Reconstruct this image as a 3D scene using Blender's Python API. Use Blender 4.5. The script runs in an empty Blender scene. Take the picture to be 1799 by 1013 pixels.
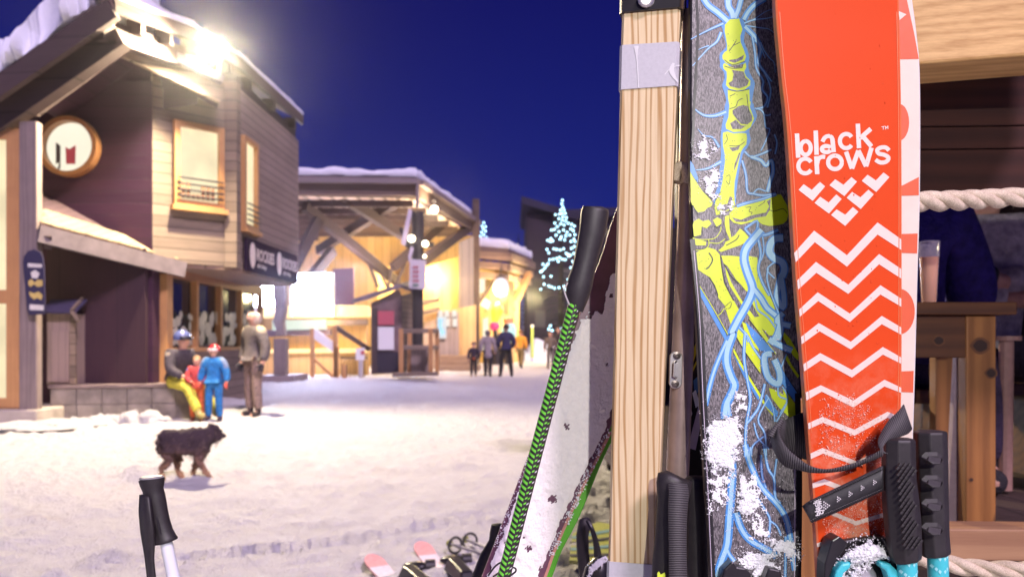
import bpy, bmesh, math, random
from mathutils import Vector, Matrix, noise
random.seed(7)
sc = bpy.context.scene
COL = sc.collection
R = math.radians
F, CX, HZ, H = 1400.0, 899.5, 600.0, 1.23      # photo focal length in px, centre column, horizon row, eye height

# ---------------------------------------------------------------- camera
cd = bpy.data.cameras.new('camera'); cam = bpy.data.objects.new('camera', cd); COL.objects.link(cam)
cam.location = (0, 0, H); cam.rotation_euler = (R(90), 0, 0)
cd.sensor_width = 36; cd.lens = F/1799*36; cd.shift_y = (HZ-506.5)/1799
cd.clip_start = .05; cd.clip_end = 6000
cd.dof.use_dof = True; cd.dof.focus_distance = 1.06; cd.dof.aperture_fstop = 6.3
sc.camera = cam
# ---------------------------------------------------------------- sky
w = bpy.data.worlds.new('World'); sc.world = w; w.use_nodes = True
nt = w.node_tree; nt.nodes.clear()
out = nt.nodes.new('ShaderNodeOutputWorld'); bg = nt.nodes.new('ShaderNodeBackground')
tc = nt.nodes.new('ShaderNodeTexCoord'); sp = nt.nodes.new('ShaderNodeSeparateXYZ'); rp = nt.nodes.new('ShaderNodeValToRGB')
nt.links.new(tc.outputs['Generated'], sp.inputs[0]); nt.links.new(sp.outputs['Z'], rp.inputs[0])
rp.color_ramp.elements[0].position = 0.0; rp.color_ramp.elements[0].color = (.012, .024, .24, 1)
rp.color_ramp.elements[1].position = .42; rp.color_ramp.elements[1].color = (.0055, .006, .115, 1)
nt.links.new(rp.outputs[0], bg.inputs[0]); nt.links.new(bg.outputs[0], out.inputs[0]); bg.inputs[1].default_value = 1.0
# ---------------------------------------------------------------- exposure
sc.view_settings.view_transform = 'Standard'; sc.view_settings.look = 'None'
sc.view_settings.exposure = 0; sc.view_settings.gamma = 1

def lamp(name, kind, loc, power, col, target=None, size=.1, spot=None, parent=None):
    d = bpy.data.lights.new(name, kind); d.energy = power; d.color = col
    o = bpy.data.objects.new(name, d); COL.objects.link(o); o.location = loc
    if kind in ('POINT', 'SPOT'): d.shadow_soft_size = size
    if kind == 'AREA': d.size = size
    if spot: d.spot_size = R(spot); d.spot_blend = .6
    if target is not None: o.rotation_euler = (Vector(target)-Vector(loc)).to_track_quat('-Z', 'Y').to_euler()
    if parent:
        o.parent = parent; o.matrix_parent_inverse = Matrix.Translation(-parent.location)
    return o
sun = bpy.data.lights.new('lilac_fill_sun', 'SUN'); sun.energy = 3.4; sun.angle = R(10); sun.color = (.96, .75, 1.0)  # soft lilac fill added to brighten snow and facades, no such source here
so = bpy.data.objects.new('lilac_fill_sun', sun); COL.objects.link(so); so.rotation_euler = Vector((-.33, .60, -.66)).to_track_quat('-Z', 'Y').to_euler()
KEY = (.50, -2.1, 2.35)
lamp('terrace_lamp_light', 'SPOT', KEY, 300, (1, .955, .90), target=(.45, 1.2, 1.1), size=.035, spot=115)

# ---------------------------------------------------------------- pixel helpers
def P(u, v, Y): return Vector(((u-CX)/F*Y, Y, H+(HZ-v)/F*Y))
class Pl:
    """a plane in the world; at(u, v) is where the sight line of a photo pixel meets it"""
    def __init__(s, Y0, k=0., m=0., X0=0.):
        s.Y0, s.k, s.m, s.X0 = Y0, k, m, X0
        s.n = Vector((m, -1, k)).normalized()
    def at(s, u, v, off=0.):
        a, b = (u-CX)/F, (HZ-v)/F
        Y = (s.Y0-s.m*s.X0)/(1-s.k*b-s.m*a)
        return Vector((a*Y, Y, H+b*Y))+s.n*off
def catmull(pts, n=5, closed=False):
    pts = [Vector(p) for p in pts]; L = len(pts)
    if L < 3: return pts
    o = []
    rng = range(L) if closed else range(L-1)
    for i in rng:
        if closed: p0, p1, p2, p3 = pts[i-1], pts[i], pts[(i+1) % L], pts[(i+2) % L]
        else: p0, p1, p2, p3 = pts[max(i-1, 0)], pts[i], pts[i+1], pts[min(i+2, L-1)]
        for j in range(n):
            t = j/n; t2 = t*t; t3 = t2*t
            o.append(.5*((2*p1)+(-p0+p2)*t+(2*p0-5*p1+4*p2-p3)*t2+(-p0+3*p1-3*p2+p3)*t3))
    if not closed: o.append(pts[-1])
    return o

# ---------------------------------------------------------------- materials
def nodes(name):
    m = bpy.data.materials.new(name); m.use_nodes = True
    t = m.node_tree; return m, t, t.nodes['Principled BSDF']
def N(t, typ, **kw):
    n = t.nodes.new(typ)
    for k, v in kw.items(): setattr(n, k, v)
    return n
def c4(c): return (c[0], c[1], c[2], 1)
def mixc(t, fac, a, b, blend='MIX'):
    n = N(t, 'ShaderNodeMix', data_type='RGBA', blend_type=blend)
    for sock, v in ((0, fac), (6, a), (7, b)):
        if hasattr(v, 'links'): t.links.new(v, n.inputs[sock])
        elif isinstance(v, (int, float)): n.inputs[sock].default_value = v
        else: n.inputs[sock].default_value = c4(v)
    return n.outputs[2]
def math_(t, op, a, b=None, c=None):
    n = N(t, 'ShaderNodeMath', operation=op)
    for i, v in enumerate((a, b, c)):
        if v is None: continue
        if hasattr(v, 'links'): t.links.new(v, n.inputs[i])
        else: n.inputs[i].default_value = v
    return n.outputs[0]
def ramp(t, v, a, b):
    n = N(t, 'ShaderNodeMapRange'); t.links.new(v, n.inputs[0]); n.inputs[1].default_value = a; n.inputs[2].default_value = b
    return n.outputs[0]
def coords(t, scale=(1, 1, 1), rot=(0, 0, 0)):
    tcn = N(t, 'ShaderNodeTexCoord'); mp = N(t, 'ShaderNodeMapping'); t.links.new(tcn.outputs['Object'], mp.inputs[0])
    mp.inputs['Scale'].default_value = scale; mp.inputs['Rotation'].default_value = rot
    return mp.outputs[0]
def noise_(t, vec, scale, detail=4, rough=.55):
    n = N(t, 'ShaderNodeTexNoise'); n.inputs['Scale'].default_value = scale; n.inputs['Detail'].default_value = detail
    n.inputs['Roughness'].default_value = rough
    if vec is not None: t.links.new(vec, n.inputs['Vector'])
    return n.outputs[0]
def bump(t, b, h, strength, dist):
    n = N(t, 'ShaderNodeBump'); n.inputs['Strength'].default_value = strength; n.inputs['Distance'].default_value = dist
    t.links.new(h, n.inputs['Height']); t.links.new(n.outputs[0], b.inputs['Normal'])
_cache = {}
def plain(name, col, rough=.6, var=.12, sc_=40, bmp=.1, bd=.002, metal=0, spec=.5):
    if name in _cache: return _cache[name]
    m, t, b = nodes(name)
    v = coords(t); f = noise_(t, v, sc_)
    f = ramp(t, f, .3, .7)
    t.links.new(mixc(t, f, [c*(1-var) for c in col], [min(1, c*(1+var)) for c in col]), b.inputs['Base Color'])
    b.inputs['Roughness'].default_value = rough; b.inputs['Metallic'].default_value = metal
    b.inputs['Specular IOR Level'].default_value = spec
    if bmp: bump(t, b, noise_(t, v, sc_*2.2), bmp, bd)
    _cache[name] = m; return m
def emit(name, col, strength, base=(.02, .02, .02), var=0., sc_=3.):
    if name in _cache: return _cache[name]
    m, t, b = nodes(name)
    b.inputs['Base Color'].default_value = c4(base); b.inputs['Emission Color'].default_value = c4(col)
    b.inputs['Emission Strength'].default_value = strength
    if var:
        f = ramp(t, noise_(t, coords(t), sc_, 3), .35, .65)
        t.links.new(mixc(t, f, [c*(1-var) for c in col], col), b.inputs['Emission Color'])
    _cache[name] = m; return m
def wood(name, c1, c2, axis='Z', bands=70, along=.06, rough=.6, skew=0., dist=1.6, fine=.25, knots=False, bigs=6, bst=.15, sharp=(0., 1.)):
    """long grain: bands across, running along the axis"""
    if name in _cache: return _cache[name]
    m, t, b = nodes(name)
    s = {'X': (along, 1, 1), 'Y': (1, along, 1), 'Z': (1, 1, along)}[axis]
    v = coords(t, s, (0, skew, 0))
    big = noise_(t, v, bigs, 3)
    sx = N(t, 'ShaderNodeSeparateXYZ'); t.links.new(v, sx.inputs[0])
    across = math_(t, 'ADD', sx.outputs[{'X': 2, 'Y': 2, 'Z': 0}[axis]], math_(t, 'MULTIPLY', sx.outputs[{'X': 1, 'Y': 0, 'Z': 1}[axis]], .6))
    ph = math_(t, 'ADD', math_(t, 'MULTIPLY', across, bands*6.28), math_(t, 'MULTIPLY', big, dist*14))
    wv = math_(t, 'MULTIPLY_ADD', math_(t, 'SINE', ph), .5, .5)
    wv = math_(t, 'POWER', ramp(t, wv, *sharp), 1.1)
    fib = noise_(t, v, 260, 3)
    f = math_(t, 'ADD', math_(t, 'MULTIPLY', wv, 1-fine), math_(t, 'MULTIPLY', ramp(t, fib, .3, .7), fine))
    blot = noise_(t, coords(t), 5, 3)
    col = mixc(t, f, c1, c2)
    col = mixc(t, math_(t, 'MULTIPLY', ramp(t, blot, .45, .75), .25), col, [c*.7 for c in c2])
    if knots:
        vo = N(t, 'ShaderNodeTexVoronoi'); vo.inputs['Scale'].default_value = 5.5; t.links.new(coords(t, tuple(.4 if q < .5 else 1 for q in s)), vo.inputs['Vector'])
        kn = ramp(t, vo.outputs['Distance'], .13, .07)
        col = mixc(t, kn, col, (.05, .02, .01))
    t.links.new(col, b.inputs['Base Color']); b.inputs['Roughness'].default_value = rough
    bump(t, b, f, bst, .0008)
    _cache[name] = m; return m
def planks(name, c1, c2, axis='Z', pitch=.15, along=None, groove=.07, rough=.75, bs=.5):
    """boards side by side: the axis is the one across the boards"""
    if name in _cache: return _cache[name]
    m, t, b = nodes(name)
    v = coords(t); sx = N(t, 'ShaderNodeSeparateXYZ'); t.links.new(v, sx.inputs[0])
    if axis == 'D': a = math_(t, 'ADD', sx.outputs[0], sx.outputs[1])
    else: a = sx.outputs['XYZ'.index(axis)]
    q = math_(t, 'DIVIDE', a, pitch); idn = math_(t, 'FLOOR', q); fr = math_(t, 'FRACT', q)
    wn = N(t, 'ShaderNodeTexWhiteNoise', noise_dimensions='1D'); t.links.new(idn, wn.inputs['W'])
    s = (1, 1, 14) if axis == 'Z' else (14, 14, 1)
    gr = noise_(t, coords(t, s), 2.5, 6, .65)
    big = noise_(t, v, .9, 3)
    f = math_(t, 'ADD', math_(t, 'MULTIPLY', wn.outputs[0], .45), math_(t, 'MULTIPLY', ramp(t, gr, .3, .7), .35))
    f = math_(t, 'ADD', f, math_(t, 'MULTIPLY', ramp(t, big, .35, .65), .25))
    col = mixc(t, f, c1, c2)
    gm = math_(t, 'LESS_THAN', fr, groove)
    col = mixc(t, math_(t, 'MULTIPLY', gm, .75), col, [c*.25 for c in c1])
    t.links.new(col, b.inputs['Base Color']); b.inputs['Roughness'].default_value = rough
    hgt = math_(t, 'ADD', math_(t, 'MULTIPLY', fr, .6), math_(t, 'MULTIPLY', gr, .3))
    bump(t, b, hgt, bs, .02)
    _cache[name] = m; return m
def snowmat(name, col=(.82, .84, .88), sc_=9, st=.6, d=.03, fine=.3):
    if name in _cache: return _cache[name]
    m, t, b = nodes(name)
    v = coords(t)
    n1 = noise_(t, v, sc_, 6, .6); n2 = noise_(t, v, sc_*9, 3)
    h = math_(t, 'ADD', n1, math_(t, 'MULTIPLY', n2, fine))
    t.links.new(mixc(t, ramp(t, n1, .35, .65), [c*.93 for c in col], col), b.inputs['Base Color'])
    b.inputs['Roughness'].default_value = .7; b.inputs['Specular IOR Level'].default_value = .25
    bump(t, b, h, st, d)
    _cache[name] = m; return m

# ---------------------------------------------------------------- mesh builder
class MB:
    def __init__(s): s.v = []; s.f = []; s.mi = []; s.m = 0
    def add(s, vs, fs, m=None):
        o = len(s.v); s.v += [Vector(x) for x in vs]
        for f in fs: s.f.append([i+o for i in f]); s.mi.append(s.m if m is None else m)
        return s
    def poly(s, pts, m=None): return s.add(pts, [list(range(len(pts)))], m)
    def hexa(s, b, t, m=None):   # four bottom, four top corners
        return s.add(list(b)+list(t), [(3, 2, 1, 0), (4, 5, 6, 7), (0, 1, 5, 4), (1, 2, 6, 5), (2, 3, 7, 6), (3, 0, 4, 7)], m)
    def box(s, x0, x1, y0, y1, z0, z1, m=None):
        return s.hexa([(x0, y0, z0), (x1, y0, z0), (x1, y1, z0), (x0, y1, z0)], [(x0, y0, z1), (x1, y0, z1), (x1, y1, z1), (x0, y1, z1)], m)
    def beam(s, p, q, wd, ht, m=None, up=(0, 0, 1)):
        p, q = Vector(p), Vector(q); d = (q-p).normalized(); u = Vector(up)
        if abs(d.dot(u)) > .98: u = Vector((0, 1, 0))
        sd = d.cross(u).normalized()*wd/2; uu = sd.cross(d).normalized()*ht/2
        return s.hexa([p-sd-uu, p+sd-uu, p+sd+uu, p-sd+uu], [q-sd-uu, q+sd-uu, q+sd+uu, q-sd+uu], m)
    def slab(s, pts, off, m=None):    # polygon thickened along a vector
        n = len(pts); a = [Vector(p) for p in pts]; off = Vector(off); b = [p+off for p in a]
        fs = [list(range(n)), list(range(2*n-1, n-1, -1))]+[[(i+1) % n, i, n+i, n+(i+1) % n] for i in range(n)]
        return s.add(a+b, fs, m)
    def tube(s, pts, r, seg=8, m=None, caps=True):
        pts = [Vector(p) for p in pts]; n = len(pts)
        rr = r if isinstance(r, (list, tuple)) else [r]*n
        vs = []; prev = None
        for i, p in enumerate(pts):
            d = (pts[min(i+1, n-1)]-pts[max(i-1, 0)]).normalized()
            if prev is None: a = d.orthogonal().normalized()
            else: a = (prev-d*prev.dot(d)).normalized()
            prev = a; b = d.cross(a)
            for k in range(seg):
                th = 2*math.pi*k/seg; vs.append(p+(a*math.cos(th)+b*math.sin(th))*rr[i])
        fs = [[i*seg+k, i*seg+(k+1) % seg, (i+1)*seg+(k+1) % seg, (i+1)*seg+k] for i in range(n-1) for k in range(seg)]
        if caps: fs += [list(range(seg-1, -1, -1)), [(n-1)*seg+k for k in range(seg)]]
        return s.add(vs, fs, m)
    def rings(s, rings, m=None, caps=True):
        n = len(rings); seg = len(rings[0]); vs = [p for r in rings for p in r]
        fs = [[i*seg+k, i*seg+(k+1) % seg, (i+1)*seg+(k+1) % seg, (i+1)*seg+k] for i in range(n-1) for k in range(seg)]
        if caps: fs += [list(range(seg-1, -1, -1)), [(n-1)*seg+k for k in range(seg)]]
        return s.add(vs, fs, m)
    def ball(s, c, r, seg=10, rng=6, m=None, sq=(1, 1, 1)):
        c = Vector(c); vs = [c+Vector((0, 0, r*sq[2]))]
        for i in range(1, rng):
            th = math.pi*i/rng
            for k in range(seg):
                ph = 2*math.pi*k/seg
                vs.append(c+Vector((math.sin(th)*math.cos(ph)*sq[0], math.sin(th)*math.sin(ph)*sq[1], math.cos(th)*sq[2]))*r)
        vs.append(c-Vector((0, 0, r*sq[2])))
        fs = [[0, 1+k, 1+(k+1) % seg] for k in range(seg)]
        for i in range(rng-2):
            for k in range(seg):
                a = 1+i*seg+k; b2 = 1+i*seg+(k+1) % seg
                fs.append([a, a+seg, b2+seg, b2])
        L = len(vs)-1; o = 1+(rng-2)*seg
        fs += [[L, o+(k+1) % seg, o+k] for k in range(seg)]
        return s.add(vs, fs, m)
    def crystal(s, c, r, m=None):
        c = Vector(c); q = Matrix.Rotation(random.random()*6.3, 3, Vector((random.random()-.5, random.random()-.5, random.random()-.5)).normalized())
        vs = [c+q@(Vector(d)*r*random.uniform(.6, 1.2)) for d in ((1, 0, 0), (-1, 0, 0), (0, 1, 0), (0, -1, 0), (0, 0, 1), (0, 0, -1))]
        return s.add(vs, [(0, 2, 4), (2, 1, 4), (1, 3, 4), (3, 0, 4), (2, 0, 5), (1, 2, 5), (3, 1, 5), (0, 3, 5)], m)
    def build(s, name, mats, parent=None, origin=None, smooth=None, bevel=None, solid=None, sub=None):
        me = bpy.data.meshes.new(name)
        og = Vector(origin) if origin is not None else Vector((0, 0, 0))
        me.from_pydata([tuple(v-og) for v in s.v], [], s.f)
        if not isinstance(mats, (list, tuple)): mats = [mats]
        for m in mats: me.materials.append(m)
        me.polygons.foreach_set('material_index', s.mi); me.update()
        o = bpy.data.objects.new(name, me); COL.objects.link(o); o.location = og
        if smooth is not None:
            me.polygons.foreach_set('use_smooth', [True]*len(me.polygons)); me.set_sharp_from_angle(angle=R(smooth))
        if bevel:
            b = o.modifiers.new('bevel', 'BEVEL'); b.width = bevel; b.segments = 2; b.limit_method = 'ANGLE'; b.angle_limit = R(35)
        if solid:
            b = o.modifiers.new('solid', 'SOLIDIFY'); b.thickness = solid; b.offset = 0
        if sub:
            b = o.modifiers.new('sub', 'SUBSURF'); b.levels = sub; b.render_levels = sub
        if parent: attach(o, parent)
        return o
def wloc(o):
    l = Vector(o.location)
    while o.parent: o = o.parent; l = l+Vector(o.location) if False else l
    return l
def attach(o, parent):
    o.parent = parent
    par = parent
    # parents never rotate while their parts are built; the inverse keeps the part where it was modelled
    mw = Matrix.Identity(4); chain = []
    while par: chain.append(par); par = par.parent
    for q in reversed(chain): mw = mw @ (q.matrix_parent_inverse if q.parent else Matrix.Identity(4)) @ Matrix.Translation(q.location)
    o.matrix_parent_inverse = mw.inverted()
def tag(o, label, cat, group=None, kind=None):
    o['label'] = label; o['category'] = cat
    if group: o['group'] = group
    if kind: o['kind'] = kind
    return o
def struct(o, kind='structure'): o['kind'] = kind; return o
def thing(name, label, cat, loc, group=None):
    o = bpy.data.objects.new(name, None); COL.objects.link(o); o.location = loc; o.empty_display_size = .1
    return tag(o, label, cat, group)
def copy_tree(o, parent=None):
    c = o.copy(); COL.objects.link(c)
    if parent: c.parent = parent; c.matrix_parent_inverse = o.matrix_parent_inverse.copy()
    for ch in [x for x in bpy.data.objects if x.parent == o]: copy_tree(ch, c)
    return c
def text_mesh(txt, size, bold=.0):
    """flat lettering as triangles: list of verts (x, y) and faces"""
    cu = bpy.data.curves.new('t', 'FONT'); cu.body = txt; cu.size = size; cu.offset = bold; cu.resolution_u = 3
    ob = bpy.data.objects.new('t', cu); me = ob.to_mesh()
    vs = [v.co.copy() for v in me.vertices]; fs = [list(p.vertices) for p in me.polygons]
    ob.to_mesh_clear(); bpy.data.objects.remove(ob); bpy.data.curves.remove(cu)
    return vs, fs
def put_text(mb, txt, origin, right, up, width, height, m=None, bold=0.):
    vs, fs = text_mesh(txt, 1., bold)
    x0, x1 = min(v.x for v in vs), max(v.x for v in vs); y0, y1 = min(v.y for v in vs), max(v.y for v in vs)
    o, r, u = Vector(origin), Vector(right).normalized(), Vector(up).normalized()
    mb.add([o+r*((v.x-x0)/(x1-x0)*width)+u*((v.y-y0)/(y1-y0)*height) for v in vs], fs, m)
# pixel-plane shapes -------------------------------------------------
_lay = [0]
def conv(reg, sc_):
    return lambda pts: [(reg[0]+x/sc_, reg[1]+y/sc_) for x, y in pts]
def decal(mb, pl, pts, off, m, smooth=0, closed=True):
    _lay[0] += 1
    q = [(p.x, p.y) for p in catmull([(x, y, 0) for x, y in pts], smooth, True)] if smooth else pts
    mb.poly([pl.at(u, v, off+_lay[0]*4e-7) for u, v in q][::-1], m)
def ribbon(mb, pl, pts, wd, off, m, n=4):
    """stripe along pixel points; wd is one width or a list of widths in px"""
    _lay[0] += 1
    L = len(pts); ws = wd if isinstance(wd, (list, tuple)) else [wd]*L
    q = catmull([(pts[i][0], pts[i][1], ws[i]) for i in range(L)], n) if L > 2 else [Vector((pts[i][0], pts[i][1], ws[i])) for i in range(L)]
    a = []; b = []
    for i, p in enumerate(q):
        d = (q[min(i+1, len(q)-1)]-q[max(i-1, 0)]); d.z = 0; d.normalize()
        h = max(p.z, .15)/2
        a.append(pl.at(p.x-d.y*h, p.y+d.x*h, off+_lay[0]*4e-7)); b.append(pl.at(p.x+d.y*h, p.y-d.x*h, off+_lay[0]*4e-7))
    k = len(q); mb.add(a+b, [[i, i+1, k+i+1, k+i] for i in range(k-1)], m)
def extr(mb, pl, pts, off, th, m=None):
    """pixel outline on a plane, given a thickness towards the back"""
    mb.slab([pl.at(u, v, off) for u, v in pts], -pl.n*th, m)
def loft(mb, pl, rows, seg=16, depth=1., shape=None, m=None, off=0.):
    """round or faceted solid along pixel rows (u, v, half width px)"""
    cs = [pl.at(u, v, off) for u, v, h in rows]; rg = []
    for i, (u, v, h) in enumerate(rows):
        d = (cs[min(i+1, len(cs)-1)]-cs[max(i-1, 0)]).normalized()
        side = d.cross(pl.n).normalized(); nn = side.cross(d).normalized()
        r = h/F*cs[i].y
        rg.append([cs[i]+side*math.cos(2*math.pi*(k+.5)/seg)*r*(shape[k] if shape else 1)+nn*math.sin(2*math.pi*(k+.5)/seg)*r*depth*(shape[k] if shape else 1) for k in range(seg)])
    mb.rings(rg, m)
def tie(pairs, name, mat, parent, solid=.0014, smooth=50):
    """webbing given by its two edges, each point (u, v, depth)"""
    n = 5
    A = catmull([P(*a) for a, b in pairs], n); B = catmull([P(*b) for a, b in pairs], n)
    mb = MB(); k = len(A); M_ = [(a+b)/2 for a, b in zip(A, B)]
    mb.add(A+M_+B, [[i, i+1, k+i+1, k+i] for i in range(k-1)]+[[k+i, k+i+1, 2*k+i+1, 2*k+i] for i in range(k-1)])
    o = mb.build(name, mat, parent, smooth=smooth)
    uv = o.data.uv_layers.new(name='along'); acc = [0.]
    for i in range(1, k): acc.append(acc[-1]+(M_[i]-M_[i-1]).length)
    for lp in o.data.loops:
        i = lp.vertex_index; uv.data[lp.index].uv = (acc[i % k]*100, (i//k)/2)
    b = o.modifiers.new('solid', 'SOLIDIFY'); b.thickness = solid; b.offset = 0
    return o
# ---------------------------------------------------------------- palette
SNOWG = snowmat('trodden_snow', (.90, .88, .90), 9, 1.0, .13, .45)
_t = SNOWG.node_tree; _b = _t.nodes['Principled BSDF']; _src = _b.inputs['Base Color'].links[0].from_socket
_dirt = math_(_t, 'MULTIPLY', ramp(_t, noise_(_t, coords(_t, (.5, 1.6, 1), (0, 0, R(-20))), 1.6, 6, .7), .56, .72), ramp(_t, noise_(_t, coords(_t), 14, 4, .7), .42, .62))
_t.links.new(mixc(_t, math_(_t, 'MULTIPLY', _dirt, .4), _src, (.55, .45, .38)), _b.inputs['Base Color'])
SNOWR = snowmat('roof_snow', (.80, .82, .90), 3, .5, .06)
SNOWC = snowmat('crumbly_snow', (.95, .96, .98), 160, .8, .002, .6)
WALLD = planks('shade_dark_boards', (.030, .006, .024), (.050, .012, .036), 'Z', .19, groove=.05)  # shade below the gable is put into this near-black purple
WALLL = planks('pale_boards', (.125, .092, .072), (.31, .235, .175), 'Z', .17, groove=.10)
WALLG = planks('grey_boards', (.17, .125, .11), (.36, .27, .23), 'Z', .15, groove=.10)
MURAL = planks('dark_panel', (.020, .006, .017), (.050, .019, .028), 'D', .9, groove=.01)  # near-black purple boards
POSTG = wood('grey_post_wood', (.25, .195, .185), (.17, .13, .125), 'Z', 14, .08, .75)
FRAME = wood('brown_frame_wood', (.36, .17, .07), (.22, .095, .04), 'Z', 30, .1, .5)
FRAMEL = wood('honey_frame_wood', (.55, .30, .12), (.40, .20, .08), 'Z', 30, .1, .5)
BEAMD = planks('dark_beam', (.045, .028, .030), (.085, .056, .056), 'Z', .45, groove=.03)
SOFFIT = planks('soffit_boards', (.19, .12, .09), (.30, .20, .15), 'Y', .2, groove=.1)
SHING = planks('lit_shingles', (.22, .16, .10), (.50, .38, .23), 'X', .11, groove=.09)  # paler copy: floodlight on the front courses is put into the colour
STONE = plain('ledge_block', (.22, .19, .165), .9, .35, 5, .5, .02)
FOUND = plain('pale_concrete', (.40, .35, .30), .9, .2, 4, .4, .01)
YEL = planks('yellow_boards', (.48, .33, .13), (.74, .55, .26), 'X', .42, groove=.05)
ORW = planks('orange_boards', (.56, .36, .14), (.76, .52, .24), 'D', .3, groove=.05)
DARKM = plain('dark_metal', (.035, .03, .035), .45, .2, 20, .05)
BLACKW = plain('night_wood', (.018, .012, .018), .9, .3, 4)
GLASSD = plain('dark_glass', (.02, .018, .03), .08, .2, 3, 0)
WIN = emit('lit_room', (1, .84, .52), 1.1, var=.22, sc_=1.6)
WINW = emit('lit_room_white', (1, .93, .74), 1.05, var=.06, sc_=2)
LED = emit('screen_glow', (.62, .70, 1.0), 170)
WHITE = plain('white_paint', (.8, .8, .8), .5, .05)
RED = plain('red_paint', (.55, .06, .08), .5, .1)
BLACKP = plain('black_board', (.03, .022, .04), .5, .2)

# ---------------------------------------------------------------- ground
def gz(x, y):
    v = Vector((x, y, 0))
    a = noise.noise(v*.35)*.05*min(1, max(0, y-3)/6)
    ang = R(22); px = x*math.cos(ang)+y*math.sin(ang); py = -x*math.sin(ang)+y*math.cos(ang)
    tr = noise.noise(Vector((px*.55, py*2.6, 3.1)))
    b = tr*.034+noise.noise(Vector((px*1.7, py*5.5, 13)))*.016
    c = (noise.noise(v*3.7)+.6*noise.noise(v*8.9))*.040*(1 if tr > -.1 else .5)
    e = max(0, noise.noise(Vector((px*.35, py*1.1, 9.)))-.10)*.14*max(0, noise.noise(v*5.3+Vector((5, 1, 0)))+.15)
    f = 0
    if y < 30:
        dd, pp_ = noise.voronoi(Vector((x*2.3, y*1.7, 0)))[:2]        # boot prints
        if noise.noise(Vector((pp_[0].x*3.1, pp_[0].y*2.3, 1))) > .05: f = -.022*max(0, 1-dd[0]/.24)+.010*max(0, 1-abs(dd[0]-.27)/.1)
        for o_, w_ in ((.9, .10), (1.6, .10), (2.9, .16), (3.5, .16), (-1.2, .12), (5.2, .14)):      # sledge and cart ruts
            q = abs(py-o_-.35*math.sin(px*.35+o_))/w_
            if q < 2: f += (-.03 if q < 1 else .016*(2-q))*(.4+noise.noise(Vector((px*.8, o_, 0)))+.4)
        cl = noise.noise(Vector((px*1.1, py*2.0, 21)))
        if cl > .08: f += (cl-.08)*.22*max(0, noise.noise(Vector((px*3.5, py*8, 2)))+.15)
    return a+b+c+e+f
def make_ground():
    rows = [-9, -6, -4, -2.5, -1.2, -.3, .4, 1.0]
    while rows[-1] < 150: rows.append(rows[-1]*1.0095+.004)
    rows += [400, 1500, 5000]
    ts = [-1+.30*k/30 for k in range(30)]+[-.70+1.0*k/330 for k in range(331)]+[.30+.7*k/30 for k in range(1, 31)]
    n = len(ts)-1; vs = []
    for y in rows:
        for t in ts:
            x = t*(1.2*abs(y)+4) if abs(t) > .7 or t > .3 else t*(1.0*abs(y)+1.2)
            if t < -.7: x = -.7*(abs(y)+1.2)+(t+.7)*(abs(y)*1.5+12)
            elif t > .3: x = .3*(abs(y)+1.2)+(t-.3)*(abs(y)*1.5+8)
            vs.append((x, y, gz(x, y) if .5 < y < 60 else 0))
    fs = [[j*(n+1)+i, j*(n+1)+i+1, (j+1)*(n+1)+i+1, (j+1)*(n+1)+i] for j in range(len(rows)-1) for i in range(n)]
    mb = MB(); mb.add(vs, fs)
    return struct(mb.build('ground', SNOWG, smooth=60))
make_ground()
def snow_heap(name, label, spots, seed, cat='snow heap'):
    rs = random.Random(seed); mb = MB()
    for x, y, r, h in spots:
        k = rs.random()*50; seg, rn = 22, 10
        mb.ball((x, y, 0), 1, seg, rn)
        for q in range(len(mb.v)-(seg*(rn-1)+2), len(mb.v)):
            p = mb.v[q]-Vector((x, y, 0)); s = 1+.45*noise.noise(p*1.7+Vector((k, 0, 0)))+.2*noise.noise(p*5+Vector((k, 2, 0)))
            mb.v[q] = Vector((x+p.x*r*s, y+p.y*r*s*.8, max(-.1, p.z*h*s)))
    return tag(mb.build(name, SNOWG, smooth=80), label, cat, kind='stuff')

# ---------------------------------------------------------------- chalet on the left
house = thing('wooden_house', 'weathered two storey wooden chalet with round lit window and snowy roof', 'house', (-6.5, 14, 0))
def hb(name, mb, mat, parent=None, **k): return mb.build(name, mat, parent or house, **k)
A = P(268, 172, 12.6); B = Vector((-4.74, 13.5, 0)); C = Vector((-4.66, 17.2, 0))
zt, zb = 5.45, 2.5
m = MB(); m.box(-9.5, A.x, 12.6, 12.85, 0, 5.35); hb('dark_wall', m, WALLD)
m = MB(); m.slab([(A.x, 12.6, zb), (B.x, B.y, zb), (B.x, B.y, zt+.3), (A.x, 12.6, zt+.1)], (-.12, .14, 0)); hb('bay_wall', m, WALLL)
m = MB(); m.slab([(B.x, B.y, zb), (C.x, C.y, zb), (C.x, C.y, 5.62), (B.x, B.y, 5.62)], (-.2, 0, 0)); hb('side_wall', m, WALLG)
m = MB(); m.slab([(A.x, 12.7, zb), (B.x, B.y, zb), (C.x, C.y, zb), (-7, C.y, zb), (-7, 12.9, zb)], (0, 0, -.06)); hb('overhang_soffit', m, SOFFIT)
m = MB(); m.box(-7, C.x, C.y, C.y+.2, zb, 5.6); hb('back_wall', m, WALLG)
m = MB(); m.beam((B.x+.02, B.y-.03, zb-.02), (B.x+.02, B.y-.03, zt+.25), .2, .2); hb('corner_board', m, WALLL)
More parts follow.
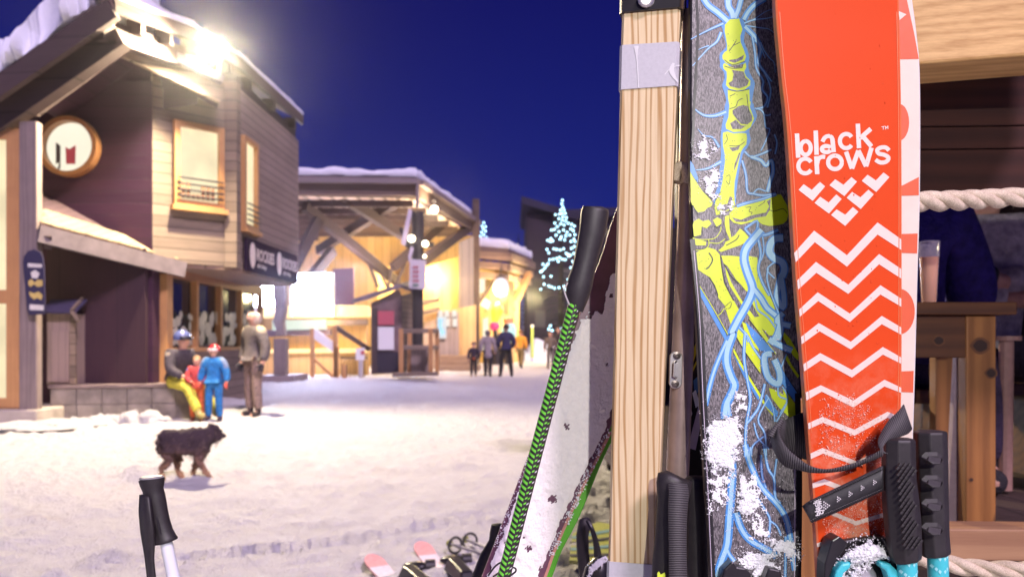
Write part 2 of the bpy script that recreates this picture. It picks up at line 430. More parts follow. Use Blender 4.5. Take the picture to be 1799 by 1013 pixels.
# lower storey, set back
m = MB(); m.slab([(-5.62, 13.05, 0), (-5.8, 18.5, 0), (-5.8, 18.5, 1.12), (-5.62, 13.05, 1.12)], (-.2, 0, 0)); hb('lower_wall', m, WALLG)
m = MB(); m.slab([(-5.6, 12.95, 2.3), (-5.78, 18.5, 2.3), (-5.78, 18.5, 2.5), (-5.6, 12.95, 2.5)], (-.2, 0, 0)); hb('lintel', m, FRAME)
for i, t in enumerate((0, .235, .475, .715, 1)):
    y = 13.0+t*5.4; x = -5.6-.18*t
    m = MB(); wd = .11 if i == 0 else .045
    m.box(x-.1, x+.02, y-wd, y+wd, 0 if i == 0 else 1.1, 2.32); hb('window_post', m, FRAMEL)
for i in range(4):
    y0 = 13.15+i*1.28; x = -5.66-.04*i
    win = MB().slab([(x-.06, y0, 1.12), (x-.1, y0+1.2, 1.12), (x-.1, y0+1.2, 2.32), (x-.06, y0, 2.32)], (-.02, 0, 0)).build('window', GLASSD, house)
m = MB(); m.slab([(-5.5, 12.9, 1.06), (-5.68, 18.5, 1.06), (-5.68, 18.5, 1.13), (-5.5, 12.9, 1.13)], (-.2, 0, 0)); hb('window_sill', m, FRAMEL)
# goods on display behind the lower panes, given a glow for shop light
SHOPW = emit('glowing_goods', (1, .86, .66), .16, (.30, .27, .24), .5, 6.)
m = MB(); rs = random.Random(4)
for i in range(120):
    y = 13.25+rs.random()*4.9; x = -5.68-(y-13)*.033+.012; h = rs.uniform(.10, .30); wd = rs.uniform(.05, .14)
    m.ball((x, y, 1.14+h*.5+rs.random()**2*.55), 1, 7, 5, sq=(.01, wd, h*.5))
hb('window_display', m, SHOPW)
# round window
rc = P(124, 259, 12.56)
def disc_ring(c, r0, r1, y0, y1, seg=40):
    mb = MB(); vs = []
    for r, y in ((r0, y0), (r1, y0), (r1, y1), (r0, y1)):
        for k in range(seg):
            th = 2*math.pi*k/seg; vs.append((c.x+r*math.cos(th), y, c.z+r*math.sin(th)))
    fs = [[a*seg+k, ((a+1) % 4)*seg+k, ((a+1) % 4)*seg+(k+1) % seg, a*seg+(k+1) % seg] for a in range(4) for k in range(seg)]
    return mb.add(vs, fs)
rw = hb('round_window', disc_ring(rc, .395, .47, 12.44, 12.6), FRAME, smooth=40)
m = MB(); m.poly([(rc.x+.41*math.cos(a*math.pi/20), 12.59, rc.z+.41*math.sin(a*math.pi/20)) for a in range(40)]); m.build('pane', WINW, rw)
m = MB(); m.slab([P(a, b, 12.575) for a, b in ((98, 250), (106, 256), (106, 296), (101, 298), (104, 285), (98, 288))], (0, .005, 0), 0)
m.slab([P(a, b, 12.575) for a, b in ((115, 258), (122, 262), (133, 255), (132, 288), (116, 288))], (0, .005, 0), 1); m.slab([P(a, b, 12.575) for a, b in ((148, 286), (160, 282), (158, 291), (149, 293))], (0, .005, 0), 1)
m.build('poster', [plain('grey_print', (.12, .1, .11), .6), plain('pink_print', (.75, .12, .2), .6)], rw)
# bay window (on the slanted face) and side window
def face_quad(p, q, t0, t1, z0, z1, off):
    p, q = Vector(p), Vector(q); d = q-p; n = Vector((d.y, -d.x, 0)).normalized()*off
    return [Vector((*(p+d*t0).xy, z0))+n, Vector((*(p+d*t1).xy, z0))+n, Vector((*(p+d*t1).xy, z1))+n, Vector((*(p+d*t0).xy, z1))+n]
def window_on(p, q, t0, t1, z0, z1, pane, fw, frame=FRAMEL, rail=True):
    p, q = Vector(p), Vector(q); d = (q-p).normalized(); nv = Vector((d.y, -d.x, 0)); L = (q-p).length
    f = MB(); tw = fw/L
    for a, b, c, e in ((t0-tw, t0, z0-fw, z1+fw), (t1, t1+tw, z0-fw, z1+fw), (t0, t1, z1, z1+fw), (t0, t1, z0-fw, z0)):
        f.slab(face_quad(p, q, a, b, c, e, .002), nv*.09)
    wo = f.build('window', frame, house)
    MB().slab(face_quad(p, q, t0, t1, z0, z1, .004), nv*.01).build('pane', pane, wo)
    MB().slab(face_quad(p, q, t0-tw*1.5, t1+tw*1.5, z0-fw*1.9, z0-fw*1.05, .002), nv*.14).build('sill', frame, wo)
    if rail:
        r = MB()
        for k in range(4): z = z0+.05+k*.095; r.slab(face_quad(p, q, t0-tw*.6, t1+tw*.6, z, z+.025, .12), nv*.02)
        r.build('railing', DARKM, wo)
    return wo
Ap = Vector((A.x, 12.6, 0))
bw = window_on(Ap, B, .31, .80, 3.52, 4.70, WIN, .09)
m = MB(); rs = random.Random(2)
for k in range(7): t = .34+k*.062; m.slab(face_quad(Ap, B, t, t+.045, 3.56, 3.62+rs.random()*.22, .02), Vector((.01, -.01, 0)))
m.build('books', plain('dim_goods', (.35, .2, .12), .7), bw)
window_on(B, C, .12, .27, 3.3, 4.75, WIN, .08)
# far left: big glazed opening, grey corner post, concrete foot
m = MB(); m.box(-7.09, -6.83, 11.45, 11.60, .2, 4.4); hb('corner_post', m, POSTG, bevel=.02)
m = MB(); m.box(-9.6, -6.8, 11.4, 12.6, -.1, .26); hb('foundation', m, FOUND, bevel=.03)
gw = MB(); gw.box(-7.30, -7.095, 11.5, 11.8, .27, 4.3); gw.box(-9.5, -7.30, 11.5, 11.8, 4.15, 4.3); gw.box(-9.5, -7.30, 11.55, 11.8, 1.78, 1.98); gw.box(-9.5, -7.30, 11.5, 11.8, .27, .42)
gwo = hb('glazed_front', gw, FRAMEL)
m = MB(); m.box(-9.5, -7.30, 11.54, 11.57, .42, 1.78); m.box(-9.5, -7.30, 11.56, 11.59, 1.98, 4.15); m.build('pane', WIN, gwo)
# porch gable: front boards, dark tympanum, and its sloped roof
ap = P(210, 80, 11.9); L0 = P(62, 188, 11.9); L1 = P(-60, 196, 11.9); Rr = P(386, 172, 12.75)
m = MB(); m.beam(ap, L0, .08, .26); m.beam(L0+Vector((.05, 0, 0)), L1, .08, .26); hb('gable_board', m, POSTG)
m = MB(); m.beam(ap+Vector((-.03, 0, 0)), Rr+Vector((.03, 0, .04)), .08, .27); hb('gable_board', m, WALLL)
m = MB(); m.beam(ap+Vector((0, -.04, .2)), L0+Vector((-.1, -.04, .2)), .2, .13); m.beam(ap+Vector((0, -.04, .2)), Rr+Vector((.05, -.04, .26)), .2, .13); m.beam(L0+Vector((-.1, -.04, .2)), L1+Vector((0, -.04, .2)), .2, .13); hb('gutter', m, plain('zinc_gutter', (.22, .19, .21), .4, .2, 8, .1), smooth=30)
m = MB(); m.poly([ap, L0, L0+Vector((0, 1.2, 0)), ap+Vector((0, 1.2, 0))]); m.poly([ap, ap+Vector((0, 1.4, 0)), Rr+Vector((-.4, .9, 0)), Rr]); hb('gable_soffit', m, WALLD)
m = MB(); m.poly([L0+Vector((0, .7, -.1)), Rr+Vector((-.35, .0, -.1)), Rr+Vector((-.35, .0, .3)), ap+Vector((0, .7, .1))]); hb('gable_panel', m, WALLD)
# main roof over it: level eave running away, rake towards the left, thick snow
E = [P(200, 14, 10.9), P(340, 64, 12.3), P(420, 114, 13.6), P(531, 214, 17.2)]
LK = P(-40, 178, 11.2)
up = Vector((0, 0, .16))
m = MB(); inn = [e+Vector((-1.3, .6, .75)) for e in E]
m.slab([E[0], E[1], E[2], E[3], inn[3], inn[2], inn[1], inn[0]], (0, 0, .1))
m.slab([E[0], inn[0]+Vector((.3, 2, .1)), LK+Vector((-.4, 3, 1.)), LK], (0, 0, .1))
roof = hb('roof', m, SOFFIT)
m = MB()
for a, b in zip(E[:-1], E[1:]): m.beam(a+Vector((0, 0, .03)), b+Vector((0, 0, .03)), .06, .2)
hb('eave_board', m, BEAMD)
m = MB(); m.beam(E[0]+Vector((0, 0, -.02)), LK+Vector((0, 0, -.02)), .1, .3); hb('rake_board', m, BEAMD)
m = MB(); m.beam(E[0]+Vector((-.05, .35, -.25)), LK+Vector((0, .35, -.25)), .2, .34); hb('rake_beam', m, BEAMD)
# purlin ends and bracket blocks below the eave
m = MB()
for a, b in zip(E[:-1], E[1:]): m.beam(a+Vector((-.25, .1, -.25)), b+Vector((-.25, .1, -.28)), .16, .3)
for k in range(9):
    t = k/8*2.9; i = min(2, int(t)); p = E[i].lerp(E[i+1], t-i); m.box(p.x-.28, p.x-.05, p.y, p.y+.12, p.z-.22, p.z+.0)
hb('eave_beam', m, BEAMD)
def snow_strip(name, pa, pb, back, th, seed, parent, n=60, lump=.18, mat=SNOWR, front=.06):
    """rounded, lumpy snow lying along an edge from pa to pb, reaching back over the roof"""
    mb = MB(); k = 9; rg = []
    d = (pb-pa)
    for i in range(n+1):
        t = i/n; p = pa+d*t; ring = []
        q = noise.noise(Vector((t*d.length*1.1, seed, 0)))+.6*noise.noise(Vector((t*d.length*3.3, seed, 4)))+.45*noise.noise(Vector((t*d.length*9., seed, 6)))
        f = front+lump*max(-.3, q)
        h = th*(1+.35*noise.noise(Vector((t*d.length*.7, seed, 8))))
        bn = Vector((back.x, back.y, 0)).normalized()
        for a, z in ((-f*.3, 0), (-f, h*.25), (-f*.9, h*.6), (-f*.3, h*.9), (.25, h)): ring.append(p+bn*(a+lump*.35*noise.noise(Vector((t*d.length*2.3, z*5, seed+1))))+Vector((0, 0, z*(1+.3*noise.noise(Vector((t*d.length*2., a*3, seed+3)))))))
        ring.append(p+back+Vector((0, 0, h))); ring.append(p+back)
        rg.append(ring)
    mb.rings(rg)
    return mb.build(name, mat, parent, smooth=60)
snow_strip('snow', LK+up*.5, E[0]+up*.4+Vector((-.35, 0, 0)), Vector((0, 2.2, .5)), .60, 3, roof, 140, lump=.42)
for i, (a, b) in enumerate(zip(E[:-1], E[1:])): snow_strip('snow', a+up*.7, b+up*.7, Vector((-1.2, .5, .75)), .14, 5+i, roof, 30, .03, front=.03)
# lean-to canopy
c0, c1 = P(72, 402, 11.5), P(322, 466, 12.95); c2, c3 = P(282, 436, 13.0), P(72, 344, 12.6)
can = MB().slab([c0, c1, c2, c3], (0, 0, .06)).build('canopy', planks('shaded_shingles', (.07, .04, .055), (.13, .08, .085), 'X', .11, groove=.09), house)  # darker copy: shade on the rear of the canopy is put into the colour
# shingle courses stand proud near the edge
m = MB()
for r_ in range(4):
    a, b = c0.lerp(c3, .02+r_*.1), c1.lerp(c2, .02+r_*.1)
    rs = random.Random(r_)
    n = 34
    for k in range(n):
        p = a.lerp(b, (k+.04)/n); q = a.lerp(b, (k+.95)/n); j = rs.uniform(-.015, .02)
        m.slab([p+Vector((0, j-.03, .075+j*.4)), q+Vector((0, j-.03, .075+j*.4)), q+Vector((0, .12, .12)), p+Vector((0, .12, .12))], (0, 0, .025))
m.build('shingle_course', SHING, can)
m = MB(); m.beam(c0+Vector((0, -.06, -.08)), c1+Vector((.05, -.06, -.08)), .1, .24); m.build('fascia', plain('fascia_zinc', (.17, .14, .15), .5, .2, 6), can)
m = MB(); m.beam(c0+Vector((.1, .0, -.2)), c3+Vector((.1, 0, -.3)), .1, .2); m.build('rafter', BEAMD, can)
m = MB(); m.box(-7.3, -5.75, 12.5, 12.58, .5, 2.7); hb('dark_panel', m, MURAL)

# ---- things that belong to the front of the chalet
ledge = thing('stone_ledge', 'low grey block ledge along the dark wall of the chalet', 'ledge', (-6, 12.3, 0))
l0, l1 = P(88, 742, 12.05), P(352, 737, 12.55); l0.z = l1.z = 0
for r_, (z0, z1) in enumerate(((-.05, .27), (.275, .52))):
    n = 6; 
    for k in range(n):
        a, b = l0.lerp(l1, (k+(.012 if k else 0))/n), l0.lerp(l1, (k+.988)/n)
        MB().slab([Vector((a.x, a.y, z0)), Vector((b.x, b.y, z0)), Vector((b.x, b.y, z1)), Vector((a.x, a.y, z1))], (0, .5, 0)).build('block', STONE, ledge, bevel=.012)
m = MB(); m.slab([l0+Vector((-.02, -.02, .524)), l1+Vector((.03, -.02, .524)), l1+Vector((0, .55, .524)), l0+Vector((0, .55, .524))], (0, 0, .05)); m.build('coping', plain('worn_coping', (.2, .15, .14), .8, .3, 6, .3), ledge)
cab = thing('wooden_cabinet', 'small grey plank cabinet with a pitched lid on the stone ledge', 'cabinet', (-6.9, 12.4, .57))
x0, x1 = -7.12, -6.70
m = MB(); m.box(x0, x1, 12.2, 12.55, .58, 1.66); m.build('body', planks('cabinet_boards', (.26, .19, .17), (.36, .27, .24), 'X', .11, groove=.05), cab)
m = MB(); m.box(x0+.03, x1-.07, 12.17, 12.197, .62, 1.40); m.build('door', planks('cabinet_boards', (0, 0, 0), (0, 0, 0)), cab)
m = MB(); m.box(x1-.06, x1+.03, 12.17, 12.215, .585, 1.62); m.build('side_board', WALLL, cab)
m = MB(); m.slab([(x0-.05, 12.08, 1.66), (x1+.09, 12.08, 1.66), (x1+.09, 12.4, 1.86), (x0-.05, 12.4, 1.86)], (0, 0, .03)); m.build('lid', plain('felt_lid', (.05, .04, .09), .8, .3), cab)
m = MB(); m.beam((x1+.04, 12.05, 1.70), (x1+.14, 12.06, 1.55), .04, .05); m.beam((x1+.04, 12.05, 1.70), (x1+.02, 12.4, 1.9), .04, .05); m.build('barge_board', WALLL, cab)
# snowboard-shaped sign on the grey post
plb = Pl(11.36)
sb = MB(); out_ = [(40, 462), (42, 450), (49, 441), (60, 438), (70, 442), (75, 452), (77, 470), (79, 545), (76, 552), (52, 553), (48, 545)]
extr(sb, plb, out_, 0, .02, 0)
for pts, mm in (([(49, 462), (74, 464), (74, 470), (49, 469)], 1), ([(54, 478), (62, 474), (70, 480), (66, 489), (56, 488)], 1), ([(50, 493), (56, 490), (61, 496), (66, 491), (75, 492), (75, 502), (66, 504), (60, 499), (54, 504), (50, 500)], 2),
                ([(51, 512), (60, 515), (68, 512), (75, 518), (73, 527), (66, 523), (60, 526), (53, 520)], 2), ([(52, 534), (77, 536), (77, 545), (52, 544)], 1)):
    decal(sb, plb, pts, .003, mm)
tag(sb.build('board_sign', [plain('dark_board_blue', (.035, .03, .07), .5), plain('chalk_white', (.62, .6, .56), .6), plain('mustard_print', (.55, .42, .13), .6)], origin=P(62, 552, 11.36)), 'dark snowboard shaped sign with yellow print on the grey corner post', 'sign')
# shop sign along the overhang
sg = thing('shop_sign', 'long dark shop sign with white crests and lettering on chalet side wall', 'sign', (-4.6, 15, 2.5))
s0, s1 = Vector((-4.70, 13.95, 0)), Vector((-4.64, 17.0, 0)); zz0, zz1 = 2.48, 3.06
nv = Vector((1, -.02, 0))
m = MB(); m.slab([(s0.x+.06, s0.y, zz0), (s1.x+.06, s1.y, zz0), (s1.x+.06, s1.y, zz1), (s0.x+.06, s0.y, zz1)], (-.05, 0, 0)); m.build('panel', plain('sign_aubergine', (.028, .016, .038), .8, .1, spec=.1), sg)
m = MB()
d = (s1-s0).normalized()
for t in (.25, 1.78):
    c = s0+d*(t+.02)+nv*.07; 
    m.poly([(c.x, c.y+.16*math.cos(a*math.pi/12), 2.80+(.2 if math.sin(a*math.pi/12) > 0 else .26)*math.sin(a*math.pi/12)) for a in range(24)][::-1])
    put_text(m, 'ROCKIES', s0+d*(t+.24)+nv*.07+Vector((0, 0, 2.70)), d, (0, 0, 1), .98, .22, bold=.03)
    put_text(m, 'ski shop', s0+d*(t+.27)+nv*.07+Vector((0, 0, 2.55)), d, (0, 0, 1), .5, .11, bold=.02)
m.build('lettering', plain('sign_cream', (.75, .66, .6), .6), sg)
# floodlight on the eave
fl = thing('floodlight', 'bright warm floodlight clamped to the eave of the chalet', 'floodlight', P(370, 100, 12.5))
fp = P(370, 99, 12.4)
m = MB(); m.slab([fp+Vector((-.02, .03, -.10)), fp+Vector((.16, .0, -.10)), fp+Vector((.16, .0, .10)), fp+Vector((-.02, .03, .10))], (0, .12, .03)); m.build('housing', DARKM, fl, bevel=.01)
m = MB(); m.ball(fp+Vector((.04, -.05, 0)), .085, 14, 8); m.build('lens', emit('flood_lens', (1, .85, .55), 60), fl)
m = MB(); m.tube([fp+Vector((.1, .1, .1)), fp+Vector((.2, .05, .25)), fp+Vector((.28, .05, .2)), fp+Vector((.22, .1, .05))], .012, 6); m.beam(fp+Vector((.08, .12, -.25)), fp+Vector((.1, .12, .1)), .05, .05); m.build('bracket', plain('zinc_bracket', (.5, .48, .46), .4), fl)
lamp('floodlight_beam', 'SPOT', fp+Vector((.06, -.16, -.03)), 5400, (1, .82, .53), target=fp+Vector((.5, -4.5, -4)), size=.1, spot=174, parent=fl)
hp = [P(u, 748-k % 3, 12.0) for k, u in enumerate(range(140, 300, 16))]
snow_heap('snow_heap', 'lumps of cleared snow along the foot of the stone ledge', [(p.x, p.y-.08, random.uniform(.12, .26), random.uniform(.08, .2)) for p in hp]+[(P(40, 748, 11.4).x, 11.3, .9, .1), (P(120, 748, 11.6).x, 11.6, .6, .1), (P(440, 690, 17).x, 15.2, .7, .16)], 3)

# ---------------------------------------------------------------- station hall in the middle
st = thing('station_hall', 'open timber lift station with yellow plank wall and snowy roof', 'hall', (-5, 36, 0))
def sbd(name, mb, mat, parent=None, **k): return mb.build(name, mat, parent or st, **k)
q0 = Vector((-13, 29.3, 7.3)); q1 = P(730, 316, 30.5); q2 = P(835, 388, 40.5)
zt = q1.z
m = MB(); m.beam(q0+Vector((0, 0, -.35)), q1+Vector((0, 0, -.35)), .2, .56); m.beam(q1+Vector((0, 0, -.35)), q2+Vector((0, 0, -.3)), .2, .62); fas = sbd('fascia', m, planks('fascia_boards', (.11, .07, .065), (.17, .115, .10), 'Z', .36, groove=.08))
m = MB(); m.beam(q0+Vector((0, -.25, -.1)), q1+Vector((0.1, -.25, -.1)), .22, .2); m.beam(q1+Vector((.2, 0, -.1)), q2+Vector((.2, 0, -.1)), .22, .2); m.beam(q1+Vector((.1, -.2, 0)), q1+Vector((.1, -.2, -1.1)), .12, .12); sbd('gutter', m, plain('gutter_zinc', (.2, .16, .17), .5))
m = MB(); m.slab([q0, q1, q2, q2+Vector((-12, 6, 1.5))], (0, 0, .12)); rf = sbd('roof', m, BEAMD)
snow_strip('snow', q0+Vector((0, 0, .12)), q1+Vector((0, 0, .12)), Vector((0, 1.6, .05)), .30, 21, rf, 40, .08)
snow_strip('snow', q1+Vector((0, 0, .12)), q2+Vector((0, 0, .12)), Vector((-1.6, .5, .05)), .32, 22, rf, 30, .08)
# ceiling boards and rafters below the roof
m = MB(); m.poly([(-13, 29.6, 6.75), (q1.x-.2, 30.8, 6.75), (q2.x-.2, 40.4, 6.75), (-13, 44, 6.75)]); sbd('ceiling', m, planks('ceiling_boards', (.60, .46, .42), (.85, .72, .68), 'X', .5, groove=.3))
for k in range(7):
    y = 31.2+k*1.75; xe = q1.x+(q2.x-q1.x)*(y-30.5)/10-.3
    m = MB(); m.beam((-13, y, 6.62), (xe, y, 6.62), .16, .24); sbd('rafter', m, BEAMD)
for (a, b, c), (d_, e_, f_) in (((535, 362, 31), (700, 497, 37)), ((600, 345, 31), (735, 430, 34)), ((700, 352, 31.5), (560, 440, 36)), ((690, 470, 35), (800, 372, 38)), ((505, 490, 30), (560, 385, 31)), ((520, 520, 31), (585, 440, 33)), ((740, 460, 33), (830, 395, 40))):
    m = MB(); m.beam(P(a, b, c), P(d_, e_, f_), .30, .38); sbd('truss', m, planks('truss_beam', (.030, .018, .022), (.055, .034, .038), 'Z', .45, groove=.03))
m = MB()
for u in (665, 688): m.beam(P(u, 470, 36), P(u+16 if u < 680 else u-6, 505, 36), .14, .14)
m.beam(P(648, 462, 36), P(664, 505, 36), .15, .15); m.beam(P(712, 462, 36), P(694, 505, 36), .15, .15); sbd('brace', m, BEAMD)
# back wall of yellow boards
w0, w1 = P(560, 560, 42), P(838, 560, 41); w0.z = w1.z = 0
m = MB(); m.slab([(w0.x-5, 42, 0), (w1.x, 41, 0), (w1.x, 41, 6.7), (w0.x-5, 42, 6.7)], (0, .2, 0)); sbd('back_wall', m, YEL)
m = MB(); m.slab([P(742, 470, 37.5), P(838, 440, 39.5), P(838, 548, 39.5), P(742, 560, 37.5)], (0, .15, 0)); sbd('plank_screen', m, YEL)
m = MB(); m.slab([P(806, 425, 37.9), P(832, 415, 38.9), P(832, 544, 38.9), P(806, 548, 37.9)], (0, .1, 0)); sbd('pale_screen', m, planks('silvered_boards', (.42, .36, .24), (.58, .5, .36), 'X', .3))
m = MB(); m.beam(P(836, 350, 39.5), P(836, 660, 39.5), .35, .35); sbd('column', m, BEAMD)
m = MB(); m.beam(P(679, 470, 38), P(679, 600, 38), .75, .4); sbd('column', m, YEL)
# entrance cabin: wall, door with notices, awning roofs
m = MB(); m.slab([P(742, 555, 36.6), P(836, 535, 36.9), P(836, 655, 36.9), P(742, 655, 36.6)], (0, .3, 0)); cw = sbd('entrance_wall', m, ORW)
dr = MB().slab([P(768, 548, 36.5), P(806, 548, 36.55), P(806, 626, 36.55), P(768, 626, 36.5)], (0, .1, 0)).build('door', planks('grey_door', (.25, .2, .19), (.36, .3, .28), 'X', .24), st)
m = MB()
for u in (774, 785, 798): m.slab([P(u-4, 545, 36.42), P(u+4, 545, 36.42), P(u+4, 556, 36.42), P(u-4, 556, 36.42)], (0, .02, 0))
for u in (786, 799): m.slab([P(u-4, 559, 36.42), P(u+4, 559, 36.42), P(u+4, 573, 36.42), P(u-4, 573, 36.42)], (0, .02, 0))
m.build('pane', emit('door_panes', (1, .93, .85), .9), dr)
m = MB(); m.slab([P(768, 556, 36.35), P(784, 556, 36.35), P(784, 594, 36.35), P(768, 594, 36.35)], (0, .03, 0), 0)
m.slab([P(770, 559, 36.32), P(778, 560, 36.32), P(776, 572, 36.32), P(782, 584, 36.32), P(776, 590, 36.32), P(770, 578, 36.32)], (0, .02, 0), 1); m.build('notice', [emit('notice_white', (.9, .95, 1), .8), plain('sky_print', (.2, .5, .8), .6)], dr)
for v0, v1 in ((530, 524), (548, 541)):
    m = MB(); m.slab([P(738, v0, 35), P(770, v1, 36), P(770, v1+6, 36), P(738, v0+7, 35)], (0, .6, .1)); sbd('awning_board', m, WALLL)
m = MB(); m.slab([P(742, 566, 36), P(766, 560, 36.2), P(766, 650, 36.2), P(742, 650, 36)], (0, .2, 0)); sbd('side_boarding', m, planks('pallet_boards', (.35, .26, .17), (.55, .42, .3), 'X', .25))
for k in range(3):
    z1 = .62-k*.2; m = MB(); m.box(P(770, 0, 35).x, P(836, 0, 35.5).x+.1*k, 34.6-k*.45, 36.4, 0 if k == 2 else z1-.2, z1); sbd('step', m, wood('step_wood', (.36, .26, .17), (.24, .16, .1), 'X', 12, .1))
for k, (u, v, Y) in enumerate(((640, 420, 34), (760, 470, 35), (812, 480, 34))):
    lp = P(u, v, Y); lamp('hall_light', 'POINT', (lp.x, lp.y+2.5 if k < 2 else lp.y, 4.3 if k < 2 else 3.6), (1000, 560, 360)[k], (1, .68, .27), size=.25, parent=st)
lamp('hall_light', 'POINT', (-6.5, 33.2, 4.2), 420, (1, .80, .78), size=.3, parent=st)  # added fill, stands in for screen light on the ceiling
lamp('hall_light', 'POINT', (-4.2, 33.5, 5.0), 260, (1, .80, .72), size=.3, parent=st)
# lamps under the roof edge
def bulb_lamp(u, v, Y, r, s, label, col=(1, .86, .6), power=0):
    p = P(u, v, Y); t = thing('roof_lamp', label, 'lamp', p)
    m = MB(); m.ball(p, r, 12, 8); m.build('bulb', emit('lamp_bulb', col, s), t, smooth=60)
    m = MB(); m.tube([p+Vector((0, .02, r*.8)), p+Vector((0, .05, r*2.6))], r*.55, 8); m.build('socket', DARKM, t)
    if power: lamp('lamp_light', 'POINT', p+Vector((0, -r*2, -r*1.5)), power, (1, .75, .42), size=r, parent=t)
bulb_lamp(763, 368, 31.6, .15, 12, 'large round warm lamp under the corner of the station eave', power=500)

# LED screens, counter, ramp
def screen(pts, Y, label, mat=LED):
    t = thing('led_screen', label, 'screen', P(pts[3][0], pts[3][1], Y), 'glowing screens')
    MB().slab([P(u, v, Y) for u, v in pts], (0, .12, 0)).build('display', mat, t)
    c = [sum(p[i] for p in pts)/4 for i in (0, 1)]
    MB().slab([P(c[0]+(u-c[0])*1.06, c[1]+(v-c[1])*1.08, Y+.03) for u, v in pts], (0, .16, 0)).build('casing', DARKM, t)
    return t
t = screen([(510, 481), (584, 480), (584, 533), (510, 536)], 29.6, 'large blue white glowing screen above the bar counter')
MB().beam(P(584, 478, 29.55), P(584, 556, 29.55), .1, .1).build('stand', WHITE, t); MB().beam(P(512, 478, 29.55), P(512, 556, 29.55), .1, .1).build('stand', WHITE, t)
t = screen([(446, 503), (481, 503), (481, 538), (446, 538)], 29.6, 'smaller blue white screen left of the grey pillar')
MB().beam(P(450, 536, 29.65), P(450, 560, 29.65), .1, .1).build('stand', WHITE, t)
bar = thing('bar_counter', 'outdoor bar with yellow canopy strip and glowing counter front', 'bar', P(560, 662, 30))
def slabp(px, Y, th, name, mat, par): return MB().slab([P(u, v, Y) for u, v in px], (0, th, 0)).build(name, mat, par)
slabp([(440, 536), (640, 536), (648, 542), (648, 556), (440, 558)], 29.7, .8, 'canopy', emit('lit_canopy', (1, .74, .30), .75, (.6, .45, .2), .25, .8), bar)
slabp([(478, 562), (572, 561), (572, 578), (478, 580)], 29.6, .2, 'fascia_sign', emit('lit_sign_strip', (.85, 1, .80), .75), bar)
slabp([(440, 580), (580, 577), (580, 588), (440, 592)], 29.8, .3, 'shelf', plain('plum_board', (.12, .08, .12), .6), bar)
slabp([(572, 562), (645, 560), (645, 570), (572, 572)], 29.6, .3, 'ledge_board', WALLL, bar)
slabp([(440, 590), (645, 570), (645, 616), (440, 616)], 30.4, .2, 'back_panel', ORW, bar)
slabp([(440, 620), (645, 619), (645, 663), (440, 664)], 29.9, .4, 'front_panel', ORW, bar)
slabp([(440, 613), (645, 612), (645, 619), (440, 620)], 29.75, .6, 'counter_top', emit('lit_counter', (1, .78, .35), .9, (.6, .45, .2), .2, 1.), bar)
slabp([(584, 472), (621, 470), (621, 536), (584, 538)], 31.5, .2, 'side_board', plain('purple_board', (.16, .07, .12), .6), bar)
lb = P(560, 600, 29); lamp('bar_light', 'POINT', (lb.x, 28.9, 2.1), 260, (1, .68, .3), size=.3, parent=bar)
pil = thing('timber_pillar', 'grey timber pillar with carved upper half before the lit bar', 'pillar', P(490, 660, 25))
m = MB(); pp = Pl(24.5)
m.rings([[pp.at(u+s*h, v, d) for s, d in ((-1, 0), (1, 0), (1, -.3), (-1, -.3))] for u, v, h in ((489, 490, 10), (490, 520, 11), (492, 545, 9), (488, 565, 9), (492, 580, 7), (492, 590, 9))]); m.build('shaft', POSTG, pil, bevel=.02)
m = MB(); m.slab([pp.at(u, v) for u, v in ((480, 594), (501, 594), (501, 658), (480, 658))], (0, .4, 0)); m.build('post', POSTG, pil, bevel=.02)
m = MB(); a, b = P(466, 657, 25), P(527, 657, 25); m.box(a.x, b.x, 24.2, 26, -.1, .2); m.build('base', plain('base_slab', (.25, .2, .2), .8), pil)
rail = thing('ramp_railing', 'wooden ramp railing with slanted handrail before the bar', 'railing', P(590, 665, 27))
for u, v0 in ((549, 577), (589, 572), (592, 610), (605, 640)):
    MB().beam(P(u, v0, 27), P(u, 664, 27), .13, .13).build('post', FRAMEL, rail)
MB().beam(P(589, 574, 27), P(650, 614, 27), .12, .16).build('handrail', BEAMD, rail)
MB().beam(P(549, 583, 27), P(589, 612, 27), .1, .3).build('handrail', WHITE, rail)
MB().beam(P(549, 628, 27), P(592, 668, 27), .08, .1).build('handrail', FRAMEL, rail)
for k in range(9): MB().beam(P(600+k*5, 628, 27.2), P(600+k*5, 662, 27.2), .03, .03).build('baluster', BEAMD, rail)
MB().beam(P(598, 628, 27.2), P(645, 628, 27.2), .05, .05).build('top_rail', BEAMD, rail)
nb = thing('notice_stand', 'small white stand with a red dot at the ramp foot', 'notice', P(633, 655, 26.8))
MB().slab([P(625, 612, 26.8), P(640, 610, 26.8), P(640, 632, 26.8), P(625, 632, 26.8)], (0, .1, 0)).build('panel', WHITE, nb)
MB().slab([P(634, 616, 26.78), P(640, 616, 26.78), P(640, 622, 26.78), P(634, 622, 26.78)], (0, .015, 0)).build('dot', RED, nb)
MB().beam(P(634, 632, 26.85), P(634, 663, 26.85), .14, .1).build('stand', plain('grey_stand', (.45, .42, .42), .5), nb)
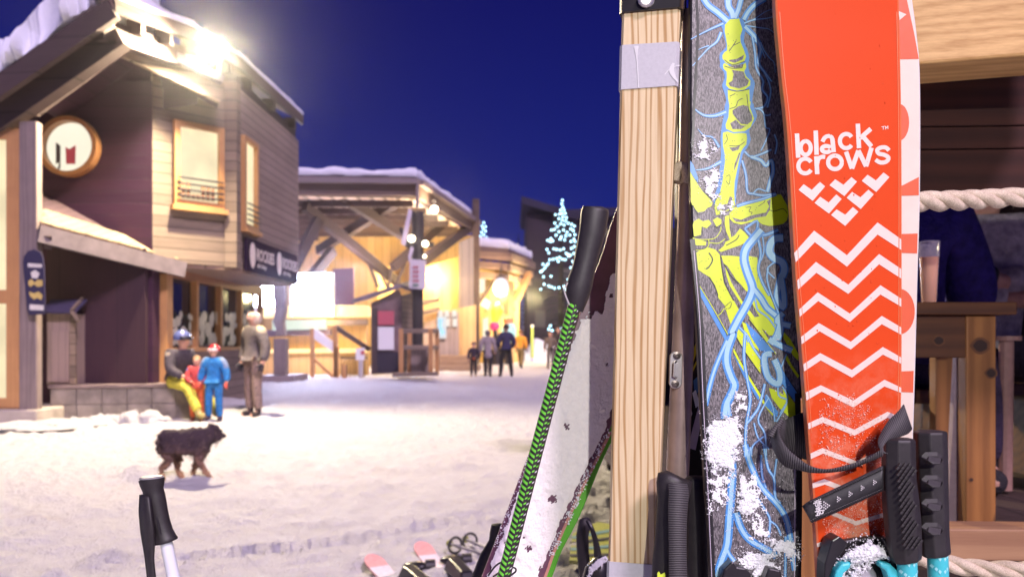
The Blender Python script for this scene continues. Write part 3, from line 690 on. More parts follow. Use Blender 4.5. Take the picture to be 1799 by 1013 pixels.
# kiosk
ki = thing('ticket_kiosk', 'small plank kiosk with grey gable roof and red and white poster', 'kiosk', P(688, 655, 26.5))
slabp([(652, 532), (700, 508), (706, 520), (706, 655), (652, 657)], 26.6, .1, 'front_wall', plain('kiosk_front', (.18, .12, .125), .8, .2, 4), ki)
MB().slab([P(706, 520, 26.6), P(730, 512, 28), P(730, 650, 28), P(706, 655, 26.6)], (-.1, .05, 0)).build('side_wall', WALLL, ki)
MB().slab([P(618, 533, 26.3), P(704, 505, 26.3), P(720, 500, 28), P(650, 525, 28.5)], (0, 0, .14)).build('roof', plain('kiosk_roof', (.13, .11, .15), .7, .2, 3), ki)
MB().slab([P(704, 505, 26.3), P(732, 517, 26.9), P(738, 512, 28.2), P(718, 500, 28)], (0, 0, .12)).build('roof', plain('kiosk_roof', (0, 0, 0)), ki)
slabp([(664, 574), (692, 574), (692, 614), (664, 614)], 26.5, .05, 'poster', WHITE, ki)
slabp([(664, 546), (692, 546), (692, 570), (664, 571)], 26.5, .05, 'red_panel', plain('red_panel', (.5, .10, .14), .5), ki)
slabp([(660, 618), (700, 618), (700, 652), (660, 654)], 26.52, .05, 'hatch', BLACKP, ki)
slabp([(652, 540), (662, 540), (662, 657), (652, 657)], 26.4, .1, 'corner_post', BEAMD, ki)
# lamp post with sign board, crossbar and fence round its foot
po = thing('lamp_post', 'dark post with crossbar lamps and white notice board before the station', 'lamp post', P(734, 655, 26))
m = MB(); p0, p1 = P(734, 372, 26), P(734, 655, 26); m.tube([p1, p0], [.17, .2], 12); m.build('pole', DARKM, po, smooth=40)
MB().beam(P(712, 430, 25.9), P(762, 430, 25.9), .14, .16).build('crossbar', DARKM, po)
m = MB(); m.beam(P(704, 400, 25.9), P(730, 452, 25.9), .12, .14); m.build('brace', DARKM, po)
for u, v, r in ((723, 419, .11), (747, 428, .10), (746, 450, .05)):
    m = MB(); m.ball(P(u, v, 25.75), r, 10, 6); m.build('bulb', emit('lamp_bulb', (1, .86, .6), 12), po)
nbd = MB().slab([P(720, 455, 25.6), P(748, 457, 25.6), P(748, 508, 25.6), P(719, 506, 25.6)], (0, .08, 0)).build('notice_board', plain('notice_grey', (.62, .58, .62), .5), po)
m = MB()
for k in range(5): m.slab([P(725, 467+k*8, 25.57), P(735+k % 2, 467+k*8, 25.57), P(735+k % 2, 471+k*8, 25.57), P(725, 471+k*8, 25.57)], (0, .02, 0), 0 if k < 4 else 1)
m.build('print', [plain('faded_red', (.5, .2, .22), .6), plain('faded_green', (.15, .25, .18), .6)], nbd)
pe = MB(); pe.slab([P(718, 366, 25.8), P(724, 370, 25.8), P(712, 432, 25.8), P(704, 428, 25.8)], (0, .03, 0)); pe.slab([P(722, 432, 25.8), P(727, 436, 25.8), P(719, 462, 25.8), P(717, 450, 25.8)], (0, .03, 0))
tag(pe.build('pennant', plain('pale_cloth', (.62, .56, .64), .8), origin=P(716, 400, 25.8)), 'long pale pennant hanging beside the dark lamp post', 'flag')
fe = thing('post_fence', 'square wooden rail fence round the foot of the dark lamp post', 'fence', P(735, 655, 25))
for u, Y in ((705, 24.8), (720, 25.6), (757, 24.8), (768, 26.2)): MB().beam(P(u, 577, Y), P(u, 657, Y), .13, .13).build('post', FRAMEL, fe)
for v in (581, 610): MB().beam(P(702, v, 24.8), P(761, v, 24.8), .1, .14).build('rail', WALLL, fe); MB().beam(P(757, v, 24.8), P(768, v, 26.2), .1, .14).build('rail', WALLL, fe)
MB().slab([P(722, 612, 25.4), P(751, 612, 25.4), P(751, 654, 25.4), P(722, 654, 25.4)], (0, .6, 0)).build('bin', planks('grey_crate', (.22, .17, .15), (.32, .25, .22), 'X', .12), fe)
MB().beam(P(690, 658, 24.6), P(770, 656, 24.6), .2, .12).build('sill_beam', WALLL, fe)

# ---------------------------------------------------------------- second chalet shop further on
sh = thing('shop_chalet', 'low timber shop with deep bracketed roof and lit orange front', 'shop', (-1, 46, 0))
def sp_(px, Y, th, name, mat, **k): return MB().slab([P(u, v, Y) for u, v in px], (0, th, 0)).build(name, mat, sh, **k)
r0, r1, r2 = P(838, 432, 44), P(893, 446, 44.5), P(934, 462, 52)
rm = MB(); rm.slab([r0+Vector((-3, 0, .1)), r1, r2, r2+Vector((-6, 3, 1))], (0, 0, .3)); rf2 = rm.build('roof', planks('eave_boards', (.17, .11, .085), (.30, .20, .15), 'Z', .3, groove=.1), sh)
m = MB()
for i, (dz, dx, hh) in enumerate(((-.2, 0, .42), (-.75, -.1, .4), (-1.3, -.25, .35))):
    m.beam(r0+Vector((-3, 0, dz)), r1+Vector((dx, 0, dz)), .5, hh); m.beam(r1+Vector((dx, 0, dz)), r2+Vector((dx, 0, dz)), .5, hh)
m.build('eave_beam', planks('eave_boards', (0, 0, 0), (0, 0, 0)), sh)
snow_strip('snow', r0+Vector((-3, 0, .32)), r1+Vector((0, 0, .3)), Vector((0, 3, .4)), .5, 31, rf2, 30, .1)
snow_strip('snow', r1+Vector((0, 0, .3)), r2+Vector((0, 0, .3)), Vector((-3, 1, .4)), .5, 33, rf2, 30, .1)
m = MB(); m.slab([P(836, 470, 47), P(912, 470, 48), P(912, 650, 48), P(836, 650, 47)], (0, .3, 0)); m.build('front_wall', ORW, sh)
for u in (856, 872, 898): MB().beam(P(u, 480, 46), P(u, 648, 46), .35, .35).build('post', ORW, sh)
m = MB(); m.beam(P(930, 480, 49), P(900, 540, 47), .3, .4); m.build('brace', FRAMEL, sh); MB().beam(P(836, 540, 45), P(872, 486, 45), .22, .22).build('brace', BEAMD, sh)
for px, mat in (([(842, 490), (852, 488), (852, 512), (842, 516)], WINW), ([(842, 515), (862, 530), (858, 545), (840, 534)], WHITE)):
    sp_(px, 45.5, .1, 'panel', mat)
sp_([(848, 560), (858, 556), (858, 610), (848, 616)], 45.6, .1, 'window', WINW)
lamp('shop_light', 'POINT', P(872, 520, 43.5), 700, (1, .7, .32), size=.3, parent=sh)
lamp('shop_yard_light', 'POINT', P(935, 520, 46), 1300, (1, .82, .38), size=.3, parent=sh)
ns = thing('light_sign', 'bright oval bluish white shop sign under the bracketed eave', 'sign', P(880, 520, 44))
MB().slab([P(880+12*math.cos(a*.314), 504+15*math.sin(a*.314), 44) for a in range(20)], (0, .2, 0)).build('panel', emit('oval_sign', (.60, .78, 1), 1.2), ns)
MB().slab([P(880+14*math.cos(a*.314), 504+17*math.sin(a*.314), 44.1) for a in range(20)], (0, .24, 0)).build('rim', WHITE, ns)
MB().beam(P(880, 486, 44.1), P(880, 470, 44.1), .1, .1).build('hanger', DARKM, ns)
ic = thing('cone_figure', 'tall coloured cone shaped shop figure in yellow and pink by the shop', 'shop figure', P(874, 640, 43.6))
loft_ = MB(); plc = Pl(43.6)
loft(loft_, plc, [(876, 530, 2), (875, 536, 8), (873, 548, 11), (870, 560, 7), (869, 566, 5)], 12, 1); loft_.build('cone_top', emit('lit_yellow', (.85, .95, .1), .5, (.6, .7, .05)), ic, smooth=60)
mm_ = MB(); loft(mm_, plc, [(869, 566, 6), (869, 572, 9), (869, 577, 8), (870, 580, 4)], 12, 1); mm_.build('band', emit('lit_pink', (1, .08, .25), .45, (.7, .05, .2)), ic, smooth=60)
mm_ = MB(); loft(mm_, plc, [(870, 580, 4), (872, 600, 5), (872, 642, 8)], 12, 1); mm_.build('stem', DARKM, ic, smooth=60)
ba = thing('dome_sign', 'round pale turquoise ball with a coral cap on the shop corner', 'shop figure', P(894, 640, 43.2))
mm_ = MB(); loft(mm_, Pl(43.2), [(894, 566, 3), (894, 569, 9), (894, 577, 13), (893, 588, 14), (890, 597, 11), (888, 603, 4)], 14, 1); mm_.build('ball', emit('lit_turquoise', (.45, .95, .85), .5, (.4, .7, .65)), ba, smooth=60)
mm_ = MB(); loft(mm_, Pl(43.2), [(893, 556, 2), (893, 559, 9), (894, 567, 9), (894, 570, 3)], 12, 1); mm_.build('cap', emit('lit_coral', (1, .28, .12), .4, (.7, .25, .12)), ba, smooth=60)
mm_ = MB(); loft(mm_, Pl(43.2), [(891, 602, 4), (891, 642, 5)], 10, 1); mm_.build('stand', DARKM, ba, smooth=60)

# ---------------------------------------------------------------- dark village and woods behind
def dark_house(name, label, px, Y, depth, roofpx, wins=()):
    t = thing(name, label, 'house', P(px[0][0], 600, Y))
    MB().slab([P(u, v, Y) for u, v in px], (0, depth, 0)).build('wall', plain('night_facade', (.035, .022, .035), .9, .3, .5), t)
    MB().slab([P(u, v, Y-.8) for u, v in roofpx], (0, depth+1.6, 0)).build('roof', plain('night_roof', (.03, .025, .05), .9, .3, .5), t)
    for q in wins: MB().slab([P(u, v, Y-.1) for u, v in q], (0, .05, 0)).build('window', plain('night_window', (.10, .09, .08), .4), t)
dark_house('dark_chalet', 'tall unlit chalet with slanted roof behind the lit tree', [(925, 372), (1010, 384), (1010, 620), (925, 620)], 78, 16, [(916, 344), (1016, 374), (1016, 386), (918, 357)], [[(940, 545), (958, 545), (958, 575), (940, 575)], [(985, 470), (1005, 470), (1005, 500), (985, 500)]])
dark_house('dark_house', 'unlit house with flat roof behind the black pole grip', [(1000, 380), (1120, 376), (1120, 620), (1000, 620)], 95, 14, [(990, 368), (1130, 362), (1130, 378), (990, 382)], [[(1030, 480), (1050, 480), (1050, 510), (1030, 510)]])
NEEDLE = plain('night_needles', (.020, .030, .030), .9, .5, 8, 0); BARK = plain('night_bark', (.05, .035, .03), .9, .3, 10)
def conifer(name, label, u, vtop, Y, wpx, seed, dens=1800, group=None):
    rs = random.Random(seed); base = P(u, 600, Y); base.z = 0; top = P(u, vtop, Y); hgt = top.z; rad = wpx/2/F*Y
    t = thing(name, label, 'tree', base, group)
    MB().tube([base, base+Vector((0, 0, hgt*.5)), base+Vector((0, 0, hgt*.97))], [hgt*.022, hgt*.013, .02], 8).build('trunk', BARK, t)
    m = MB(); lv = 26
    for i in range(lv):
        f = i/(lv-1); z = hgt*(.07+.9*f); rr = rad*(1-f)**.85*rs.uniform(.8, 1.15)+.06*rad
        nb = int(dens/lv/14*(1.4-f*.8))+3
        for k in range(nb):
            a = rs.random()*6.283; ln = rr*rs.uniform(.7, 1.1); d = Vector((math.cos(a), math.sin(a), 0)); sd = Vector((-d.y, d.x, 0))
            for j in range(9):
                s = (j+rs.random())/9*ln; droop = -.32*s*s/max(rr, .3)-.05*hgt*.05
                p = base+Vector((0, 0, z+droop))+d*s; wl = (.30*ln*(1-.6*s/ln)+.06*rad)*rs.uniform(.6, 1.2)
                for sg_ in (-1, 1):
                    q = p+(sd*sg_*.8+d*.6)*wl+Vector((0, 0, -.25*wl)); m.add([p-d*.12*wl, p+d*.18*wl, q], [(0, 1, 2)])
    m.build('crown', NEEDLE, t)
    return t, base, hgt, rad
xt, xb, xh, xr = conifer('decorated_tree', 'tall dark conifer hung with pale blue fairy lights', 986, 348, 60, 84, 11)
BULB = emit('fairy_bulb', (.50, .84, 1.0), 6)
def light_string(label, base, hgt, rad, spots, r, seed):
    t = thing('light_string', label, 'string lights', base)
    rs = random.Random(seed); proto = None; pts = []
    wire = MB()
    for (du, v, Y) in spots:
        p = P(du, v, Y); pts.append(p)
        b = MB().ball((0, 0, 0), r, 8, 6).build('bulb', BULB) if proto is None else proto.copy()
        if proto is None: proto = b
        else: COL.objects.link(b)
        b.location = p-Vector(base); b.parent = t; b.scale = (1,)*3
    pts.sort(key=lambda p: -p.z)
    wire.tube(pts, .012, 4); wire.build('wire', DARKM, t)
spots = []; rs = random.Random(5)
raw = [(988, 352), (987, 358), (989, 364), (985, 369), (991, 369), (987, 375), (993, 375), (983, 376), (989, 381), (995, 382), (976, 377), (982, 384), (988, 387), (994, 388), (975, 392), (979, 398), (985, 393), (991, 395), (998, 392), (1004, 394), (1009, 397), (1003, 402), (974, 403), (982, 407), (990, 404), (996, 408), (1007, 405), (1010, 412), (969, 404), (1001, 413), (977, 413), (986, 416), (994, 414), (1008, 420), (992, 421), (1003, 424), (984, 420), (962, 422), (967, 424), (971, 423), (1010, 424), (968, 419), (973, 437), (978, 438), (984, 439), (990, 437), (961, 438), (964, 444), (995, 445), (1004, 436), (1009, 433), (1008, 445), (1002, 448), (998, 447), (966, 456), (972, 455), (978, 454), (983, 452), (988, 455), (993, 456), (981, 459), (999, 450), (954, 464), (960, 466), (957, 471), (963, 463), (950, 477), (953, 475), (955, 486), (968, 485), (950, 508), (956, 499), (964, 502), (969, 504), (974, 506), (982, 505), (991, 503), (998, 491), (993, 508), (1003, 470), (1006, 459), (967, 572), (964, 578), (970, 580), (978, 578), (985, 577)]
for u, v in raw:
    f = max(0., (v-348)/252); xp = (u-986)/F*60; rr = xr*(f**.85)*1.02+.05
    dy = -math.sqrt(max(.01, rr*rr-xp*xp)) if abs(xp) < rr else 0
    spots.append((u, v, 60+dy-.15))
light_string('pale blue fairy lights wound round the tall dark conifer', xb, xh, xr, spots, .07, 1)
ct, cb, ch, cr = conifer('decorated_tree', 'dark conifer tip with few lights above the station roof', 850, 383, 66, 60, 13, 900)
light_string('short string of blue lights on the conifer tip above the roof', cb, ch, cr, [(u, v, 66-.25*(v-385)/8) for u, v in ((850, 391), (847, 397), (853, 398), (849, 402), (853, 406), (846, 408), (850, 412), (844, 415), (847, 418), (855, 417), (862, 429), (843, 444))], .07, 2)
for k, (u, v, Y, wd) in enumerate(((911, 405, 84, 70), (938, 430, 90, 70), (880, 425, 100, 80), (1055, 360, 88, 90), (862, 410, 96, 60))):
    conifer('conifer', ('tall dark conifer standing left of the slanted roof chalet', 'dark conifer close before the tall slanted roof chalet', 'dark conifer rising over the shop roof', 'dark conifer behind the ski pole grip', 'dark conifer just right of the station roof end')[k], u, v, Y, wd, 40+k, 1300, 'dark conifers behind the village')
# snow bank and marker beyond
def bank(u0, u1, v, Y, hgt, label, seed):
    mb = MB(); n = 40; rg = []
    for i in range(n+1):
        t = i/n; p = P(u0+(u1-u0)*t, 600, Y); q = noise.noise(Vector((t*8, seed, 0)))
        e = min(1, min(t, 1-t)*6); h = hgt*(1+.3*q)*e+.02
        rg.append([Vector((p.x, Y+a, z)) for a, z in ((-2.4, -.1), (-1.7, h*.45), (-.7, h*.95), (.5, h), (2, h*.6), (3, -.1))])
    mb.rings(rg); return tag(mb.build('snow_bank', SNOWR, smooth=80), label, 'snow bank', kind='stuff')
bank(905, 1100, 600, 52, 1.3, 'lit snow bank at the end of the street', 2)
mk = thing('marker_pole', 'lime yellow marker pole on the lit snow bank', 'marker', P(935, 620, 49))
MB().tube([P(935, 628, 49), P(935, 574, 49)], .09, 8).build('pole', plain('lime_paint', (.42, .55, .14), .5), mk); MB().tube([P(935, 575, 49), P(935, 570, 49)], .11, 8).build('cap', WHITE, mk)
# ================================================================ FOREGROUND: skis, poles, rack, terrace
PINE = wood('pale_pine', (.40, .225, .075), (.72, .58, .35), 'Z', 120, .06, .6, skew=-.022, dist=2.7, fine=.22, bigs=19, bst=.03, sharp=(.02, .42))
PINEX = wood('beam_pine', (.74, .48, .19), (.46, .25, .075), 'X', 46, .05, .6, dist=1.2, fine=.5, bigs=16, bst=.05)
TABW = wood('shade_dark_wood', (.135, .050, .014), (.075, .027, .008), 'X', 22, .06, .55, dist=.9, knots=True, bigs=14, bst=.06)  # valance shadow on top and apron is put into this darker brown
LEGW = wood('leg_wood', (.36, .155, .040), (.21, .082, .020), 'Z', 24, .06, .55, dist=.9, knots=True, bigs=14, bst=.06)
BLKR = plain('black_rubber', (.022, .018, .020), .52, .2, 120, .25, .0006)
BLKP = plain('black_plastic', (.018, .016, .018), .3, .2, 60, .08, .0005)
TAPE = plain('grey_duct_tape', (.50, .49, .52), .42, .05, 260, .2, .0004)
ALU = plain('worn_aluminium', (.44, .32, .29), .38, .25, 14, .1, .0006, metal=.3)
STEEL = plain('bright_steel', (.62, .57, .54), .3, .12, 30, .05, metal=.9)
TEAL = plain('teal_paint', (.06, .52, .58), .35, .06, 30, .02)
TEALL = plain('teal_light_print', (.34, .76, .80), .4, .05, 30, .02)
PALEP = plain('pale_print', (.68, .56, .49), .42, .03, 60, .02)
def webbing():
    m, t, b = nodes('black_webbing'); uvn = N(t, 'ShaderNodeUVMap', uv_map='along'); sx = N(t, 'ShaderNodeSeparateXYZ'); t.links.new(uvn.outputs[0], sx.inputs[0])
    s = math_(t, 'MULTIPLY_ADD', math_(t, 'SINE', math_(t, 'MULTIPLY', sx.outputs[0], 6.283*3.6)), .5, .5)
    t.links.new(mixc(t, s, (.008, .007, .009), (.085, .075, .08)), b.inputs['Base Color']); b.inputs['Roughness'].default_value = .6
    bump(t, b, s, .6, .0008); return m
WEB = webbing()
def frosted(name, col, frost_top, frost_full):
    """ski topsheet; wet frost thickens towards the binding in an uneven patch"""
    m, t, b = nodes(name); v = coords(t); sx = N(t, 'ShaderNodeSeparateXYZ'); t.links.new(v, sx.inputs[0])
    g = ramp(t, sx.outputs[2], frost_top, frost_full)
    n = noise_(t, v, 26, 5, .65); n2 = noise_(t, v, 420, 2)
    f = math_(t, 'MULTIPLY', math_(t, 'MULTIPLY', g, ramp(t, n, .46, .62)), ramp(t, n2, .1, .5))
    t.links.new(mixc(t, math_(t, 'MULTIPLY', f, .60), col, (.74, .42, .27)), b.inputs['Base Color'])
    r = N(t, 'ShaderNodeMapRange'); t.links.new(f, r.inputs[0]); r.inputs[3].default_value = .34; r.inputs[4].default_value = .6
    b.inputs['Specular IOR Level'].default_value = .12
    t.links.new(r.outputs[0], b.inputs['Roughness'])
    bump(t, b, math_(t, 'MULTIPLY', n2, f), .5, .0008); return m
ORANGE = frosted('orange_topsheet', (.61, .061, .012), H+(HZ-600)/F*.93, H+(HZ-960)/F*.93)
ORP = plain('orange_print', (.62, .10, .035), .4, .05)
ORL = plain('orange_sidewall', (.66, .15, .05), .35, .05)
WHT = plain('warm_white_print', (.68, .58, .49), .35, .03)
def edge(tab, v):
    for (v0, u0), (v1, u1) in zip(tab[:-1], tab[1:]):
        if v0 <= v <= v1: return u0+(u1-u0)*(v-v0)/(v1-v0)
    return tab[0][1] if v < tab[0][0] else tab[-1][1]
def smooth_tab(tab):
    return [(p.x, p.y) for p in catmull([(a, b, 0) for a, b in tab], 6)]
def ski_body(mb, pl, left, right, th, front=0, side=1, back=2, step=12, lip=3.0, tip_curve=None, lipm=None):
    left, right = smooth_tab(left), smooth_tab(right)
    v0, v1 = left[0][0], left[-1][0]; vs = []; v = v0
    while v < v1: vs.append(v); v += step if v < 1100 else 60
    vs.append(v1)
    def bend(v): return 0. if not tip_curve or v > tip_curve[0] else tip_curve[1]*((tip_curve[0]-v)/100)**2
    Lf = []; Rf = []; Lb = []; Rb = []; Li = []; Ri = []
    for v in vs:
        l, r = edge(left, v), edge(right, v); o = bend(v)
        Lf.append(pl.at(l, v, -.0012+o)); Rf.append(pl.at(r, v, -.0012+o)); Li.append(pl.at(l+lip, v, o)); Ri.append(pl.at(r-lip, v, o))
        Lb.append(pl.at(l, v, o)-pl.n*th); Rb.append(pl.at(r, v, o)-pl.n*th)
    k = len(vs); o = 0
    def strip(a, b, m): mb.add(a+b, [[i, i+1, k+i+1, k+i] for i in range(k-1)], m)
    strip(Li, Ri, front); strip(Lf, Li, side if lipm is None else lipm); strip(Ri, Rf, side if lipm is None else lipm); strip(Lb, Lf, side); strip(Rf, Rb, side); strip(Rb, Lb, back)
    mb.poly([Lf[0], Li[0], Ri[0], Rf[0], Rb[0], Lb[0]], side); mb.poly([Lf[-1], Li[-1], Ri[-1], Rf[-1], Rb[-1], Lb[-1]][::-1], side)

# ---------------------------------------------------------------- the two orange skis
o1 = Pl(.93, .03); o2 = Pl(.955, .03)
ski1 = thing('ski', 'orange ski with white zigzags, white bird marks and lettering, foremost', 'ski', (o1.at(1500, 2400).x, .93, 0), 'pair of orange skis in the rack')
L1_ = [(-230, 1440), (-215, 1412), (-170, 1382), (-90, 1364), (0, 1362), (120, 1372), (240, 1384), (480, 1398), (640, 1411), (760, 1420), (1000, 1438), (1300, 1446), (1900, 1430), (2400, 1415)]
R1_ = [(-230, 1500), (-215, 1528), (-170, 1556), (-90, 1573), (0, 1579), (200, 1584), (480, 1585), (700, 1584), (780, 1578), (1000, 1568), (1300, 1572), (1900, 1600), (2400, 1615)]
m = MB(); ski_body(m, o1, L1_, R1_, .012, 0, 2, 3, tip_curve=(60, .0022), lipm=2)
zz = conv((1340, 380), 2.978)
tops = [[(164, 192), (268, 75), (440, 203), (600, 32), (724, 120)], [(180, 335), (278, 238), (447, 357), (608, 197), (724, 275)], [(190, 487), (287, 397), (455, 508), (615, 360), (724, 430)], [(200, 630), (293, 557), (460, 655), (622, 520), (724, 580)], [(212, 773), (300, 714), (466, 802), (628, 682), (724, 737)], [(224, 920), (303, 882), (474, 962), (636, 853), (724, 895)]]
bots = [[(172, 240), (272, 135), (440, 263), (600, 95), (724, 175)], [(184, 383), (280, 295), (447, 405), (608, 250), (724, 325)], [(193, 525), (290, 442), (455, 552), (615, 408), (724, 472)], [(203, 668), (297, 600), (460, 695), (622, 563), (724, 618)], [(216, 810), (303, 752), (466, 842), (628, 722), (724, 770)], [(228, 962), (308, 915), (474, 998), (636, 888), (724, 922)]]
z2 = conv((1340, 660), 2.869)
T2 = [[(228, 238), (300, 205), (462, 270), (628, 180), (695, 207)], [(240, 390), (300, 362), (470, 428), (600, 372), (695, 400)], [(250, 540), (310, 518), (470, 580), (620, 530), (690, 550)], [(262, 700), (330, 672), (470, 730), (600, 690), (680, 700)], [(272, 842), (330, 825), (470, 880), (600, 845), (670, 860)]]
B2 = [[(230, 268), (303, 235), (462, 300), (628, 210), (695, 235)], [(242, 418), (303, 390), (470, 452), (600, 395), (695, 425)], [(252, 565), (313, 546), (470, 604), (620, 552), (690, 572)], [(264, 722), (332, 694), (470, 752), (600, 712), (680, 722)], [(274, 862), (332, 845), (470, 900), (600, 865), (670, 880)]]
for cv, A_, B_ in ((zz, tops, bots), (z2, T2, B2)):
    for a, b in zip(A_, B_):
        a, b = cv(a), cv(b)
        for i in range(4): decal(m, o1, [a[i], a[i+1], b[i+1], b[i]], .0003, 1)
lg = conv((1380, 200), 4.825)
for q in ([(110, 645), (153, 597), (222, 645), (290, 577), (335, 615), (230, 738)], [(372, 605), (420, 555), (490, 602), (558, 537), (605, 575), (498, 698)], [(645, 568), (695, 517), (765, 565), (830, 497), (880, 537), (768, 663)], [(245, 755), (293, 703), (365, 752), (430, 683), (475, 722), (368, 845)], [(517, 712), (563, 662), (634, 708), (702, 643), (747, 683), (637, 807)], [(385, 857), (432, 810), (505, 855), (570, 790), (617, 830), (505, 950)]):
    decal(m, o1, lg(q), .0003, 1)
def arc(cx, cy, rx, ry, a0, a1, n=14): return [(cx+rx*math.cos(R(a0+(a1-a0)*i/n)), cy+ry*math.sin(R(a0+(a1-a0)*i/n))) for i in range(n+1)]
W_ = 38/4.825
for q in ([(96, 168), (107, 373)], arc(170, 290, 43, 57, -95, 265, 24), [(255, 143), (263, 348)], arc(345, 300, 38, 26, 20, 340, 20), [(396, 210), (408, 327)], [(312, 238), (330, 205), (360, 190), (390, 200), (400, 235)],
          arc(514, 232, 54, 60, -35, -325, 20), [(612, 85), (622, 292)], [(722, 128), (632, 208)], [(652, 190), (728, 278)], arc(166, 443, 58, 62, -32, -328, 20), [(260, 360), (268, 512)], [(266, 430), (278, 385), (305, 366), (335, 367)],
          arc(418, 412, 58, 57, 0, 360, 26), [(512, 322), (562, 465)], [(562, 465), (617, 312)], [(617, 312), (682, 446)], [(682, 446), (728, 288)],
          [(876, 312), (850, 287), (808, 287), (776, 308), (790, 338), (835, 348), (872, 372), (855, 405), (805, 414), (762, 390)]):
    ribbon(m, o1, lg(q), W_*(.93 if len(q) > 2 else 1), .0003, 1, 3)
for q in ([(812, 112), (840, 107)], [(826, 110), (829, 135)], [(846, 133), (846, 106)], [(846, 106), (856, 124)], [(856, 124), (866, 103)], [(866, 103), (868, 130)]): ribbon(m, o1, lg(q), 1.2, .0003, 1)
ribbon(m, o1, [(1573.5, -60), (1578.5, 200), (1579, 480), (1578, 700), (1573, 800)], 1.6, .0003, 2)
ribbon(m, o1, [(1367, -20), (1377, 120), (1390, 240), (1404, 480), (1417, 640), (1426, 760)], 1.2, .0003, 2)
rs = random.Random(17)
for i in range(46):
    u, v = rs.uniform(1432, 1562), (rs.uniform(20, 420) if i < 18 else rs.uniform(420, 760)); m.ball(o1.at(u, v, .0002), rs.uniform(.0004, .0010), 8, 5, 4, sq=(rs.uniform(.7, 1.2), .7, rs.uniform(.8, 1.6)))
m.build('topsheet', [ORANGE, PALEP, ORL, BLKP, plain('wet_orange_bead', (.66, .075, .02), .06, .1)], ski1)
ski2 = thing('ski', 'orange ski with large white shapes, standing behind the zigzag ski', 'ski', (o2.at(1530, 2400).x, .955, 0), 'pair of orange skis in the rack')
L2_ = [(-245, 1480), (-230, 1465), (-170, 1450), (0, 1445), (400, 1450), (760, 1455), (1000, 1462), (2400, 1470)]
R2_ = [(-245, 1535), (-230, 1552), (-170, 1575), (-100, 1588), (0, 1603), (60, 1611), (140, 1617), (330, 1617), (480, 1613), (700, 1607), (850, 1602), (1000, 1600), (2400, 1640)]
m = MB(); ski_body(m, o2, L2_, R2_, .012, 0, 2, 2, tip_curve=(20, .0018), lip=2.2, lipm=3)
for q in ([(1500, -240), (1580, -60), (1606, 60), (1614, 104), (1500, 106)], [(1500, 330), (1585, 326), (1614, 311), (1614, 343), (1500, 347)], [(1500, 414), (1612, 410), (1611, 445), (1500, 442)], [(1500, 655), (1605, 651), (1604, 689), (1500, 685)], [(1500, 820), (1600, 815), (1598, 850), (1500, 850)]): decal(m, o2, q, .0003, 1)
decal(m, o2, [(1500, 190)]+[(1580+17*math.cos(R(a)), 215+32*math.sin(R(a))) for a in range(-90, 91, 15)]+[(1500, 246)], .0003, 1)
decal(m, o2, [(1500, 508)]+[(1580+27*math.cos(R(a)), 547+40*math.sin(R(a))) for a in range(-90, 91, 12)]+[(1500, 588)], .0003, 1)
decal(m, o2, [(1578, 20), (1592, 26), (1580, 36)], .0006, 0)
m.build('topsheet', [WHT, ORP, BLKP, plain('pale_metal_edge', (.7, .68, .66), .3)], ski2)
# binding on the front ski
bd = conv((1400, 820), 5.25); ob = Pl(.905, .03)
def binder(name, q, off, th, mat, par, sm=0, bev=.0015):
    mb = MB(); pts = bd(q)
    if sm: pts = [(p.x, p.y) for p in catmull([(x, y, 0) for x, y in pts], sm, True)]
    extr(mb, ob, pts, off, th); return mb.build(name, mat, par, bevel=bev)
bnd = binder('binding', [(375, 628), (462, 690), (410, 780), (330, 900), (270, 1060), (240, 1060), (248, 880), (312, 668)], .004, .025, BLKP, ski1)
for nm, q, o_, t_, mt in (('heel_wing', [(760, 640), (840, 650), (905, 850), (950, 1060), (900, 1060), (870, 930), (800, 720)], .003, .022, BLKP), ('base_plate', [(330, 900), (480, 700), (760, 660), (900, 860), (930, 1080), (280, 1080)], -.014, .010, BLKP),
                          ('lever', [(372, 868), (462, 850), (455, 905), (395, 955), (365, 1060), (290, 1060), (325, 935)], .012, .016, TEAL), ('lever', [(716, 850), (822, 870), (882, 930), (940, 1060), (820, 1060), (775, 925), (735, 905)], .012, .016, TEAL)):
    binder(nm, q, o_, t_, mt, bnd, 0, .0025)
mb = MB(); loft(mb, ob, [(bd([(600, y)])[0][0], bd([(600, y)])[0][1], h) for y, h in ((900, 8), (915, 19), (950, 27), (1000, 32), (1060, 34))], 18, .6, off=-.012)
mb.build('toe_piece', plain('grey_casting', (.30, .29, .31), .35, .2, 80, .3, .001), bnd, smooth=60)
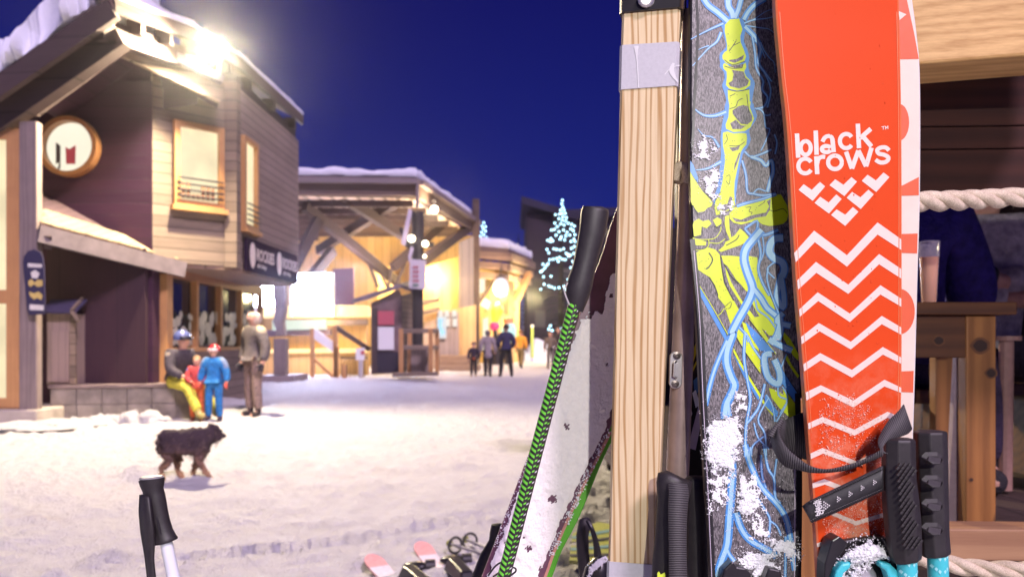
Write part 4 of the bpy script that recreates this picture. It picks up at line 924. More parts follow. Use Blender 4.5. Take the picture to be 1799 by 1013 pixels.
def granules(name, label, pl, regions, n, r0, r1, seed, off=.001, dome=.0, mat=SNOWC, jit=.2, mound=False):
    """crumbs of snow stuck inside pixel outlines; dome piles them up in the middle"""
    random.seed(seed); mb = MB()
    def hgt(u, v, f): return .0006+dome*(1-(1-f)**2)**.7*(1+.6*noise.noise(Vector((u*.09, v*.09, seed)))+.35*noise.noise(Vector((u*.3, v*.3, seed))))
    for poly, share in regions:
        us = [p[0] for p in poly]; vs = [p[1] for p in poly]; cu, cv = sum(us)/len(us), sum(vs)/len(vs); k = 0
        rad = max(max(us)-min(us), max(vs)-min(vs))/2; tries = 0
        while k < n*share and tries < n*share*14:
            tries += 1
            u, v = random.uniform(min(us), max(us)), random.uniform(min(vs), max(vs))
            q = noise.noise(Vector((u*.06, v*.06, seed)))*.9+noise.noise(Vector((u*.2, v*.2, seed+5)))*.5
            ins = False; j = len(poly)-1
            for i in range(len(poly)):
                if (poly[i][1] > v) != (poly[j][1] > v) and u < (poly[j][0]-poly[i][0])*(v-poly[i][1])/(poly[j][1]-poly[i][1])+poly[i][0]: ins = not ins
                j = i
            if not ins or q < -jit: continue
            f = max(0, 1-math.hypot(u-cu, v-cv)/rad)
            mb.crystal(pl.at(u, v, off+(hgt(u, v, f) if mound else dome*f*random.uniform(.3, 1.))), random.uniform(r0, r1)*(1 if random.random() < .93 else 1.8)); k += 1
    if mound:
        for poly, share in regions:
            us = [p[0] for p in poly]; vs = [p[1] for p in poly]; cu, cv = sum(us)/len(us), sum(vs)/len(vs); k = 36; rgs = []
            cl = catmull([(x, y, 0) for x, y in poly], 5, True); L = len(cl)
            for f in (1.02, .93, .8, .62, .42, .22, .05):
                rg = []
                for p in cl:
                    g = f*(.93+.22*noise.noise(Vector((p.x*.16, p.y*.16, 4)))); u, v = cu+(p.x-cu)*g, cv+(p.y-cv)*g
                    hh = (-.001 if f > 1 else hgt(u, v, 1-f)-.0008)
                    rg.append(pl.at(u, v, hh))
                rgs.append(rg)
            mb.rings(rgs)
    return tag(mb.build(name, mat, smooth=50 if mound else None), label, 'snow', kind='stuff')
def crust(name, label, pl, regions, seed, cell=.9, off=.0002, th=.002, ragged=1., mat=SNOWC, dome=0., crumbs=300, r=(.0003, .0009)):
    """thin packed snow with a ragged, broken rim inside pixel outlines"""
    rs = random.Random(seed); mb = MB()
    for poly in regions:
        us = [q[0] for q in poly]; vs = [q[1] for q in poly]; L = len(poly)
        def inside(u, v):
            ins = False; j = L-1; dm = 1e9
            for i in range(L):
                (x0, y0), (x1, y1) = poly[j], poly[i]
                if (y1 > v) != (y0 > v) and u < (x0-x1)*(v-y1)/(y0-y1)+x1: ins = not ins
                dx, dy = x1-x0, y1-y0; t = max(0, min(1, ((u-x0)*dx+(v-y0)*dy)/(dx*dx+dy*dy+1e-9))); dm = min(dm, math.hypot(u-x0-t*dx, v-y0-t*dy)); j = i
            return dm if ins else -dm
        u0, v0 = min(us)-6, min(vs)-6; nu, nv_ = int((max(us)-u0+6)/cell), int((max(vs)-v0+6)/cell); H_ = {}
        for j in range(nv_+1):
            for i in range(nu+1):
                u, v = u0+i*cell, v0+j*cell; e = inside(u, v); n1 = noise.noise(Vector((u*.10, v*.10, seed))); n2 = noise.noise(Vector((u*.34, v*.34, seed+2))); n3 = noise.noise(Vector((u*.9, v*.9, seed+4)))
                q = e/9+ragged*(1.1*n1+.8*n2+.35*n3)-.25
                if q > 0: H_[(i, j)] = (len(mb.v), q); mb.v.append(pl.at(u, v, off+th*min(1, q)**.6*(.55+.5*n1+.45*n2+.4*n3+.35)+dome*max(0, min(1, e/30))))
        for j in range(nv_):
            for i in range(nu):
                k = [(i, j), (i, j+1), (i+1, j+1), (i+1, j)]
                if all(x in H_ for x in k): mb.f.append([H_[x][0] for x in k]); mb.mi.append(0)
        for k in range(crumbs):
            u, v = rs.uniform(u0-4, max(us)+8), rs.uniform(v0-4, max(vs)+8); e = inside(u, v)
            if e > -9: mb.crystal(pl.at(u, v, off+(th if e > 4 else .0004)), rs.uniform(*r))
    return tag(mb.build(name, mat, smooth=75), label, 'snow', kind='stuff')
crust('snow_crumbs', 'crumbly snow heaped on the teal ski binding', ob, [bd([(340, 830), (400, 790), (480, 715), (560, 690), (640, 640), (700, 680), (790, 715), (850, 800), (880, 890), (800, 850), (730, 860), (640, 890), (560, 900), (470, 925), (450, 860), (370, 870)]), bd([(430, 1020), (470, 930), (560, 905), (640, 900), (560, 960), (520, 1020)])], 3, off=.001, th=.006, ragged=.7, dome=.010, crumbs=420, r=(.0005, .0014))
granules('frost_crumbs', 'thin frost sprinkled on the orange ski below the zigzags', o1, [([(1440, 700), (1500, 690), (1560, 740), (1570, 830), (1480, 830), (1435, 790)], .45), ([(1440, 870), (1520, 840), (1555, 860), (1560, 945), (1450, 960)], .55)], 2300, .0003, .0007, 9, .0008, 0, jit=.15, mat=plain('melting_frost', (.92, .62, .5), .3, .1))

# ---------------------------------------------------------------- black ski with the skeleton hand
bp = Pl(.985, .05)
SPECK_, t_, b_ = nodes('speckled_grey_topsheet')
v_ = coords(t_, (1, 1, .22)); n1 = noise_(t_, v_, 900, 2, .7); n2 = noise_(t_, coords(t_), 60, 3)
f_ = ramp(t_, math_(t_, 'ADD', n1, math_(t_, 'MULTIPLY', n2, .18)), .48, .74)
t_.links.new(mixc(t_, f_, (.035, .031, .035), (.26, .235, .245)), b_.inputs['Base Color']); b_.inputs['Roughness'].default_value = .38; bump(t_, b_, n1, .3, .0004)
BLUE = plain('lightning_blue', (.065, .25, .58), .35, .12, 60, .03); PALE = plain('lightning_pale', (.34, .58, .72), .35, .05, 60, .03)
LIME = plain('bone_lime', (.56, .70, .009), .35, .06, 50, .03); INK = plain('black_ink', (.012, .012, .015), .4, .1, 60, .03); MIDG = SPECK_
bski = thing('ski', 'dark speckled ski with lime skeleton hand and blue lightning', 'ski', (bp.at(1320, 2000).x, 1.02, 0))
LB = [(-330, 1290), (-318, 1262), (-270, 1235), (-180, 1220), (-60, 1214), (0, 1213), (300, 1213), (430, 1217), (560, 1224), (700, 1231), (850, 1239), (1013, 1248), (1500, 1252), (2280, 1235)]
RB = [(-330, 1312), (-318, 1340), (-270, 1364), (-180, 1374), (-60, 1378), (0, 1379), (300, 1391), (430, 1395), (560, 1401), (700, 1407), (850, 1409), (1013, 1407), (1500, 1405), (2280, 1430)]
m = MB(); ski_body(m, bp, LB, RB, .012, 0, 1, 1, tip_curve=(-60, .002))
cA, cB, cC, cD, cE = conv((1180, 0), 5.067), conv((1180, 180), 4.604), conv((1180, 380), 4.604), conv((1180, 560), 4.221), conv((1180, 780), 4.346)
O = .0003
def blue(pts, wd, pale=None, taper=False):
    n = len(pts)
    ws = [wd*(1-.75*i/(n-1)) if taper else wd for i in range(n)]
    ribbon(m, bp, pts, ws, O, 3)
    if pale: ribbon(m, bp, pts, [w_*pale for w_ in ws], O+.00005, 4)
# halo round the finger
decal(m, bp, cA([(455, 190), (440, 230), (452, 260), (465, 330), (485, 400), (470, 440), (432, 475), (425, 520), (432, 560), (428, 600), (462, 640), (470, 700), (448, 760), (470, 830), (485, 900), (480, 1013), (722, 1013), (722, 940), (718, 880), (737, 770), (735, 725), (692, 645), (682, 570), (690, 520), (672, 440), (642, 370), (652, 290), (658, 240), (635, 180), (560, 145), (490, 155)]), O, 3, 2)
decal(m, bp, cB([(445, 0), (435, 60), (420, 120), (405, 190), (395, 300), (400, 420), (385, 560), (370, 680), (340, 780), (360, 860), (505, 850), (520, 740), (545, 560), (575, 420), (610, 370), (640, 300), (625, 230), (665, 170), (690, 110), (665, 40), (640, 0)]), O, 3, 2)
O += .00006
for cv, q in ((cA, [(512, 176), (600, 168), (613, 215), (630, 265), (610, 325), (614, 380), (640, 440), (662, 505), (648, 545), (600, 575), (540, 585), (485, 565), (452, 525), (450, 495), (468, 468), (492, 452), (492, 400), (482, 340), (470, 280), (475, 210)]),
              (cA, [(455, 580), (470, 562), (520, 592), (600, 598), (658, 560), (664, 600), (645, 640), (660, 680), (700, 720), (698, 762), (650, 800), (580, 810), (512, 792), (482, 760), (490, 690), (488, 640), (460, 612)]),
              (cA, [(498, 800), (580, 814), (690, 796), (694, 860), (694, 960), (706, 1013), (700, 1030), (510, 1030), (512, 940), (500, 870)]),
              (cB, [(640, -5), (632, 40), (665, 130), (640, 200), (590, 235), (500, 242), (440, 215), (435, 180), (458, 120), (462, 60), (470, -5)]),
              (cB, [(415, 245), (450, 235), (500, 252), (560, 247), (604, 252), (610, 290), (604, 340), (578, 370), (560, 400), (542, 480), (526, 560), (510, 640), (505, 720), (512, 830), (480, 870), (430, 882), (400, 902), (360, 912), (345, 850), (358, 780), (392, 720), (410, 640), (420, 560), (430, 480), (428, 420), (414, 350), (412, 280)]),
              (cB, [(150, 560), (165, 590), (210, 660), (250, 720), (300, 770), (332, 810), (320, 842), (290, 852), (262, 882), (215, 892), (190, 862), (165, 830), (156, 800)]),
              (cB, [(465, 900), (480, 868), (505, 848), (560, 840), (660, 815), (760, 780), (830, 745), (882, 745), (932, 830), (942, 900), (930, 955), (900, 982), (860, 992), (790, 1000), (730, 985), (700, 962), (620, 972), (560, 988), (500, 972), (468, 940)]),
              (cC, [(170, 70), (180, 40), (220, 18), (250, 40), (300, 28), (322, 60), (282, 97), (242, 82), (236, 150), (180, 165)]), (cC, [(332, 30), (370, 8), (402, 28), (402, 62), (362, 84)]), (cC, [(170, 170), (215, 185), (280, 205), (275, 235), (205, 235), (175, 225)]),
              (cC, [(430, 0), (462, -10), (468, 100), (482, 170), (512, 150), (552, 98), (592, 130), (622, 170), (617, 200), (560, 232), (470, 262), (400, 288), (378, 276), (420, 240), (436, 205), (470, 190), (440, 120), (428, 60)]),
              (cC, [(185, 300), (240, 268), (300, 252), (352, 268), (388, 310), (396, 380), (406, 450), (422, 540), (452, 600), (502, 680), (548, 762), (545, 830), (500, 880), (480, 885), (450, 795), (428, 720), (378, 660), (352, 560), (308, 492), (258, 462), (200, 422), (186, 412)]),
              (cC, [(400, 318), (480, 318), (560, 326), (620, 320), (692, 332), (697, 420), (690, 560), (645, 622), (600, 602), (560, 552), (520, 512), (450, 402), (420, 382)]),
              (cC, [(700, 480), (760, 580), (820, 700), (845, 790), (855, 880), (835, 945), (790, 930), (740, 850), (690, 780), (650, 700), (655, 640), (685, 585)]),
              (cC, [(430, 400), (452, 450), (480, 530), (560, 670), (660, 800), (800, 1020), (770, 1020), (640, 830), (555, 700), (468, 560), (442, 480)]),
              (cD, [(420, -8), (470, 40), (500, 60), (560, 150), (620, 230), (655, 300), (658, 402), (600, 320), (540, 235), (480, 130), (440, 50)]), (cD, [(520, 20), (560, 40), (610, 120), (640, 180), (648, 240), (600, 200), (550, 130)]),
              (cD, [(592, -8), (650, -20), (700, 40), (755, 80), (765, 120), (722, 122), (680, 80), (630, 40)]), (cD, [(822, 85), (880, 150), (940, 262), (940, 310), (898, 270), (830, 145)]), (cD, [(850, 260), (890, 340), (945, 420), (935, 440), (880, 360), (845, 300)]),
              (cD, [(720, 510), (780, 530), (830, 562), (820, 500), (880, 580), (938, 660), (938, 715), (885, 738), (800, 662), (740, 582)]), (cD, [(460, 200), (520, 320), (560, 400), (660, 560), (700, 640), (760, 710), (745, 715), (650, 590), (540, 410), (455, 240)])):
    decal(m, bp, cv(q), O, 2, 1)
O += .00006
GREY = 0
for cv, q in ((cA, [(512, 537), (580, 527), (645, 490), (632, 532), (560, 562), (512, 548)]), (cA, [(500, 590), (640, 572), (632, 600), (560, 608)]), (cA, [(535, 625), (640, 640), (655, 690), (688, 722), (670, 765), (600, 790), (520, 770), (505, 742), (540, 720), (550, 660)]),
              (cB, [(500, 60), (560, 30), (610, 28), (650, 110), (650, 150), (610, 180), (560, 175), (520, 130), (492, 92)]), (cB, [(472, 170), (520, 140), (560, 187), (602, 190), (560, 217), (490, 217)]), (cB, [(465, 366), (520, 362), (552, 348), (540, 382), (492, 398)]), (cB, [(556, 400), (540, 418), (508, 500), (502, 560), (522, 510), (546, 442)]),
              (cB, [(382, 862), (400, 830), (450, 820), (470, 760), (490, 770), (478, 850), (430, 880)]), (cB, [(488, 930), (560, 950), (640, 915), (762, 890), (788, 842), (770, 800), (802, 780), (792, 870), (762, 920), (680, 932), (600, 966), (520, 966)]), (cB, [(210, 890), (270, 880), (275, 940), (225, 950)]), (cA, [(540, 985), (590, 950), (640, 935), (670, 960), (690, 1020), (545, 1020)])):
    decal(m, bp, cv(q), O, GREY, 1)
O += .00004
for cv, q, wd in ((cA, [(510, 460), (545, 410), (575, 365)], 1.3), (cA, [(545, 410), (608, 378)], 1.2), (cA, [(515, 970), (570, 950), (590, 900), (630, 878)], 1.3), (cA, [(515, 860), (565, 835)], 1.2), (cA, [(470, 590), (540, 612), (630, 605)], 1.3), (cA, [(470, 535), (540, 578), (650, 548)], 1.3), (cA, [(500, 800), (590, 815), (690, 795)], 1.3), (cA, [(668, 840), (680, 950), (690, 1013)], 1.2),
              (cB, [(425, 340), (450, 300), (440, 260)], 1.2), (cB, [(465, 350), (540, 352), (590, 320)], 1.2), (cB, [(440, 600), (470, 590), (465, 660), (440, 640)], 1), (cB, [(600, 850), (640, 845), (625, 880), (650, 890), (640, 905)], 1), (cB, [(700, 840), (745, 810), (755, 790)], 1), (cB, [(790, 870), (830, 880), (900, 860), (935, 900)], 1.2), (cB, [(170, 830), (215, 905), (270, 885)], 1.2), (cB, [(345, 850), (350, 800), (400, 720)], 1.1),
              (cC, [(300, 295), (330, 350), (300, 410), (275, 425)], 2.2), (cC, [(395, 320), (410, 440), (440, 560), (500, 680)], 2.0), (cC, [(425, 385), (470, 470), (540, 545)], 2), (cC, [(300, 490), (350, 570), (375, 640)], 1.4), (cC, [(430, 730), (480, 690), (470, 740), (420, 750), (380, 790)], 1.1), (cC, [(440, 235), (520, 190), (545, 150)], 1.6), (cC, [(400, 60), (380, 90), (340, 80)], 1.2), (cC, [(180, 165), (240, 165), (245, 90)], 1.4), (cC, [(185, 265), (260, 262), (300, 225), (290, 190)], 1.2),
              (cC, [(200, 510), (330, 740), (455, 970)], 1.3), (cD, [(570, 0), (660, 120), (765, 262)], 1.6), (cD, [(440, 60), (520, 210), (650, 400)], 1.3), (cD, [(430, 150), (540, 360), (690, 600)], 1.4), (cD, [(800, 340), (860, 440), (935, 545)], 1.3)):
    ribbon(m, bp, cv(q), wd, O, 5)
for cv, q in ((cC, [(190, 505), (330, 735), (460, 965)]), (cD, [(575, -5), (668, 120), (772, 260)]), (cC, [(170, 178), (250, 188), (345, 178), (392, 122), (398, 85)]), (cC, [(190, 272), (258, 272), (298, 235), (298, 190)]), (cC, [(300, 212), (380, 217), (432, 180)]), (cC, [(375, 800), (400, 780), (425, 745), (450, 760), (455, 715), (490, 690)])):
    ribbon(m, bp, cv(q), 1.3, O+.00001, 2)
rs = random.Random(8)
for cv, (x0, x1, y0, y1), k in ((cA, (490, 620, 250, 480), 8), (cA, (520, 680, 830, 980), 5), (cB, (440, 580, 260, 340), 6), (cB, (430, 500, 420, 700), 9), (cB, (500, 850, 800, 900), 12), (cC, (210, 360, 300, 450), 10), (cC, (460, 660, 340, 480), 10), (cC, (330, 480, 480, 720), 9), (cD, (560, 700, 80, 300), 7)):
    for i in range(k):
        a, b = rs.uniform(x0, x1), rs.uniform(y0, y1); decal(m, bp, [(p[0], p[1]) for p in [(cv([(a, b)])[0][0]+.7*math.cos(q), cv([(a, b)])[0][1]+.7*math.sin(q)) for q in (0, 1.2, 2.5, 3.8, 5)]], O+.00001, 5)
O += .00005
# stripes and lightning
decal(m, bp, cC([(190, 520), (225, 570), (330, 750), (440, 950), (452, 1015), (430, 1000), (300, 770), (195, 575)]), O, 3)
decal(m, bp, cB([(150, 470), (175, 505), (215, 615), (212, 650), (186, 620), (150, 560)]), O, 3)
for q in ([(545, 20), (640, 110), (762, 245), (720, 245), (655, 235), (590, 135)], [(822, 380), (935, 560), (935, 640), (862, 545), (800, 445)], [(450, 250), (530, 380), (650, 580), (640, 602), (535, 430)], [(690, 560), (790, 690), (780, 730), (690, 640)]): decal(m, bp, cD(q), O, 3)
for q, wd, pl_, tp in (([(280, -20), (325, 50), (410, 115), (500, 195)], 13, .5, 0), ([(500, -20), (505, 60), (535, 110), (548, 165)], 13, .62, 0), ([(620, -20), (595, 80), (560, 165)], 10, .6, 0), ([(830, -10), (740, 45), (680, 110), (640, 180)], 11, .5, 0), ([(460, 212), (330, 270), (170, 352)], 6, .4, 1), ([(440, 290), (400, 375), (320, 440), (185, 590)], 6.5, .5, 1), ([(330, 410), (270, 430), (230, 450)], 3, .5, 1),
                       ([(645, 210), (730, 180), (840, 168), (920, 148)], 4, .5, 1), ([(650, 212), (740, 170), (830, 110), (910, 80)], 2.4, .4, 1), ([(655, 230), (780, 250), (860, 262), (920, 305)], 2.6, .5, 1), ([(650, 240), (745, 340), (790, 440), (770, 560), (830, 650), (890, 730)], 11, .45, 1), ([(790, 380), (820, 450), (870, 520), (910, 560), (920, 650)], 3, .4, 1), ([(710, 300), (740, 470), (752, 610), (812, 720), (805, 800), (852, 870), (822, 950), (750, 972)], 4, .35, 0), ([(770, 560), (850, 700), (880, 820), (850, 960)], 3, .4, 0), ([(740, 360), (790, 420), (830, 520)], 5, .4, 1)):
    blue(cA(q), wd, pl_, tp)
for q, wd, pl_, tp in (([(440, 78), (350, 108), (260, 105), (175, 48)], 9, .35, 1), ([(385, 365), (330, 285), (260, 268), (210, 215)], 4.6, .3, 1), ([(400, 480), (290, 535), (195, 548)], 6.5, .4, 1), ([(590, 398), (640, 440), (720, 420), (805, 382)], 4, .45, 0), ([(640, 440), (720, 470), (762, 512), (805, 470), (818, 560), (795, 640), (772, 725)], 7, .55, 0), ([(568, 470), (600, 590), (612, 720), (660, 740), (740, 752), (840, 740)], 4.5, .35, 0), ([(525, 840), (600, 815), (720, 785), (845, 742)], 5.5, .25, 0), ([(670, 48), (740, 80), (760, 200), (792, 222), (752, 330), (720, 392)], 2.8, .4, 0), ([(800, 100), (760, 105), (720, 60)], 3, .4, 0), ([(830, 260), (850, 330), (835, 420)], 3, .4, 0), ([(760, 720), (700, 700), (660, 735)], 3, .4, 0)):
    blue(cB(q), wd, pl_, tp)
for q, wd, pl_ in (([(590, 100), (690, 38), (680, 130), (640, 152), (590, 100)], 4.5, .25), ([(690, 150), (720, 300), (700, 420), (730, 530), (790, 640)], 5, .3), ([(735, 165), (745, 280), (720, 360)], 3, .3), ([(860, 110), (760, 150), (690, 150)], 6, .25), ([(780, 420), (770, 500), (800, 620), (870, 800)], 3.4, .4), ([(830, 370), (770, 430), (830, 500)], 3, .4), ([(660, 600), (680, 700), (700, 760), (780, 820), (850, 920)], 3, .35), ([(545, 900), (600, 960), (620, 1015)], 4, .35)):
    blue(cC(q), wd, pl_)
main = cC([(725, 108), (655, 190), (600, 265), (585, 350), (610, 450), (652, 570), (640, 640), (600, 725), (540, 830), (490, 930)])+cD([(450, 120), (412, 230), (408, 330), (440, 430), (465, 490), (440, 560), (402, 640), (395, 740)])
O += .00005
blue(main, 16, .5)
for q, wd, pl_ in (([(652, 575), (720, 660), (770, 740), (840, 800), (880, 850)], 13, .5),): blue(cC(q), wd, pl_)
for q, wd, pl_ in (([(410, 160), (335, 330), (292, 460), (250, 640)], 9.5, .4), ([(430, 560), (420, 640), (430, 720)], 8, .5), ([(500, 60), (560, 125), (600, 205), (660, 295)], 4, .4), ([(545, 100), (535, 280), (560, 450), (582, 600), (550, 800), (545, 1020)], 5.5, .4), ([(690, 480), (650, 640), (600, 720), (550, 780)], 5, .45), ([(700, 560), (745, 640), (765, 760)], 3.2, .4), ([(850, 260), (800, 400), (790, 560), (855, 610), (775, 760)], 3, .5), ([(720, 580), (640, 740), (690, 850), (700, 1010)], 3.4, .5), ([(680, 870), (600, 940), (590, 1015)], 3.2, .4), ([(610, 770), (640, 880), (720, 960)], 3, .4), ([(820, 500), (860, 590), (800, 700)], 2.6, .4)):
    blue(cD(q), wd, pl_)
for q, wd, pl_ in (([(455, -5), (462, 230), (452, 400), (440, 560), (432, 680), (420, 780), (380, 890), (340, 1030)], 15, .5), ([(420, 790), (440, 840), (480, 890)], 8, .5), ([(490, 520), (530, 640), (600, 730), (720, 800), (800, 850)], 13, .45), ([(560, 0), (600, 150), (690, 330), (800, 450), (870, 560), (905, 720), (940, 960)], 11, .45), ([(640, 390), (720, 510), (750, 580), (740, 710)], 4, .4), ([(745, 580), (800, 620), (835, 695)], 3.4, .4), ([(700, 0), (735, 180), (780, 260), (790, 400), (830, 450)], 4.5, .4), ([(680, 80), (690, 240), (720, 330)], 4, .4), ([(800, 110), (780, 260)], 3.4, .4), ([(870, 700), (865, 1020)], 5, .4), ([(600, 20), (590, 120)], 4, .4)):
    blue(cE(q), wd, pl_)
# lightning lettering down the right side
O += .00005
for cv, q, wd in ((cC, [(900, 175), (840, 180), (800, 220), (790, 290), (830, 340), (890, 370), (910, 430), (890, 490)], 11), (cC, [(885, 470), (865, 560), (850, 650), (900, 740), (905, 640), (880, 480)], 8), (cC, [(900, 780), (850, 850), (960, 885)], 8), (cC, [(880, 860), (850, 960), (800, 1030)], 9), (cD, [(800, -5), (805, 90), (780, 150)], 9), (cD, [(720, 150), (790, 190), (890, 235)], 8), (cD, [(740, 255), (690, 270), (690, 350), (720, 440), (790, 480), (800, 400), (760, 300)], 9)):
    ribbon(m, bp, cv(q), wd+4, O, 3); ribbon(m, bp, cv(q), wd, O+.00003, 4)
# edges: black sidewall and thin lines
ribbon(m, bp, [(1216, 420), (1230, 560), (1237, 700), (1245, 850), (1253, 1030)], 9, O+.0001, 1)
ribbon(m, bp, [(1219, 440), (1229, 560), (1235, 700), (1243, 850), (1251, 1030)], 1.0, O+.00015, 6)
ribbon(m, bp, [(1401, 690), (1404, 850), (1402, 1030)], 10, O+.0001, 1)
ribbon(m, bp, [(1396, 800), (1396, 900), (1395, 1030)], 1.6, O+.00015, 6)
ribbon(m, bp, [(1223, -20), (1226, 60), (1222, 140), (1216, 260)], 4, O, 1)
m.build('topsheet', [SPECK_, BLKP, LIME, BLUE, PALE, INK, plain('lilac_line', (.6, .52, .62), .3)], bski)
bb = MB(); eb = Pl(.966, .05)
extr(bb, eb, cE([(398, 950), (460, 888), (495, 930), (560, 940), (605, 985), (600, 1060), (370, 1060)]), .003, .02); extr(bb, eb, cE([(740, 940), (830, 960), (860, 1060), (700, 1060)]), .001, .02)
bb.build('binding', BLKP, bski, bevel=.002)
crust('snow_crumbs', 'wet snow clumps stuck on the skeleton hand ski', bp, [cD([(240, 830), (290, 745), (370, 715), (480, 720), (540, 790), (525, 880), (500, 1015), (240, 1015)]), cE([(245, 0), (500, 0), (500, 200), (430, 250), (390, 200), (290, 190), (260, 110)]), cE([(500, 350), (620, 330), (680, 400), (560, 560), (480, 520)]), cE([(490, 860), (560, 800), (640, 800), (740, 830), (800, 900), (850, 980), (840, 1030), (600, 1030), (600, 960), (500, 930)]), cE([(740, 720), (830, 690), (940, 720), (985, 830), (940, 890), (850, 860), (760, 830)])], 21, off=.0010, th=.0028, ragged=1.15, dome=.0015, crumbs=330)
crust('snow_crumbs', 'loose snow dusting around the skeleton finger bone', bp, [cB([(180, 340), (250, 270), (320, 300), (350, 390), (260, 490), (190, 470)]), cB([(215, 620), (330, 520), (410, 540), (385, 690), (340, 800), (250, 730)]), cB([(370, 840), (480, 800), (500, 860), (400, 900)])], 27, cell=.7, off=.0009, th=.0012, ragged=2.1, crumbs=130, r=(.0002, .0006))
crust('snow_crumbs', 'broken icy crust low on the skeleton hand ski', bp, [cE([(300, 180), (440, 240), (430, 420), (300, 520), (290, 300)]), cE([(480, 230), (640, 230), (700, 420), (640, 640), (520, 500)]), cE([(600, 600), (720, 560), (740, 760), (640, 740)]), cD([(470, 540), (560, 560), (560, 700), (460, 680)])], 29, cell=.7, off=.0009, th=.0012, ragged=2.4, crumbs=120, r=(.0002, .0007))

granules('snow_crumbs', 'fine snow specks sprinkled over the skeleton hand ski', bp, [([(1225, 700), (1395, 700), (1400, 1000), (1255, 1000)], .6), ([(1220, 200), (1275, 200), (1290, 350), (1220, 350)], .15), ([(1300, 560), (1390, 600), (1390, 700), (1240, 700)], .25)], 700, .0003, .0008, 33, .001, 0, jit=.1)

# ---------------------------------------------------------------- rack post of pale pine, taped, with a black cap
pp = Pl(1.03, .0, -.27, .16)
back = -pp.n*.04
def slant(v): return (1092+(v-25)*(1068-1092)/960., 1193+(v-60)*(1152-1193)/925.)
rack = thing('rack_post', 'pale pine rack post with black steel cap and grey tape bands', 'post', (pp.at(1110, 1013).x, 1.03, 0))
m = MB()
vs_ = [12]+list(range(30, 1100, 30))+[1500, 1930]
rg = []
for v in vs_:
    l, r = slant(v); w_ = .6*noise.noise(Vector((v*.02, 1, 0))); c_ = 4.5
    rg.append([pp.at(l+w_, v)+back, pp.at(l+w_, v, -.004), pp.at(l+w_+c_, v), pp.at(r-c_, v), pp.at(r+.5*w_, v, -.004), pp.at(r+.5*w_, v)+back])
m.rings([r[::-1] for r in rg]); m.build('post', PINE, rack)
def band(name, v0l, v0r, v1l, v1r, mat, par, g=2.2, th=.0016):
    mb = MB(); pts = []
    def ring(vl, vr):
        l, r = slant(vl)[0]-g, slant(vr)[1]+g
        return [pp.at(l, vl)+back*1.04, pp.at(l, vl, -.003), pp.at(l+5, vl, th), pp.at(r-5, vr, th), pp.at(r, vr, -.003), pp.at(r, vr)+back*1.04]
    k = 10; mb.rings([ring(v0l+(v1l-v0l)*i/k, v0r+(v1r-v0r)*i/k)[::-1] for i in range(k+1)])
    return mb.build(name, mat, par, smooth=35)
tp_ = band('tape', 80, 74, 158, 151, TAPE, rack)
band('tape', 985, 991, 1090, 1096, TAPE, rack)
band('cap', -60, -60, 24, 15, BLKP, rack, 4, .004)
mb = MB()
ribbon(mb, pp, [(1118, 82), (1119, 100), (1121, 130), (1122, 155)], [9, 3, 2, 1.5], .0022, 0); ribbon(mb, pp, [(1184, 112), (1180, 125), (1186, 138), (1192, 146)], [4, 9, 5, 2], .0022, 0); ribbon(mb, pp, [(1168, 132), (1180, 120), (1196, 116)], 1.6, .0022, 0)
mb.build('tape_fold', plain('tape_light', (.68, .67, .68), .4, .05), rack)
bo = MB(); c = pp.at(1136, 3, .004)
rgs = []
for r_, o_ in ((.011, 0), (.011, .004), (.008, .0055), (.0045, .0055), (.0045, .002)): rgs.append([c+Vector((math.cos(a*.524)*r_, 0, math.sin(a*.524)*r_))+pp.n*o_ for a in range(12)])
bo.rings(rgs); bo.build('bolt', STEEL, rack, smooth=30)
# metal tube behind the post with a hinge plate
tb = thing('metal_tube', 'worn aluminium tube running down beside the pine post', 'tube', P(1188, 1013, 1.06))
m = MB(); tp = Pl(1.06); loft(m, tp, [(1213, 20, 16), (1211, 170, 16), (1207, 400, 17), (1200, 600, 19), (1190, 838, 20), (1187, 1000, 20)], 20, 1); m.build('tube', ALU, tb, smooth=50)
m = MB(); tq = Pl(1.042); pl_o = [(1188+11.5*math.cos(R(a))+.0, 628+11.5*math.sin(R(a))) for a in range(180, 361, 20)]+[(1187+11.5*math.cos(R(a)), 671+11.5*math.sin(R(a))) for a in range(0, 181, 20)]
extr(m, tq, pl_o, 0, .004); hg = m.build('hinge_plate', STEEL, tb, bevel=.001)
for u, v in ((1189, 624), (1186, 674)):
    m = MB(); c = tq.at(u, v); m.rings([[c+Vector((math.cos(a*.6283)*r_, -o_, math.sin(a*.6283)*r_)) for a in range(10)] for r_, o_ in ((.005, 0), (.005, .0025), (.002, .003), (.002, .001))]); m.build('screw', plain('dark_screw', (.16, .13, .12), .35, .2, 60, .1, metal=.8), hg, smooth=30)
m = MB(); m.tube([tq.at(1188, 634, .002), tq.at(1183, 637, .006), tq.at(1182, 660, .006), tq.at(1187, 664, .002)], .0014, 6); extr(m, tq, [(1185, 637), (1192, 637), (1191, 662), (1184, 662)], .0015, .002); m.build('staple', STEEL, hg, smooth=40)
m = MB(); m.box(P(1190, 0, 1.09).x, P(1206, 0, 1.09).x, 1.09, 1.11, .4, 1.85)  # black strip added to paint the dark gap beside the tube
tag(m.build('gap_strip', DARKM, origin=(P(1198, 0, 1.09).x, 1.1, .4)), 'flat black strip added as the dark gap between pine post and tube', 'bar')
